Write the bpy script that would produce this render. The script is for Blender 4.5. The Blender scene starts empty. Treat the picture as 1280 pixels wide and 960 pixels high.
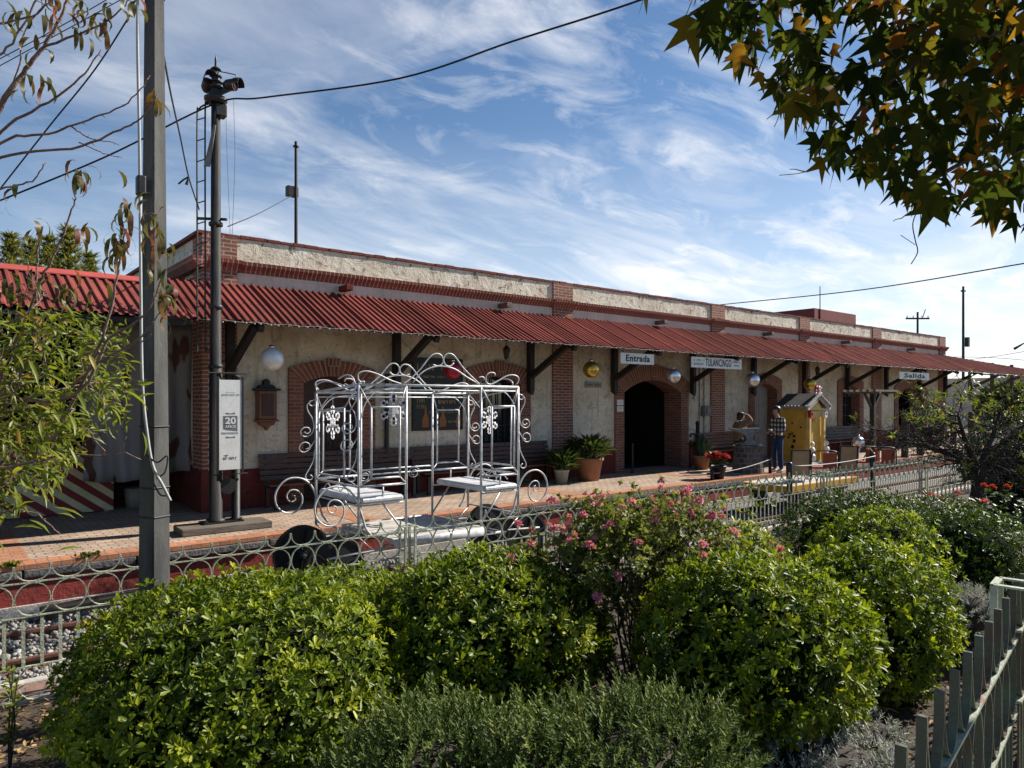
import bpy, math, random
import numpy as np
from mathutils import Vector, Matrix
R = math.radians
PI = math.pi
rng = np.random.default_rng(11)
random.seed(11)
sc = bpy.context.scene
COL = sc.collection

# ---------------------------------------------------------------- camera geometry
# world: X runs along the station towards the right distance, Y runs from the garden to the station, Z up,
# the platform paving is z = 0.
F = 890.0
TH = math.atan2(1087.0, 890.0)
CS, SN = math.cos(TH), math.sin(TH)
EYE = 1.88

def ray(px, py):
    a = (px - 640) / F
    return np.array([CS + a * SN, SN - a * CS, (500 - py) / F])
def atD(px, py, D):
    r = ray(px, py) * D
    return (r[0], r[1], EYE + r[2])
def atY(px, py, Y):
    return atD(px, py, Y / ray(px, py)[1])
def atX(px, py, X):
    return atD(px, py, X / ray(px, py)[0])
def atZ(px, py, z):
    return atD(px, py, (z - EYE) / ray(px, py)[2])

cam_d = bpy.data.cameras.new('camera')
cam = bpy.data.objects.new('camera', cam_d)
COL.objects.link(cam)
cam.location = (0, 0, EYE)
cam.rotation_euler = (R(90), 0, -(PI / 2 - TH))
cam_d.sensor_width = 36
cam_d.lens = F / 1280 * 36
cam_d.shift_y = 20 / 1280
cam_d.clip_start = 0.05
cam_d.clip_end = 3000
sc.camera = cam

# ---------------------------------------------------------------- materials
def new_mat(name):
    m = bpy.data.materials.new(name)
    m.use_nodes = True
    nt = m.node_tree
    for n in list(nt.nodes):
        nt.nodes.remove(n)
    out = nt.nodes.new('ShaderNodeOutputMaterial')
    b = nt.nodes.new('ShaderNodeBsdfPrincipled')
    nt.links.new(b.outputs[0], out.inputs[0])
    return m, nt, b, out

def N(nt, t, **kw):
    n = nt.nodes.new(t)
    for k, v in kw.items():
        setattr(n, k, v)
    return n
def noise(nt, vec, scale, detail=6, rough=.55, dist=0):
    n = N(nt, 'ShaderNodeTexNoise')
    n.inputs['Scale'].default_value = scale
    n.inputs['Detail'].default_value = detail
    n.inputs['Roughness'].default_value = rough
    n.inputs['Distortion'].default_value = dist
    if vec is not None:
        nt.links.new(vec, n.inputs['Vector'])
    return n
def ramp(nt, fac, stops):
    r = N(nt, 'ShaderNodeValToRGB')
    el = r.color_ramp.elements
    while len(el) < len(stops):
        el.new(0.5)
    for e, (p, c) in zip(el, stops):
        e.position = p
        e.color = (c[0], c[1], c[2], 1) if not isinstance(c, (int, float)) else (c, c, c, 1)
    nt.links.new(fac, r.inputs[0])
    return r
def mix(nt, fac, a, b, mode='MIX'):
    m = N(nt, 'ShaderNodeMix', data_type='RGBA', blend_type=mode)
    for sock, v in ((m.inputs[0], fac), (m.inputs[6], a), (m.inputs[7], b)):
        if hasattr(v, 'links') or isinstance(v, bpy.types.NodeSocket):
            nt.links.new(v, sock)
        elif isinstance(v, (int, float)):
            sock.default_value = v
        else:
            sock.default_value = (v[0], v[1], v[2], 1)
    return m.outputs[2]
def add_bump(nt, b, h, strength, dist=.02):
    bp = N(nt, 'ShaderNodeBump')
    bp.inputs['Strength'].default_value = strength
    bp.inputs['Distance'].default_value = dist
    nt.links.new(h, bp.inputs['Height'])
    nt.links.new(bp.outputs[0], b.inputs['Normal'])

def M(name, c1, c2=None, scale=6, rough=.75, bump=0, bscale=40, metal=0, lo=.35, hi=.65, spec=.4, stretch=(1, 1, 1), bdist=.02):
    m, nt, b, out = new_mat(name)
    tc = N(nt, 'ShaderNodeTexCoord')
    mp = N(nt, 'ShaderNodeMapping')
    mp.inputs['Scale'].default_value = stretch
    nt.links.new(tc.outputs['Object'], mp.inputs[0])
    v = mp.outputs[0]
    c2 = c2 or tuple(x * .8 for x in c1)
    n1 = noise(nt, v, scale)
    r = ramp(nt, n1.outputs[0], [(lo, c2), (hi, c1)])
    n2 = noise(nt, v, scale * 9, 4)
    col = mix(nt, .25, r.outputs[0], ramp(nt, n2.outputs[0], [(.3, .35), (.7, 1.0)]).outputs[0], 'MULTIPLY')
    nt.links.new(col, b.inputs['Base Color'])
    b.inputs['Roughness'].default_value = rough
    b.inputs['Metallic'].default_value = metal
    b.inputs['Specular IOR Level'].default_value = spec
    if bump:
        nb = noise(nt, v, bscale, 5)
        add_bump(nt, b, nb.outputs[0], bump, bdist)
    return m

def BRICK(name, c1, c2, mortar, bw, bh, ms=.01, bump=.5, rough=.85, offset=.5, dirt=.35, rot=0, squash=1):
    m, nt, b, out = new_mat(name)
    tc = N(nt, 'ShaderNodeTexCoord')
    mp = N(nt, 'ShaderNodeMapping')
    mp.inputs['Rotation'].default_value = (0, 0, rot)
    nt.links.new(tc.outputs['UV'], mp.inputs[0])
    wob = noise(nt, mp.outputs[0], 9, 2)
    wv = N(nt, 'ShaderNodeVectorMath', operation='MULTIPLY_ADD')
    nt.links.new(wob.outputs['Color'], wv.inputs[0])
    wv.inputs[1].default_value = (.012, .012, 0)
    nt.links.new(mp.outputs[0], wv.inputs[2])
    br = N(nt, 'ShaderNodeTexBrick')
    br.offset = offset
    br.inputs['Scale'].default_value = 1
    br.inputs['Brick Width'].default_value = bw
    br.inputs['Row Height'].default_value = bh
    br.inputs['Mortar Size'].default_value = ms
    br.inputs['Mortar Smooth'].default_value = .25
    br.inputs['Bias'].default_value = 0
    br.inputs['Color1'].default_value = (*c1, 1)
    br.inputs['Color2'].default_value = (*c2, 1)
    br.inputs['Mortar'].default_value = (*mortar, 1)
    nt.links.new(wv.outputs[0], br.inputs['Vector'])
    n1 = noise(nt, tc.outputs['UV'], 1.3, 6, .65)
    n2 = noise(nt, tc.outputs['UV'], 28, 4)
    col = mix(nt, dirt, br.outputs[0], ramp(nt, n1.outputs[0], [(.3, .35), (.68, 1.15)]).outputs[0], 'MULTIPLY')
    col = mix(nt, .5, col, ramp(nt, n2.outputs[0], [(.3, .55), (.65, 1.1)]).outputs[0], 'MULTIPLY')
    nt.links.new(col, b.inputs['Base Color'])
    b.inputs['Roughness'].default_value = rough
    b.inputs['Specular IOR Level'].default_value = .25
    h = N(nt, 'ShaderNodeMath', operation='MULTIPLY_ADD')
    nt.links.new(n2.outputs[0], h.inputs[0])
    h.inputs[1].default_value = .35
    inv = N(nt, 'ShaderNodeMath', operation='SUBTRACT')
    inv.inputs[0].default_value = 1
    nt.links.new(br.outputs['Fac'], inv.inputs[1])
    nt.links.new(inv.outputs[0], h.inputs[2])
    add_bump(nt, b, h.outputs[0], bump, .012)
    return m

def LEAF(name, stops, rough=.42, trans=.3, spec=.45, tcol=1.35):
    """stops: colour ramp over the per-leaf tint value"""
    m, nt, b, out = new_mat(name)
    at = N(nt, 'ShaderNodeAttribute', attribute_name='tint')
    r = ramp(nt, at.outputs['Fac'], stops)
    nt.links.new(r.outputs[0], b.inputs['Base Color'])
    b.inputs['Roughness'].default_value = rough
    b.inputs['Specular IOR Level'].default_value = spec
    t = N(nt, 'ShaderNodeBsdfTranslucent')
    tc = mix(nt, 1, r.outputs[0], (tcol * 1.1, tcol * 1.15, tcol * .55), 'MULTIPLY')
    nt.links.new(tc, t.inputs[0])
    ms = N(nt, 'ShaderNodeMixShader')
    ms.inputs[0].default_value = trans
    nt.links.new(b.outputs[0], ms.inputs[1])
    nt.links.new(t.outputs[0], ms.inputs[2])
    nt.links.new(ms.outputs[0], out.inputs[0])
    return m

def PLASTER(name, c1, c2, stain, bump, cracks=.0):
    m, nt, b, out = new_mat(name)
    tc = N(nt, 'ShaderNodeTexCoord')
    v = tc.outputs['UV']
    n1 = noise(nt, v, 1.1, 7, .6)
    n2 = noise(nt, v, 5.5, 8, .7, .6)
    n3 = noise(nt, v, 26, 5, .6)
    col = mix(nt, ramp(nt, n1.outputs[0], [(.35, 0), (.65, 1)]).outputs[0], c2, c1)
    # vertical run-off streaks
    mp = N(nt, 'ShaderNodeMapping')
    mp.inputs['Scale'].default_value = (5, .5, 1)
    nt.links.new(v, mp.inputs[0])
    ns = noise(nt, mp.outputs[0], 1.6, 6, .6)
    col = mix(nt, ramp(nt, ns.outputs[0], [(.52, 0), (.78, .55)]).outputs[0], col, stain)
    if cracks:
        col = mix(nt, ramp(nt, n2.outputs[0], [(.565, 0), (.60, cracks)]).outputs[0], col, tuple(x * .45 for x in stain))
        vo = N(nt, 'ShaderNodeTexVoronoi', feature='DISTANCE_TO_EDGE')
        vo.inputs['Scale'].default_value = 3.1
        wv = N(nt, 'ShaderNodeVectorMath', operation='MULTIPLY_ADD')
        nt.links.new(n2.outputs['Color'], wv.inputs[0])
        wv.inputs[1].default_value = (.5, .5, 0)
        nt.links.new(v, wv.inputs[2])
        nt.links.new(wv.outputs[0], vo.inputs['Vector'])
        cr = ramp(nt, vo.outputs[0], [(.0, .5), (.028, 0)])
        col = mix(nt, cr.outputs[0], col, (.1, .085, .07))
    col = mix(nt, .35, col, ramp(nt, n3.outputs[0], [(.3, .6), (.7, 1.05)]).outputs[0], 'MULTIPLY')
    nt.links.new(col, b.inputs['Base Color'])
    b.inputs['Roughness'].default_value = .92
    b.inputs['Specular IOR Level'].default_value = .15
    h = N(nt, 'ShaderNodeMath', operation='MULTIPLY_ADD')
    nt.links.new(n3.outputs[0], h.inputs[0]); h.inputs[1].default_value = .22
    nt.links.new(n2.outputs[0], h.inputs[2])
    add_bump(nt, b, h.outputs[0], bump, .05)
    return m

MT = {}
MT['plaster'] = PLASTER('cream_plaster', (.70, .64, .53), (.50, .43, .32), (.25, .18, .12), .45, .35)
MT['parapet'] = PLASTER('flaking_plaster', (.80, .75, .64), (.60, .52, .40), (.36, .29, .21), .6, .8)
MT['band'] = PLASTER('pink_plaster', (.66, .57, .49), (.54, .45, .39), (.36, .29, .25), .3)
MT['brick'] = BRICK('red_brick', (.30, .105, .065), (.17, .065, .045), (.25, .19, .155), .25, .068, .011, .7)
MT['brick_face'] = BRICK('corner_brick', (.32, .115, .07), (.19, .072, .048), (.40, .32, .27), .25, .068, .012, .8)
MT['cornice'] = BRICK('cornice_brick', (.29, .080, .054), (.19, .058, .043), (.50, .36, .30), .085, .6, .009, .8, offset=0)
MT['coping_brick'] = BRICK('coping_brick', (.24, .06, .045), (.17, .05, .04), (.10, .06, .05), .24, .2, .012, .7, offset=0)
MT['voussoir'] = BRICK('voussoir_brick', (.27, .095, .06), (.16, .06, .042), (.36, .28, .22), .075, .28, .010, .7)
MT['dado'] = PLASTER('maroon_paint', (.19, .036, .030), (.11, .028, .024), (.05, .032, .028), .4, .5)
MT['lens'] = M('dark_red_lens', (.05, .008, .008), None, 4, .5, spec=.1)
MT['redwall'] = PLASTER('red_retaining_paint', (.30, .05, .042), (.17, .042, .034), (.07, .05, .042), .5, .6)
def TIN():
    m, nt, b, out = new_mat('red_sheet_metal')
    tc = N(nt, 'ShaderNodeTexCoord'); sp = N(nt, 'ShaderNodeSeparateXYZ'); nt.links.new(tc.outputs['Object'], sp.inputs[0])
    dv = N(nt, 'ShaderNodeMath', operation='DIVIDE'); dv.inputs[1].default_value = .75; nt.links.new(sp.outputs[0], dv.inputs[0])
    fl = N(nt, 'ShaderNodeMath', operation='FLOOR'); nt.links.new(dv.outputs[0], fl.inputs[0])
    wn = N(nt, 'ShaderNodeTexWhiteNoise', noise_dimensions='1D'); nt.links.new(fl.outputs[0], wn.inputs['W'])
    n1 = noise(nt, tc.outputs['Object'], 1.1, 6, .6)
    c = mix(nt, ramp(nt, n1.outputs[0], [(.35, 0), (.68, 1)]).outputs[0], (.155, .044, .036), (.26, .068, .053))
    c = mix(nt, 1, c, ramp(nt, wn.outputs[0], [(0, .72), (1, 1.12)]).outputs[0], 'MULTIPLY')
    mp = N(nt, 'ShaderNodeMapping'); mp.inputs['Scale'].default_value = (9, .55, .55); nt.links.new(tc.outputs['Object'], mp.inputs[0])
    n2 = noise(nt, mp.outputs[0], 1.5, 7, .65)
    c = mix(nt, ramp(nt, n2.outputs[0], [(.52, 0), (.75, .6)]).outputs[0], c, (.10, .035, .026))
    n3 = noise(nt, tc.outputs['Object'], 22, 4)
    c = mix(nt, ramp(nt, n3.outputs[0], [(.64, 0), (.74, .5)]).outputs[0], c, (.30, .16, .11))
    nt.links.new(c, b.inputs['Base Color']); b.inputs['Roughness'].default_value = .85; b.inputs['Specular IOR Level'].default_value = .06
    return m
MT['tin'] = TIN()
MT['tin_bright'] = M('orange_red_flashing', (.48, .085, .06), (.38, .07, .055), 2.2, .5)  # brighter orange-red than the roof sheets, for the ridge flashing
MT['black_wood'] = M('black_timber', (.012, .011, .010), (.022, .018, .016), 8, .6)
MT['black_metal'] = M('black_metal', (.012, .012, .013), (.028, .026, .025), 6, .45, .1, 60)
MT['mast'] = M('weathered_black_pipe', (.014, .014, .015), (.042, .038, .034), 5, .5, .2, 50, stretch=(1, 1, .2), spec=.3)
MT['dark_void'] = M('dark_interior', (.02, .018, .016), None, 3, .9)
MT['door'] = M('brown_door_wood', (.075, .028, .018), (.045, .018, .012), 4, .55, .3, 12, stretch=(8, 8, .6))
MT['greydoor'] = M('grey_door_paint', (.30, .28, .26), (.24, .22, .2), 4, .6)
MT['bench'] = M('bench_wood', (.115, .052, .032), (.06, .03, .02), 5, .55, .25, 12, stretch=(.6, 6, 6))
MT['bench_red'] = M('reddish_bench_wood', (.20, .075, .04), (.11, .045, .026), 5, .5, .25, 12, stretch=(.6, 6, 6))
MT['cabinet'] = M('varnished_wood', (.19, .065, .028), (.10, .035, .018), 5, .4, .2, 14, stretch=(6, 6, .7))
MT['timber'] = M('grey_sleeper_wood', (.19, .155, .12), (.085, .07, .058), 5, .85, .8, 16, stretch=(.5, 7, 7))
MT['old_timber'] = M('dark_sleeper_wood', (.10, .062, .045), (.04, .03, .026), 5, .85, .8, 16, stretch=(7, .5, 7))
MT['rail'] = M('rusty_rail_steel', (.20, .085, .055), (.10, .05, .038), 7, .65, .3, 40, metal=.25)
MT['ballast_ground'] = M('ballast_ground', (.22, .21, .20), (.10, .095, .09), 30, .95, 1, 55)
MT['stone'] = M('ballast_stone', (.42, .40, .37), (.10, .085, .075), 2.2, .9, .3, 30)
MT['concrete'] = M('pole_concrete', (.105, .103, .098), (.045, .044, .042), 4, .85, .3, 90, stretch=(1.6, 1.6, .3))
MT['kerb'] = M('pale_kerb_stone', (.52, .48, .43), (.34, .31, .28), 6, .85, .4, 30)
MT['coping'] = M('dark_coping_concrete', (.16, .15, .14), (.075, .07, .068), 5, .9, 1, 22)
MT['soil'] = M('garden_soil', (.075, .05, .035), (.035, .025, .018), 6, .95, 1, 30)
MT['earth'] = M('dry_earth', (.20, .16, .12), (.12, .10, .07), .4, .95, .4, 8)
MT['white_tube'] = M('silver_white_paint', (.66, .66, .66), (.40, .41, .42), 12, .4, .1, 80, metal=.12, spec=.5)
MT['seatpad'] = M('white_vinyl', (.66, .66, .66), (.50, .50, .51), 5, .45, .7, 9)

MT['deckboard'] = M('white_deck_board', (.56, .53, .48), (.40, .37, .33), 5, .7, .3, 20)
MT['wheel'] = M('black_wheel_paint', (.010, .010, .010), (.018, .017, .016), 4, .5)
MT['fence'] = M('pale_green_fence_paint', (.52, .54, .40), (.32, .34, .24), 9, .5, .3, 60)
MT['fence_near'] = M('shaded_worn_green_paint', (.095, .12, .08), (.08, .065, .048), 6, .65, .35, 60, spec=.2)  # worn green, darkened for the shaded face of the uprights
MT['fence_rail'] = M('sunlit_green_fence_rail', (.33, .36, .27), (.20, .20, .14), 6, .6, .3, 60)  # lighter copy for the rails, sunlit bar tops put into the colour
MT['terracotta'] = M('terracotta', (.36, .16, .09), (.24, .11, .065), 5, .8, .3, 30)
MT['whitepot'] = M('pale_glaze', (.52, .50, .45), (.36, .34, .3), 5, .6)
MT['blackpot'] = M('black_plastic_pot', (.018, .018, .020), None, 5, .5)
MT['volcanic'] = BRICK('volcanic_stone', (.20, .165, .145), (.085, .072, .066), (.25, .22, .19), .17, .13, .018, 1, dirt=.6)
MT['anvil'] = M('bare_iron', (.26, .265, .27), (.15, .15, .155), 9, .42, .2, 60, metal=.7)
MT['steel_post'] = M('dark_iron_post', (.02, .02, .022), None, 6, .45)
MT['yellow'] = M('yellow_paint', (.62, .37, .05), (.50, .29, .04), 4, .6)
MT['paleyellow'] = M('pale_yellow_paint', (.70, .50, .16), None, 4, .6)
MT['cart_yellow'] = M('traffic_yellow_paint', (.62, .34, .02), (.48, .24, .02), 5, .55)
MT['roofgrey'] = M('brown_grey_felt', (.085, .070, .060), (.055, .045, .04), 6, .95)
MT['white'] = M('white_paint', (.78, .77, .74), (.66, .65, .62), 5, .5)
MT['signwhite'] = M('sign_enamel', (.80, .79, .76), (.70, .69, .66), 4, .45)
MT['ink'] = M('black_lettering', (.02, .02, .022), None, 5, .6)
MT['greyink'] = M('grey_print', (.16, .17, .18), None, 5, .7)
MT['palegreyink'] = M('pale_grey_print', (.42, .43, .44), None, 5, .7)
MT['red'] = M('candy_red', (.45, .03, .03), None, 4, .45)
MT['chairred'] = M('orange_red_vinyl', (.36, .075, .035), (.28, .06, .03), 5, .5)
MT['chairbeige'] = M('beige_sling', (.36, .25, .15), (.29, .20, .12), 6, .7)
MT['stripe_red'] = M('dark_red_paint', (.22, .02, .024), None, 4, .6)
MT['stripe_cream'] = M('cream_paint', (.66, .58, .33), None, 4, .6)
MT['chalkboard'] = M('dark_green_board', (.014, .022, .022), None, 4, .55)
MT['gold_letter'] = M('faded_gold_paint', (.30, .21, .09), None, 4, .6)
MT['amber_paint'] = M('amber_paint', (.30, .11, .02), None, 4, .6)
MT['pipe'] = M('grey_conduit', (.22, .21, .20), (.15, .14, .14), 6, .6)
MT['cable'] = M('black_cable', (.012, .012, .013), None, 6, .6)
MT['white_cable'] = M('pale_cable', (.42, .42, .41), None, 6, .6)
MT['glass'] = M('dark_glass', (.02, .025, .03), None, 3, .08, spec=.8)
MT['bark'] = M('grey_brown_bark', (.12, .085, .062), (.06, .045, .036), 14, .9, .9, 40, stretch=(1, 1, .4))
MT['pinkbark'] = M('peach_bark', (.26, .17, .13), (.13, .085, .07), 18, .8, .7, 50)
MT['darktwig'] = M('dark_twigs', (.05, .038, .030), (.028, .022, .018), 10, .9)
MT['shade_core'] = M('dark_shade_core', (.018, .026, .009), (.010, .013, .006), 14, .95, 1, 40, spec=.03)  # near-black green, shade between the leaves put into the colour
MT['redtwig'] = M('red_brown_twigs', (.14, .085, .06), (.07, .045, .035), 10, .85)
MT['redblock'] = M('brick_red_render', (.24, .055, .045), (.18, .045, .04), 1.5, .85)
MT['skin'] = M('skin', (.42, .25, .17), (.38, .22, .15), 6, .55)
MT['hair'] = M('dark_hair', (.012, .009, .008), None, 20, .45)
MT['hair_brown'] = M('dark_brown_hair', (.03, .014, .010), None, 20, .45)
MT['jeans'] = M('blue_denim', (.022, .040, .10), (.015, .027, .065), 12, .85, .3, 60)
MT['tan'] = M('tan_jacket_cloth', (.25, .14, .075), (.19, .105, .058), 10, .85, .3, 40)
MT['fleece'] = M('cream_fleece', (.60, .52, .42), (.48, .41, .33), 20, .95, .6, 60)
MT['sneaker'] = M('white_sneaker', (.70, .69, .67), None, 6, .6)
MT['darkcloth'] = M('dark_trousers', (.03, .03, .035), None, 8, .9)
MT['chrome'] = M('silver_cap', (.75, .75, .76), None, 6, .25, metal=1)
MT['bucket'] = M('dusty_bucket', (.30, .27, .22), None, 6, .6)

def RUSTY(key, amount, col=(.16, .06, .025), scale=7):
    nt = MT[key].node_tree; b = next(n for n in nt.nodes if n.type == 'BSDF_PRINCIPLED'); lk = b.inputs['Base Color'].links[0].from_socket
    tc = next(n for n in nt.nodes if n.type == 'TEX_COORD'); n1 = noise(nt, tc.outputs['Object'], scale, 8, .7)
    nt.links.new(mix(nt, ramp(nt, n1.outputs[0], [(.58 - amount, 0), (.66 - amount, .85)]).outputs[0], lk, col), b.inputs['Base Color'])
RUSTY('white_tube', -.02, (.22, .15, .10), 9); RUSTY('fence_near', -.02); RUSTY('fence_rail', .02); RUSTY('fence', -.02, (.18, .10, .06), 8); RUSTY('cart_yellow', .0, (.14, .09, .05), 5); RUSTY('deckboard', .02, (.16, .13, .10), 4); RUSTY('mast', -.02, (.07, .035, .02), 4); RUSTY('signwhite', -.06, (.45, .42, .38), 5)
def METALBALL(name, c, rough=.22, metal=.85):
    m, nt, b, out = new_mat(name)
    tc = N(nt, 'ShaderNodeTexCoord')
    n1 = noise(nt, tc.outputs['Object'], 14, 4)
    nt.links.new(ramp(nt, n1.outputs[0], [(.3, tuple(x * .82 for x in c)), (.7, c)]).outputs[0], b.inputs['Base Color'])
    b.inputs['Metallic'].default_value = metal
    b.inputs['Roughness'].default_value = rough
    n2 = noise(nt, tc.outputs['Object'], 9, 2)
    add_bump(nt, b, n2.outputs[0], .12, .02)
    return m
MT['ball_silver'] = METALBALL('silver_ball', (.78, .78, .79), .32)
MT['ball_gold'] = METALBALL('gold_ball', (.62, .42, .08), .28)
MT['ball_red'] = METALBALL('red_ball', (.42, .03, .06), .35, .5)
MT['ball_pearl'] = METALBALL('pearl_ball', (.84, .84, .85), .45, .3)

def PLAID():
    m, nt, b, out = new_mat('plaid_flannel')
    tc = N(nt, 'ShaderNodeTexCoord')
    sp = N(nt, 'ShaderNodeSeparateXYZ')
    nt.links.new(tc.outputs['Object'], sp.inputs[0])
    vals = []
    s = N(nt, 'ShaderNodeMath', operation='ADD')
    nt.links.new(sp.outputs[0], s.inputs[0]); nt.links.new(sp.outputs[1], s.inputs[1])
    for src, k in ((s.outputs[0], 8.5), (sp.outputs[2], 8.5)):
        a = N(nt, 'ShaderNodeMath', operation='MULTIPLY'); a.inputs[1].default_value = k
        nt.links.new(src, a.inputs[0])
        f = N(nt, 'ShaderNodeMath', operation='FRACT'); nt.links.new(a.outputs[0], f.inputs[0])
        g = N(nt, 'ShaderNodeMath', operation='GREATER_THAN'); g.inputs[1].default_value = .5
        nt.links.new(f.outputs[0], g.inputs[0]); vals.append(g.outputs[0])
    ad = N(nt, 'ShaderNodeMath', operation='ADD')
    nt.links.new(vals[0], ad.inputs[0]); nt.links.new(vals[1], ad.inputs[1])
    h = N(nt, 'ShaderNodeMath', operation='MULTIPLY'); h.inputs[1].default_value = .5
    nt.links.new(ad.outputs[0], h.inputs[0])
    r = ramp(nt, h.outputs[0], [(.0, (.02, .017, .017)), (.5, (.10, .07, .06)), (1, (.52, .47, .42))])
    nt.links.new(r.outputs[0], b.inputs['Base Color'])
    b.inputs['Roughness'].default_value = .9
    return m
MT['plaid'] = PLAID()

def CURTAIN():
    m, nt, b, out = new_mat('printed_curtain_cloth')
    tc = N(nt, 'ShaderNodeTexCoord')
    mp = N(nt, 'ShaderNodeMapping'); mp.inputs['Scale'].default_value = (3.2, 1, 1.1)
    nt.links.new(tc.outputs['Object'], mp.inputs[0])
    n1 = noise(nt, mp.outputs[0], 1.15, 3, .5)
    c = mix(nt, ramp(nt, n1.outputs[0], [(.57, 0), (.61, 1)]).outputs[0], (.19, .19, .195), (.07, .03, .022))
    nt.links.new(c, b.inputs['Base Color']); b.inputs['Roughness'].default_value = .8
    return m
MT['curtain'] = CURTAIN()

# foliage
MT['pitto'] = LEAF('glossy_shrub_leaf', [(0, (.026, .048, .006)), (.42, (.115, .160, .009)), (1, (.40, .41, .024))], .45, .36, .3)
MT['pitto_dark'] = LEAF('deep_green_shrub_leaf', [(0, (.016, .032, .006)), (.5, (.045, .075, .009)), (1, (.13, .16, .015))], .45, .28, .3)
MT['pitto_lime'] = LEAF('lime_shrub_leaf', [(0, (.12, .15, .014)), (.5, (.26, .29, .022)), (1, (.42, .42, .04))], .38, .32, .45)
MT['juniper'] = LEAF('juniper_needle', [(0, (.030, .050, .012)), (.5, (.078, .110, .025)), (1, (.17, .195, .045))], .7, .15, .25)
def FOAM():
    m, nt, b, out = new_mat('white_foam')
    b.inputs['Base Color'].default_value = (.9, .9, .9, 1); b.inputs['Roughness'].default_value = .6
    t = N(nt, 'ShaderNodeBsdfTranslucent'); t.inputs[0].default_value = (.92, .92, .93, 1)
    ms = N(nt, 'ShaderNodeMixShader'); ms.inputs[0].default_value = .7
    nt.links.new(b.outputs[0], ms.inputs[1]); nt.links.new(t.outputs[0], ms.inputs[2]); nt.links.new(ms.outputs[0], out.inputs[0])
    return m
MT['snow'] = FOAM()
MT['lavender'] = LEAF('silver_grey_leaf', [(0, (.15, .155, .145)), (.5, (.30, .305, .29)), (1, (.44, .44, .42))], .85, .12, .2)
MT['rose'] = LEAF('lantana_leaf', [(0, (.05, .066, .018)), (.5, (.12, .145, .035)), (1, (.24, .23, .06))], .55, .34, .2)
MT['peach'] = LEAF('peach_leaf', [(0, (.055, .075, .012)), (.45, (.115, .145, .016)), (.8, (.20, .215, .025)), (1, (.26, .17, .03))], .45, .4, .4)
MT['peach_dry'] = LEAF('dry_peach_leaf', [(0, (.05, .055, .016)), (.5, (.10, .085, .03)), (.8, (.15, .075, .035)), (1, (.20, .06, .045))], .5, .35, .4)
MT['gum'] = LEAF('sweetgum_leaf', [(0, (.012, .020, .005)), (.5, (.028, .036, .007)), (.82, (.055, .056, .009)), (.88, (.16, .095, .012)), (.96, (.17, .075, .014)), (1, (.12, .025, .018))], .75, .5, .04, 1.6)
MT['conifer'] = LEAF('conifer_needle', [(0, (.06, .075, .03)), (.5, (.15, .16, .05)), (1, (.34, .27, .07))], .7, .3, .2)
MT['pot_leaf'] = LEAF('pot_plant_leaf', [(0, (.025, .045, .015)), (.5, (.055, .085, .025)), (1, (.10, .12, .04))], .45, .25, .4)
MT['cactus'] = M('cactus_green', (.05, .09, .04), (.03, .06, .03), 8, .6)
MT['petal_pink'] = LEAF('pink_petal', [(0, (.50, .12, .22)), (.5, (.62, .22, .32)), (.8, (.66, .36, .36)), (1, (.62, .40, .24))], .6, .3, .3)
MT['petal_red'] = LEAF('red_petal', [(0, (.30, .008, .02)), (1, (.46, .02, .04))], .6, .25, .3)
MT['petal_scarlet'] = LEAF('scarlet_petal', [(0, (.38, .03, .02)), (1, (.50, .07, .05))], .6, .25, .3)
MT['litter'] = LEAF('dry_fallen_leaf', [(0, (.10, .06, .03)), (.5, (.26, .16, .07)), (1, (.42, .29, .13))], .8, .1, .2)

# paving with transverse brick bands
def PAVING():
    m = BRICK('platform_pavers', (.49, .36, .27), (.36, .265, .195), (.20, .15, .11), .20, .105, .010, .9, dirt=.5)
    return m
MT['paving'] = PAVING()
MT['orange_brick'] = BRICK('orange_edging_brick', (.52, .20, .10), (.40, .16, .085), (.26, .17, .12), .12, .26, .010, .6, offset=0)
MT['orange_band'] = BRICK('orange_band_brick', (.48, .21, .115), (.38, .17, .095), (.24, .17, .12), .22, .11, .010, .6)
MT['path_brick'] = BRICK('path_brick', (.34, .18, .13), (.24, .13, .10), (.20, .17, .15), .24, .12, .015, .7, dirt=.5)

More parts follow.
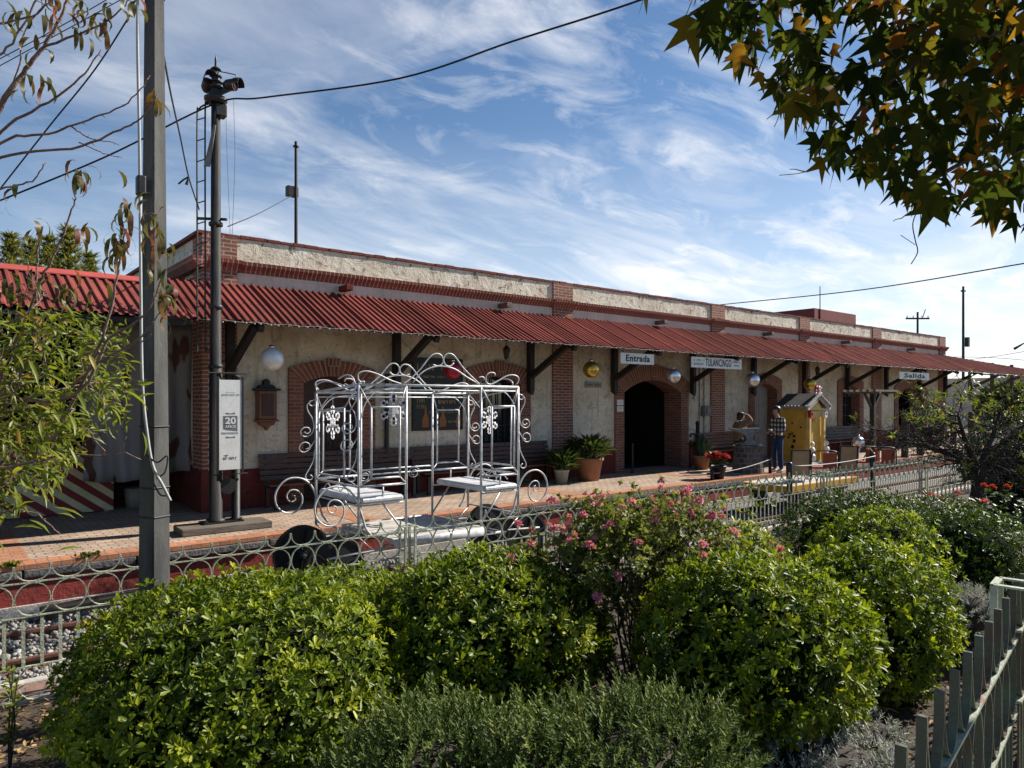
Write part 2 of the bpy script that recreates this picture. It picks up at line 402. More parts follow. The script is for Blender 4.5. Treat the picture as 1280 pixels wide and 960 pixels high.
# ---------------------------------------------------------------- mesh builder
class MB:
    def __init__(self):
        self.v, self.f, self.m, self.uv = [], [], [], {}
    def add(self, vs, fs, m=0):
        o = len(self.v)
        self.v += [tuple(map(float, p)) for p in vs]
        for f in fs:
            self.f.append(tuple(o + i for i in f)); self.m.append(m)
        return self
    def quad(self, a, b, c, d, m=0, uv=None):
        self.add([a, b, c, d], [(0, 1, 2, 3)], m)
        if uv: self.uv[len(self.f) - 1] = uv
        return self
    def box(self, x0, x1, y0, y1, z0, z1, m=0):
        x0, x1 = min(x0, x1), max(x0, x1); y0, y1 = min(y0, y1), max(y0, y1); z0, z1 = min(z0, z1), max(z0, z1)
        return self.add([(x0, y0, z0), (x1, y0, z0), (x1, y1, z0), (x0, y1, z0), (x0, y0, z1), (x1, y0, z1), (x1, y1, z1), (x0, y1, z1)],
                        [(0, 3, 2, 1), (4, 5, 6, 7), (0, 1, 5, 4), (1, 2, 6, 5), (2, 3, 7, 6), (3, 0, 4, 7)], m)
    def bar(self, a, b, w, h, m=0, up=(0, 0, 1)):
        """square-section bar from a to b"""
        a, b = Vector(a), Vector(b); t = (b - a).normalized(); u = Vector(up)
        s = t.cross(u)
        if s.length < 1e-4: s = t.cross(Vector((1, 0, 0)))
        s.normalize(); n = s.cross(t).normalized()
        vs = [p + s * (w / 2 * i) + n * (h / 2 * j) for p in (a, b) for i, j in ((-1, -1), (1, -1), (1, 1), (-1, 1))]
        return self.add(vs, [(3, 2, 1, 0), (4, 5, 6, 7), (0, 1, 5, 4), (1, 2, 6, 5), (2, 3, 7, 6), (3, 0, 4, 7)], m)
    def tube(self, pts, r, n=6, m=0, cap=True):
        P = np.array(pts, float); k = len(P)
        rr = np.full(k, r, float) if np.isscalar(r) else np.array(r, float)
        T = np.gradient(P, axis=0); T /= np.linalg.norm(T, axis=1)[:, None] + 1e-9
        ref = np.array([0, 0, 1.]) if abs(T[0][2]) < .9 else np.array([1., 0, 0])
        u = np.cross(T[0], ref); u /= np.linalg.norm(u)
        vs = []
        for i in range(k):
            u = u - T[i] * np.dot(u, T[i]); u /= np.linalg.norm(u) + 1e-9
            w = np.cross(T[i], u)
            for j in range(n):
                a = 2 * PI * j / n
                vs.append(P[i] + rr[i] * (math.cos(a) * u + math.sin(a) * w))
        fs = [(i * n + j, i * n + (j + 1) % n, (i + 1) * n + (j + 1) % n, (i + 1) * n + j) for i in range(k - 1) for j in range(n)]
        if cap:
            fs += [tuple(range(n - 1, -1, -1)), tuple((k - 1) * n + j for j in range(n))]
        return self.add(vs, fs, m)
    def lathe(self, prof, c=(0, 0, 0), n=20, m=0, axis='z'):
        vs, fs = [], []
        for r, z in prof:
            for j in range(n):
                a = 2 * PI * j / n
                p = (r * math.cos(a), r * math.sin(a), z)
                if axis == 'y': p = (p[0], p[2], p[1])
                if axis == 'x': p = (p[2], p[0], p[1])
                vs.append((c[0] + p[0], c[1] + p[1], c[2] + p[2]))
        k = len(prof)
        fs = [(i * n + j, i * n + (j + 1) % n, (i + 1) * n + (j + 1) % n, (i + 1) * n + j) for i in range(k - 1) for j in range(n)]
        if prof[0][0] > 1e-4: fs.append(tuple(range(n - 1, -1, -1)))
        if prof[-1][0] > 1e-4: fs.append(tuple((k - 1) * n + j for j in range(n)))
        return self.add(vs, fs, m)
    def sphere(self, c, r, n=16, m=0, sc3=(1, 1, 1)):
        k = max(6, n // 2)
        vs, fs = [], []
        for i in range(k + 1):
            t = PI * i / k
            for j in range(n):
                a = 2 * PI * j / n
                vs.append((c[0] + r * sc3[0] * math.sin(t) * math.cos(a), c[1] + r * sc3[1] * math.sin(t) * math.sin(a), c[2] + r * sc3[2] * math.cos(t)))
        fs = [(i * n + j, (i + 1) * n + j, (i + 1) * n + (j + 1) % n, i * n + (j + 1) % n) for i in range(k) for j in range(n)]
        return self.add(vs, fs, m)
    def prism(self, poly, d0, d1, fn, m=0):
        """poly: 2D outline; fn(u, v, d) -> point; extruded from d0 to d1"""
        n = len(poly)
        vs = [fn(u, v, d0) for u, v in poly] + [fn(u, v, d1) for u, v in poly]
        fs = [tuple(range(n)), tuple(range(2 * n - 1, n - 1, -1))] + [(j, j + n, (j + 1) % n + n, (j + 1) % n) for j in range(n)]
        return self.add(vs, fs, m)
    def strip(self, pts, out, w, t, m=0):
        """flat bar bent along pts; w is its width along 'out', t its thickness"""
        P = np.array(pts, float); o = np.array(out, float)
        T = np.gradient(P, axis=0); T /= np.linalg.norm(T, axis=1)[:, None] + 1e-9
        Nn = np.cross(T, o); Nn /= np.linalg.norm(Nn, axis=1)[:, None] + 1e-9
        vs = []
        for p, nn in zip(P, Nn):
            vs += [p - nn * t / 2 - o * w / 2, p + nn * t / 2 - o * w / 2, p + nn * t / 2 + o * w / 2, p - nn * t / 2 + o * w / 2]
        k = len(P)
        fs = [(i * 4 + j, i * 4 + (j + 1) % 4, i * 4 + 4 + (j + 1) % 4, i * 4 + 4 + j) for i in range(k - 1) for j in range(4)]
        fs += [(3, 2, 1, 0), tuple((k - 1) * 4 + j for j in range(4))]
        return self.add(vs, fs, m)
    def build(self, name, mats, parent=None, loc=None, smooth=False, bevel=0, label=None):
        if not isinstance(mats, (list, tuple)): mats = [mats]
        base = np.array(loc if loc is not None else (0, 0, 0), float)
        if parent is not None:
            base = WL[parent.name] + base if loc is not None and False else WL[parent.name]
        me = bpy.data.meshes.new(name)
        V = np.array(self.v) - base
        me.from_pydata(V.tolist(), [], self.f)
        for mt in mats: me.materials.append(mt)
        me.polygons.foreach_set('material_index', self.m)
        if smooth: me.polygons.foreach_set('use_smooth', [True] * len(self.f))
        me.update()
        uvl = me.uv_layers.new(name='uv')
        data = np.zeros((len(me.loops), 2))
        W = np.array(self.v)
        for p in me.polygons:
            if p.index in self.uv:
                for li, q in zip(p.loop_indices, self.uv[p.index]): data[li] = q
                continue
            n = p.normal; ax = max(range(3), key=lambda i: abs(n[i]))
            ij = ((1, 2), (0, 2), (0, 1))[ax]
            for li, vi in zip(p.loop_indices, p.vertices):
                data[li] = (W[vi][ij[0]], W[vi][ij[1]])
        uvl.data.foreach_set('uv', data.ravel())
        o = bpy.data.objects.new(name, me)
        COL.objects.link(o)
        if parent is not None: o.parent = parent
        else: o.location = base
        WL[o.name] = np.array(base)
        if bevel:
            b = o.modifiers.new('bevel', 'BEVEL'); b.width = bevel; b.segments = 2; b.limit_method = 'ANGLE'
        if label: o['label'] = label
        return o
WL = {}
def tag(o, label, cat, group=None):
    o['label'] = label; o['category'] = cat
    if group: o['group'] = group
    return o
def thing(name, label, cat, loc, group=None):
    o = bpy.data.objects.new(name, None)
    o.empty_display_size = .1
    COL.objects.link(o); o.location = loc
    WL[o.name] = np.array(loc, float)
    return tag(o, label, cat, group)
def struct(o, kind='structure'):
    o['kind'] = kind; return o
def dup(root, loc, rz=None, label=None, group=None, scale=None):
    def cp(o, par):
        c = o.copy(); COL.objects.link(c)
        if par is not None: c.parent = par
        for ch in o.children: cp(ch, c)
        return c
    kids = list(root.children)
    c = root.copy(); COL.objects.link(c); c.location = loc
    for ch in kids: cp(ch, c)
    if rz is not None: c.rotation_euler = (0, 0, rz)
    if scale is not None: c.scale = (scale,) * 3
    if label: c['label'] = label
    if group: c['group'] = group
    WL[c.name] = np.array(loc, float)
    return c
def catmull(P, k=6):
    P = [np.array(p, float) for p in P]
    P = [2 * P[0] - P[1]] + P + [2 * P[-1] - P[-2]]
    out = []
    for i in range(1, len(P) - 2):
        for j in range(k):
            t = j / k
            out.append(.5 * ((2 * P[i]) + (-P[i - 1] + P[i + 1]) * t + (2 * P[i - 1] - 5 * P[i] + 4 * P[i + 1] - P[i + 2]) * t * t + (-P[i - 1] + 3 * P[i] - 3 * P[i + 1] + P[i + 2]) * t ** 3))
    out.append(P[-2])
    return np.array(out)

def text_mesh(s, size, bold=0.0, mat=None, name='lettering', parent=None, loc=(0, 0, 0), rot=(R(90), 0, 0), depth=.002, width=None, ls=1.0):
    cu = bpy.data.curves.new(name, 'FONT'); cu.body = s; cu.size = size; cu.offset = bold
    cu.align_x = 'CENTER'; cu.align_y = 'CENTER'; cu.extrude = depth; cu.space_character = ls
    t = bpy.data.objects.new('tmp_text', cu); COL.objects.link(t)
    dg = bpy.context.evaluated_depsgraph_get(); dg.update()
    me = bpy.data.meshes.new_from_object(t.evaluated_get(dg))
    bpy.data.objects.remove(t); bpy.data.curves.remove(cu)
    me.name = name
    if width:
        xs = [v.co.x for v in me.vertices]; k = width / (max(xs) - min(xs))
        for v in me.vertices: v.co.x *= k
    me.materials.clear(); me.materials.append(mat)
    o = bpy.data.objects.new(name, me); COL.objects.link(o)
    o.parent = parent; o.location = loc; o.rotation_euler = rot
    return o

# ---------------------------------------------------------------- foliage builder
TPL_OBOV = (np.array([(0, 0, 0), (.45, .33, .05), (.80, .42, .06), (1, 0, -.02), (.80, -.42, .06), (.45, -.33, .05)]), [(0, 1, 2, 3), (0, 3, 4, 5)])
TPL_OVAL = (np.array([(0, 0, 0), (.25, .38, .05), (.60, .40, .04), (1, 0, -.04), (.60, -.40, .04), (.25, -.38, .05)]), [(0, 1, 2, 3), (0, 3, 4, 5)])
TPL_LANCE = (np.array([(0, 0, 0), (.3, .42, .03), (.3, -.42, .03), (.3, 0, -.02), (.65, .38, -.03), (.65, 0, -.09), (.65, -.38, -.03), (1, 0, -.26)]),
             [(0, 3, 1), (0, 2, 3), (1, 3, 5, 4), (3, 2, 6, 5), (4, 5, 7), (5, 6, 7)])
_cu = [(0, 0), (.22, .08), (.45, .06), (.66, -.08), (.78, -.30), (.74, -.55)]
TPL_CURL = (np.array([(u, s_ * w_, z) for (u, z), w_ in zip(_cu, (.05, .36, .5, .45, .3, .02)) for s_ in (-1, 1)]), [(2 * i, 2 * i + 2, 2 * i + 3, 2 * i + 1) for i in range(5)])
TPL_NEEDLE = (np.array([(0, .5, 0), (0, -.5, 0), (1, -.15, .0), (1, .15, .0)]), [(0, 1, 2, 3)])
def star_leaf():
    # five pointed sweetgum lobes
    pts = [(0, 0)]
    angs = [(-118, .55), (-92, .30), (-62, .86), (-32, .36), (0, 1.0), (32, .36), (62, .86), (92, .30), (118, .55)]
    c = .25
    for a, r in angs:
        pts.append((c + r * .75 * math.cos(R(a)), r * .75 * math.sin(R(a))))
    v = [(c, 0, 0)] + [(u, w, -.38 * abs(w) - .42 * max(0, u - .35) ** 1.3) for u, w in pts]
    n = len(v)
    f = [(0, i, i + 1) for i in range(1, n - 1)] + [(0, n - 1, 1)]
    return np.array(v), f
TPL_STAR = star_leaf()

def unit(a): return a / (np.linalg.norm(a, axis=-1, keepdims=True) + 1e-9)
class Fol:
    def __init__(self):
        self.V, self.F, self.T, self.n = [], [], [], 0
        self.P = []
    def leaves(self, P, T, Nn, L, W, tpl, tint):
        tv, tf = tpl; k = len(tv); n = len(P)
        T = unit(T); B = unit(np.cross(T, Nn)); Nn = np.cross(B, T)
        L = np.broadcast_to(L, n); W = np.broadcast_to(W, n)
        V = P[:, None] + tv[None, :, 0:1] * (L[:, None, None] * T[:, None]) + tv[None, :, 1:2] * (W[:, None, None] * B[:, None]) + tv[None, :, 2:3] * (L[:, None, None] * Nn[:, None])
        self.V.append(V.reshape(-1, 3))
        for f in tf:
            self.F.append(((np.arange(n) * k + self.n)[:, None] + np.array(f)[None]))
            self.T.append(np.asarray(tint, float))
        self.n += n * k
    def build(self, name, mat, parent=None, base=None, extra=None):
        V = np.concatenate(self.V)
        off = WL[parent.name] if parent is not None else np.array(base if base is not None else (0, 0, 0), float)
        V = V - off
        me = bpy.data.meshes.new(name)
        counts = np.concatenate([np.full(len(f), f.shape[1]) for f in self.F])
        loops = np.concatenate([f.ravel() for f in self.F])
        me.vertices.add(len(V)); me.vertices.foreach_set('co', V.ravel())
        me.loops.add(len(loops)); me.loops.foreach_set('vertex_index', loops.astype(np.int32))
        me.polygons.add(len(counts))
        st = np.concatenate([[0], np.cumsum(counts)[:-1]])
        me.polygons.foreach_set('loop_start', st.astype(np.int32))
        me.update(calc_edges=True)
        me.validate()
        a = me.attributes.new('tint', 'FLOAT', 'FACE')
        a.data.foreach_set('value', np.concatenate(self.T).astype(np.float32))
        me.materials.append(mat)
        o = bpy.data.objects.new(name, me); COL.objects.link(o)
        if parent is not None: o.parent = parent
        else: o.location = off
        WL[o.name] = off
        return o
def rand_unit(n):
    return unit(rng.normal(size=(n, 3)))
# ================================================================= SETTING
def gz(x, y):
    """garden soil height"""
    t = min(1, max(0, (6.2 - y) / 5.5))
    return -.5 + .28 * t * t * (3 - 2 * t)

mb = MB(); mb.box(-400, 900, -400, 900, -1.4, -.80)
struct(mb.build('terrain', MT['earth']))

# garden soil, a fine grid with small bumps
mb = MB(); nx, ny = 90, 40
xs = np.linspace(-6, 30, nx); ys = np.linspace(-4, 6.72, ny)
vs = [(x, y, gz(x, y) + .02 * math.sin(x * 5.1 + y * 3) * math.sin(y * 4.3 - x)) for y in ys for x in xs]
mb.add(vs, [(j * nx + i, j * nx + i + 1, (j + 1) * nx + i + 1, (j + 1) * nx + i) for j in range(ny - 1) for i in range(nx - 1)])
struct(mb.build('garden_soil', MT['soil'], smooth=True))

mb = MB(); mb.box(-20, 70, 7.2, 9.84, -.9, -.615)
struct(mb.build('track_bed', MT['ballast_ground']))

# brick path with pale kerbs between fence and track
mb = MB(); mb.box(-20, 60, 6.80, 7.12, -.8, -.485, 0)
path = struct(mb.build('brick_path', MT['path_brick']))
mb = MB(); mb.box(-20, 60, 7.123, 7.22, -.8, -.462); mb.build('kerb', MT['kerb'], path, bevel=.012)
mb = MB(); mb.box(-20, 60, 6.725, 6.797, -.8, -.470); mb.build('kerb', MT['kerb'], path, bevel=.012)

# platform: paving on a red retaining wall
PE = 9.80
mb = MB()
mb.box(-8, 52, PE + .262, 22, -.4, 0)
plat = struct(mb.build('platform', MT['paving']))
mb = MB(); mb.box(-8, 52, PE - .005, PE + .26, -.06, .002); mb.build('brick_edging', MT['orange_brick'], plat, bevel=.006)
mb = MB()
for x in (.52, 5.1, 9.7, 14.3, 18.9, 23.5):
    mb.quad((x, PE + .263, .004), (x + .40, PE + .263, .004), (x + .40, 12.46, .004), (x, 12.46, .004))
mb.build('brick_band', MT['orange_band'], plat)
mb = MB()
x = -8.0
while x < 52:
    L = random.uniform(1.1, 1.9)
    d = random.uniform(-.012, .012)
    mb.box(x, x + L - .02, PE - .03 + d, PE + .2, -.155, -.063 + d * .3); x += L
mb.build('coping_stone', MT['coping'], plat, bevel=.014)
mb = MB(); mb.box(-8, 52, PE + .015, PE + .24, -.46, -.158); mb.build('retaining_wall', MT['redwall'], plat)
mb = MB(); mb.box(-8, 52, PE - .02, PE + .24, -.66, -.463); mb.build('plinth', MT['kerb'], plat)

# sidewalk the photographer stands on, beyond the near fence
mb = MB(); mb.box(-6, 12, -4, .35, -.6, -.15)
struct(mb.build('sidewalk', MT['kerb']))

# track ---------------------------------------------------------------------
def rail_prof(x0, x1, y, z):
    m = MB()
    prof = [(-.06, z - .12), (.06, z - .12), (.06, z - .105), (.012, z - .09), (.012, z - .035), (.032, z - .028), (.032, z), (-.032, z), (-.032, z - .028), (-.012, z - .035), (-.012, z - .09), (-.06, z - .105)]
    m.prism(prof, x0, x1, lambda u, v, d: (d, y + u, v))
    return m
tag(rail_prof(-20, 70, 7.92, -.50).build('rail', MT['rail'], loc=(0, 7.92, -.62)), 'rusty steel rail of the track nearer to the garden fence', 'rail', 'rails of the station track')
tag(rail_prof(-20, 70, 8.88, -.50).build('rail', MT['rail'], loc=(0, 8.88, -.62)), 'rusty steel rail of the track nearer to the red platform wall', 'rail', 'rails of the station track')
mb = MB(); mb.box(-.11, .11, 7.45, 9.35, -.74, -.622)
slp = mb.build('railway_sleeper', MT['old_timber'], loc=(0, 8.4, -.68), bevel=.01)
tag(slp, 'dark weathered wooden sleeper under the rails in the ballast', 'sleeper', 'sleepers under the track')
slp.location.x = -1.2
for i in range(1, 44):
    c = dup(slp, (-1.2 + i * .62 + random.uniform(-.05, .05), 8.4, -.68 + random.uniform(-.006, .006)), random.uniform(-.03, .03))

def pebble_proto():
    t = (1 + 5 ** .5) / 2
    v = np.array([(-1, t, 0), (1, t, 0), (-1, -t, 0), (1, -t, 0), (0, -1, t), (0, 1, t), (0, -1, -t), (0, 1, -t), (t, 0, -1), (t, 0, 1), (-t, 0, -1), (-t, 0, 1)], float)
    v /= np.linalg.norm(v[0])
    f = [(0, 11, 5), (0, 5, 1), (0, 1, 7), (0, 7, 10), (0, 10, 11), (1, 5, 9), (5, 11, 4), (11, 10, 2), (10, 7, 6), (7, 1, 8), (3, 9, 4), (3, 4, 2), (3, 2, 6), (3, 6, 8), (3, 8, 9), (4, 9, 5), (2, 4, 11), (6, 2, 10), (8, 6, 7), (9, 8, 1)]
    return v, f
fo = Fol(); pv, pf = pebble_proto()
def stones(n, x0, x1, y0, y1, z):
    for k in range(n):
        pass
n = 9500
X = rng.uniform(-1.5, 14, n) ** 1.0; Y = rng.uniform(7.25, 9.75, n)
X = np.where(rng.random(n) < .6, rng.uniform(-1.2, 4.2, n), X)
Z = -.612 + rng.uniform(0, .05, n) + .02 * np.sin(X * 3) * np.cos(Y * 5)
Sz = rng.uniform(.016, .036, n)
V = []; 
Q = rand_unit(n)
shape = rng.uniform(.6, 1.15, (n, 12, 1)) * rng.uniform(.65, 1.2, (n, 1, 3))
V = np.stack([X, Y, Z], 1)[:, None] + pv[None] * shape * Sz[:, None, None]
fo.V.append(V.reshape(-1, 3))
for f in pf:
    fo.F.append((np.arange(n) * 12)[:, None] + np.array(f)[None]); fo.T.append(rng.random(n))
fo.n = n * 12
o = fo.build('ballast_gravel', MT['stone'], base=(4, 8.4, -.6)); struct(o, 'stuff')
tag(o, 'pale grey crushed stone ballast lying between the rails', 'gravel')

mb = MB(); mb.box(-.65, 1.15, -.10, .10, -.09, .09)
o = mb.build('timber_baulk', MT['black_wood'], loc=(0, 0, -.09), bevel=.012); o.location = (1.62, 9.52, -.61); o.rotation_euler = (0, R(-2), R(1))
tag(o, 'blackened timber baulk lying against the foot of the red platform wall', 'timber')

# ================================================================= STATION
WY = 12.5; BX0, BX1, BY1 = 3.55, 35.4, 19.5
st = thing('station_building', 'long low cream and red brick railway station with corrugated red canopy', 'station', (19.5, WY, 0))
# openings: outer x0, x1, surround width, inner spring z, inner apex z, ring height, kind
OPEN = [(5.01, 6.75, .28, 2.19, 2.33, .30, 'door'), (8.96, 10.76, .29, 2.24, 2.41, .32, 'grille'), (13.63, 16.68, .34, 2.08, 2.42, .40, 'void'),
        (19.75, 21.65, .30, 2.2, 2.40, .32, 'grey'), (25.45, 27.45, .32, 2.2, 2.42, .32, 'grille'), (30.2, 33.4, .34, 2.08, 2.42, .40, 'void')]
def arc(x0, x1, zs, za, n=16):
    h = za - zs; w = (x1 - x0) / 2; r = (w * w + h * h) / (2 * h); cx = (x0 + x1) / 2; cz = za - r
    a = math.asin(w / r)
    return [(cx + r * math.sin(-a + 2 * a * i / n), cz + r * math.cos(-a + 2 * a * i / n)) for i in range(n + 1)]
inn = [(a + w, b - w, zs, za) for a, b, w, zs, za, rh, k in OPEN]
mb = MB()
cur = BX0
for x0, x1, zs, za in inn:
    mb.quad((cur, WY, 0), (x0, WY, 0), (x0, WY, 4.72), (cur, WY, 4.72))
    A = arc(x0, x1, zs, za)
    for p, q in zip(A[:-1], A[1:]):
        mb.quad((p[0], WY, p[1]), (q[0], WY, q[1]), (q[0], WY, 4.72), (p[0], WY, 4.72))
    cur = x1
mb.quad((cur, WY, 0), (BX1, WY, 0), (BX1, WY, 4.72), (cur, WY, 4.72))
mb.quad((BX0, BY1, 0), (BX0, WY, 0), (BX0, WY, 4.72), (BX0, BY1, 4.72))
mb.quad((BX1, WY, 0), (BX1, BY1, 0), (BX1, BY1, 4.72), (BX1, WY, 4.72))
mb.quad((BX1, BY1, 0), (BX0, BY1, 0), (BX0, BY1, 4.72), (BX1, BY1, 4.72))
mb.build('wall', MT['plaster'], st)
mb = MB(); mb.box(BX0 + .05, BX1 - .05, WY + .7, BY1 - .05, 3.9, 4.1); mb.build('flat_roof', MT['roofgrey'], st)
# parapet plaster, band and cornice in front of the wall plane
PIL = [(3.52, 4.09), (11.46, 12.1), (17.75, 18.42), (22.75, 23.42), (28.2, 28.95), (34.75, 35.44)]
segs = [(PIL[i][1], PIL[i + 1][0]) for i in range(5)]
for a, b in segs:
    m = MB(); m.box(a, b, WY - .022, WY + .02, 4.262, 4.66); m.build('parapet_panel', MT['parapet'], st)
    m = MB(); m.box(a, b, WY - .012, WY + .02, 3.5, 4.078); m.build('plaster_band', MT['band'], st)
m = MB(); m.box(3.515, 3.56, WY + .54, BY1, 0, .75); m.build('dado', MT['dado'], st)
m = MB(); m.box(3.528, 3.6, WY + .52, BY1, 4.262, 4.66); m.build('parapet_panel', MT['parapet'], st)
for a, b in PIL:
    m = MB(); m.box(a, b, WY - .06, WY + .02 if a > 4 else WY + .5, .70, 4.668); m.build('brick_pilaster', MT['brick_face'], st)
    m = MB(); m.box(a - .03, b + .03, WY - .10, WY + .02 if a > 4 else WY + .53, 0, .70); m.build('pilaster_base', MT['dado'], st, bevel=.012)
def cornice(x0, x1, y, off):
    m = MB()
    prof = [(.02, 4.08), (-.03 - off, 4.08), (-.05 - off, 4.13), (-.12 - off, 4.20), (-.13 - off, 4.26), (.02, 4.262)]
    m.prism(prof, x0, x1, lambda u, v, d: (d, y + u, v))
    return m
for a, b in segs: cornice(a, b, WY, 0).build('cornice', MT['cornice'], st)
for a, b in PIL: cornice(a - .06, b + .06, WY, .06).build('cornice', MT['cornice'], st)
m = MB(); m.prism([(.02, 4.08), (-.09, 4.08), (-.18, 4.20), (-.19, 4.26), (.02, 4.262)], WY - .19, BY1, lambda u, v, d: (3.52 + u, d, v)); m.build('cornice', MT['cornice'], st)
m = MB()
x = BX0 - .1
while x < BX1 + .08:
    w = min(.235, BX1 + .1 - x)
    m.box(x, x + w - .012, WY - .046 + random.uniform(-.005, .005), WY + .12, 4.668, 4.715 + random.uniform(-.006, .008)); x += .235
m.box(BX0 - .1, BX1 + .1, WY - .034, WY + .1, 4.66, 4.695)
m.build('parapet_coping', MT['coping_brick'], st)
m = MB(); m.box(BX0 - .1, BX0 + .1, WY + .13, BY1, 4.662, 4.718); m.build('parapet_coping', MT['coping_brick'], st)
# maroon dado between openings
cur = 4.09 + .03
edges = []
for a, b, w, *_ in OPEN: edges.append((a, b))
cuts = sorted([(a, b) for a, b in edges] + [(p - .03, q + .03) for p, q in PIL[1:]])
for a, b in cuts:
    if a > cur + .02:
        m = MB(); m.box(cur, a, WY - .03, WY + .02, 0, .68); m.build('dado', MT['dado'], st)
    cur = b
# arches
for (a, b, w, zs, za, rh, kind), (x0, x1, _, _) in zip(OPEN, inn):
    m = MB(); y0 = WY - .045
    n = 18
    Ai = arc(x0, x1, zs, za, n); so_ = za + rh - (.42 if kind == 'void' else .17); Ao = arc(a, b, so_, za + rh, n)
    # jambs
    for xa, xb in ((a, x0), (x1, b)):
        m.box(xa, xb, y0, WY + .55, 0 if kind != 'x' else .68, zs)
    L = 0
    for i in range(n):
        p, q, r, s = Ai[i], Ai[i + 1], Ao[i + 1], Ao[i]
        d = math.hypot(q[0] - p[0], q[1] - p[1])
        m.quad((p[0], y0, p[1]), (q[0], y0, q[1]), (r[0], y0, r[1]), (s[0], y0, s[1]), 1, [(L, 0), (L + d, 0), (L + d, .27), (L, .27)])
        m.quad((p[0], WY + .55, p[1]), (q[0], WY + .55, q[1]), (q[0], y0, q[1]), (p[0], y0, p[1]), 1, [(L, 0), (L + d, 0), (L + d, .6), (L, .6)])
        m.quad((s[0], y0, s[1]), (r[0], y0, r[1]), (r[0], WY + .01, r[1]), (s[0], WY + .01, s[1]), 1)
        L += d
    m.quad((a, y0, zs), (x0, y0, zs), (x0, y0, zs + .001), (a, y0, so_), 0)
    m.quad((x1, y0, zs), (b, y0, zs), (b, y0, so_), (x1, y0, zs + .001), 0)
    m.quad((a, y0, zs), (a, y0, so_), (a, WY + .01, so_), (a, WY + .01, zs), 0)
    m.quad((b, y0, zs), (b, WY + .01, zs), (b, WY + .01, so_), (b, y0, so_), 0)
    m.build('brick_arch', [MT['brick'], MT['voussoir']], st)
    mid = (x0 + x1) / 2
    m = MB(); m.prism([(-.10, za + .02), (.10, za + .02), (.13, za + rh + .03), (-.13, za + rh + .03)], y0 - .02, y0 + .1, lambda u, v, d: (mid + u, d, v)); m.build('keystone', MT['voussoir'], st)
    if kind in ('door', 'grey'):
        yb = WY + .30
        mm = MT['door'] if kind == 'door' else MT['greydoor']
        for xa, xb in ((x0 + .005, mid - .004), (mid + .004, x1 - .005)):
            m = MB(); m.box(xa, xb, yb, yb + .05, .01, za)
            for za_, zb_ in ((.15, .8), (.95, 1.95)):
                m.box(xa + .12, xb - .12, yb - .012, yb, za_, zb_)
            d = m.build('door', mm, st, bevel=.006)
            m = MB(); m.sphere(((xb - .06) if xa < mid - .1 else (xa + .06), yb - .03, 1.05), .025, 8); m.build('handle', MT['anvil'], d, smooth=True)
    elif kind == 'grille':
        yb = WY + .28
        m = MB(); m.box(x0, x1, yb + .04, yb + .05, .75, za); w_ = m.build('window', MT['glass'], st)
        m = MB()
        for k in range(7):
            xx = x0 + .06 + k * (x1 - x0 - .12) / 6
            m.box(xx - .012, xx + .012, yb - .01, yb + .014, .78, za)
        for z in (.9, 1.3, 1.7, 2.05): m.box(x0, x1, yb - .013, yb - .011 + .02, z - .012, z + .012)
        m.build('grille', MT['black_metal'], w_)
        m = MB(); m.box(x0, x1, WY + .05, WY + .5, .6, .75); m.build('sill', MT['dado'], w_)
        m = MB(); m.box(x0, x1, WY + .1, WY + .5, 0, .597); m.build('apron', MT['dado'], w_)
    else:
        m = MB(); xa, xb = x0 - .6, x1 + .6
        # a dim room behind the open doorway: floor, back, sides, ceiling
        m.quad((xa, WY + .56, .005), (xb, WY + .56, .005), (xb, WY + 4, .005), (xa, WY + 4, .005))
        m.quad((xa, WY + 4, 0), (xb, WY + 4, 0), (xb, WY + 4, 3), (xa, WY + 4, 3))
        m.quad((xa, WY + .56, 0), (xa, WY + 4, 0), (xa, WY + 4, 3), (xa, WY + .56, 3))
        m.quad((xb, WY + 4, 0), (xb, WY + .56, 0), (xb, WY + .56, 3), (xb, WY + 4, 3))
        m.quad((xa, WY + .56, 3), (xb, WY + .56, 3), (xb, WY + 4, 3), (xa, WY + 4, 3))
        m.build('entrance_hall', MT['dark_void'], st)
# canopy -----------------------------------------------------------------
CY, CZ, CT = 10.85, 3.055, 3.87          # outer edge, its height, height at the wall
def ztop(x): return CT if x < BX1 else CT - (x - BX1) * .026
mb = MB()
per = .125
prof = [(0, 0), (.056, 0), (.068, .031), (.104, .031)]
xs = []
x = 2.9
while x < 52:
    lift = .014 if int(round((x - 2.9) / per)) % 6 == 5 else 0
    for dx, dz in prof: xs.append((x + dx, dz + (lift if dz else 0)))
    x += per
rows = 6
vs = []
for j in range(rows):
    t = j / (rows - 1)
    for k, (x, dz) in enumerate(xs):
        e = .012 * math.sin(int(x / .8) * 12.9898) if j == 0 else 0
        sag = -.02 * math.sin(PI * ((x / 3.2) % 1)) * (1 - t)
        vs.append((x, CY + e + (WY - .005 - CY) * t, CZ + sag + (ztop(x) - CZ) * t + dz))
n = len(xs)
mb.add(vs, [(j * n + i, j * n + i + 1, (j + 1) * n + i + 1, (j + 1) * n + i) for j in range(rows - 1) for i in range(n - 1)])
mb.build('canopy', MT['tin'], st)
for x in (3.95, 7.17, 10.68, 13.5, 16.76, 19.85, 22.95, 26.0, 29.2, 32.4, 35.2, 38.2, 41.2, 44.2):
    m = MB()
    m.box(x - .065, x + .065, WY - .20, WY - .065, 2.08, 3.74)
    m.prism([(0, 2.0), (.12, 2.08), (0, 2.08)], x - .05, x + .05, lambda u, v, d: (d, WY - .19 + u, v))
    m.bar((x, WY - .15, 2.42), (x, CY + .28, CZ + .02), .11, .12)
    m.bar((x, WY - .07, ztop(x) - .11), (x, CY + .05, CZ - .085), .09, .10)
    m.build('canopy_bracket', MT['black_wood'], st)
m = MB()
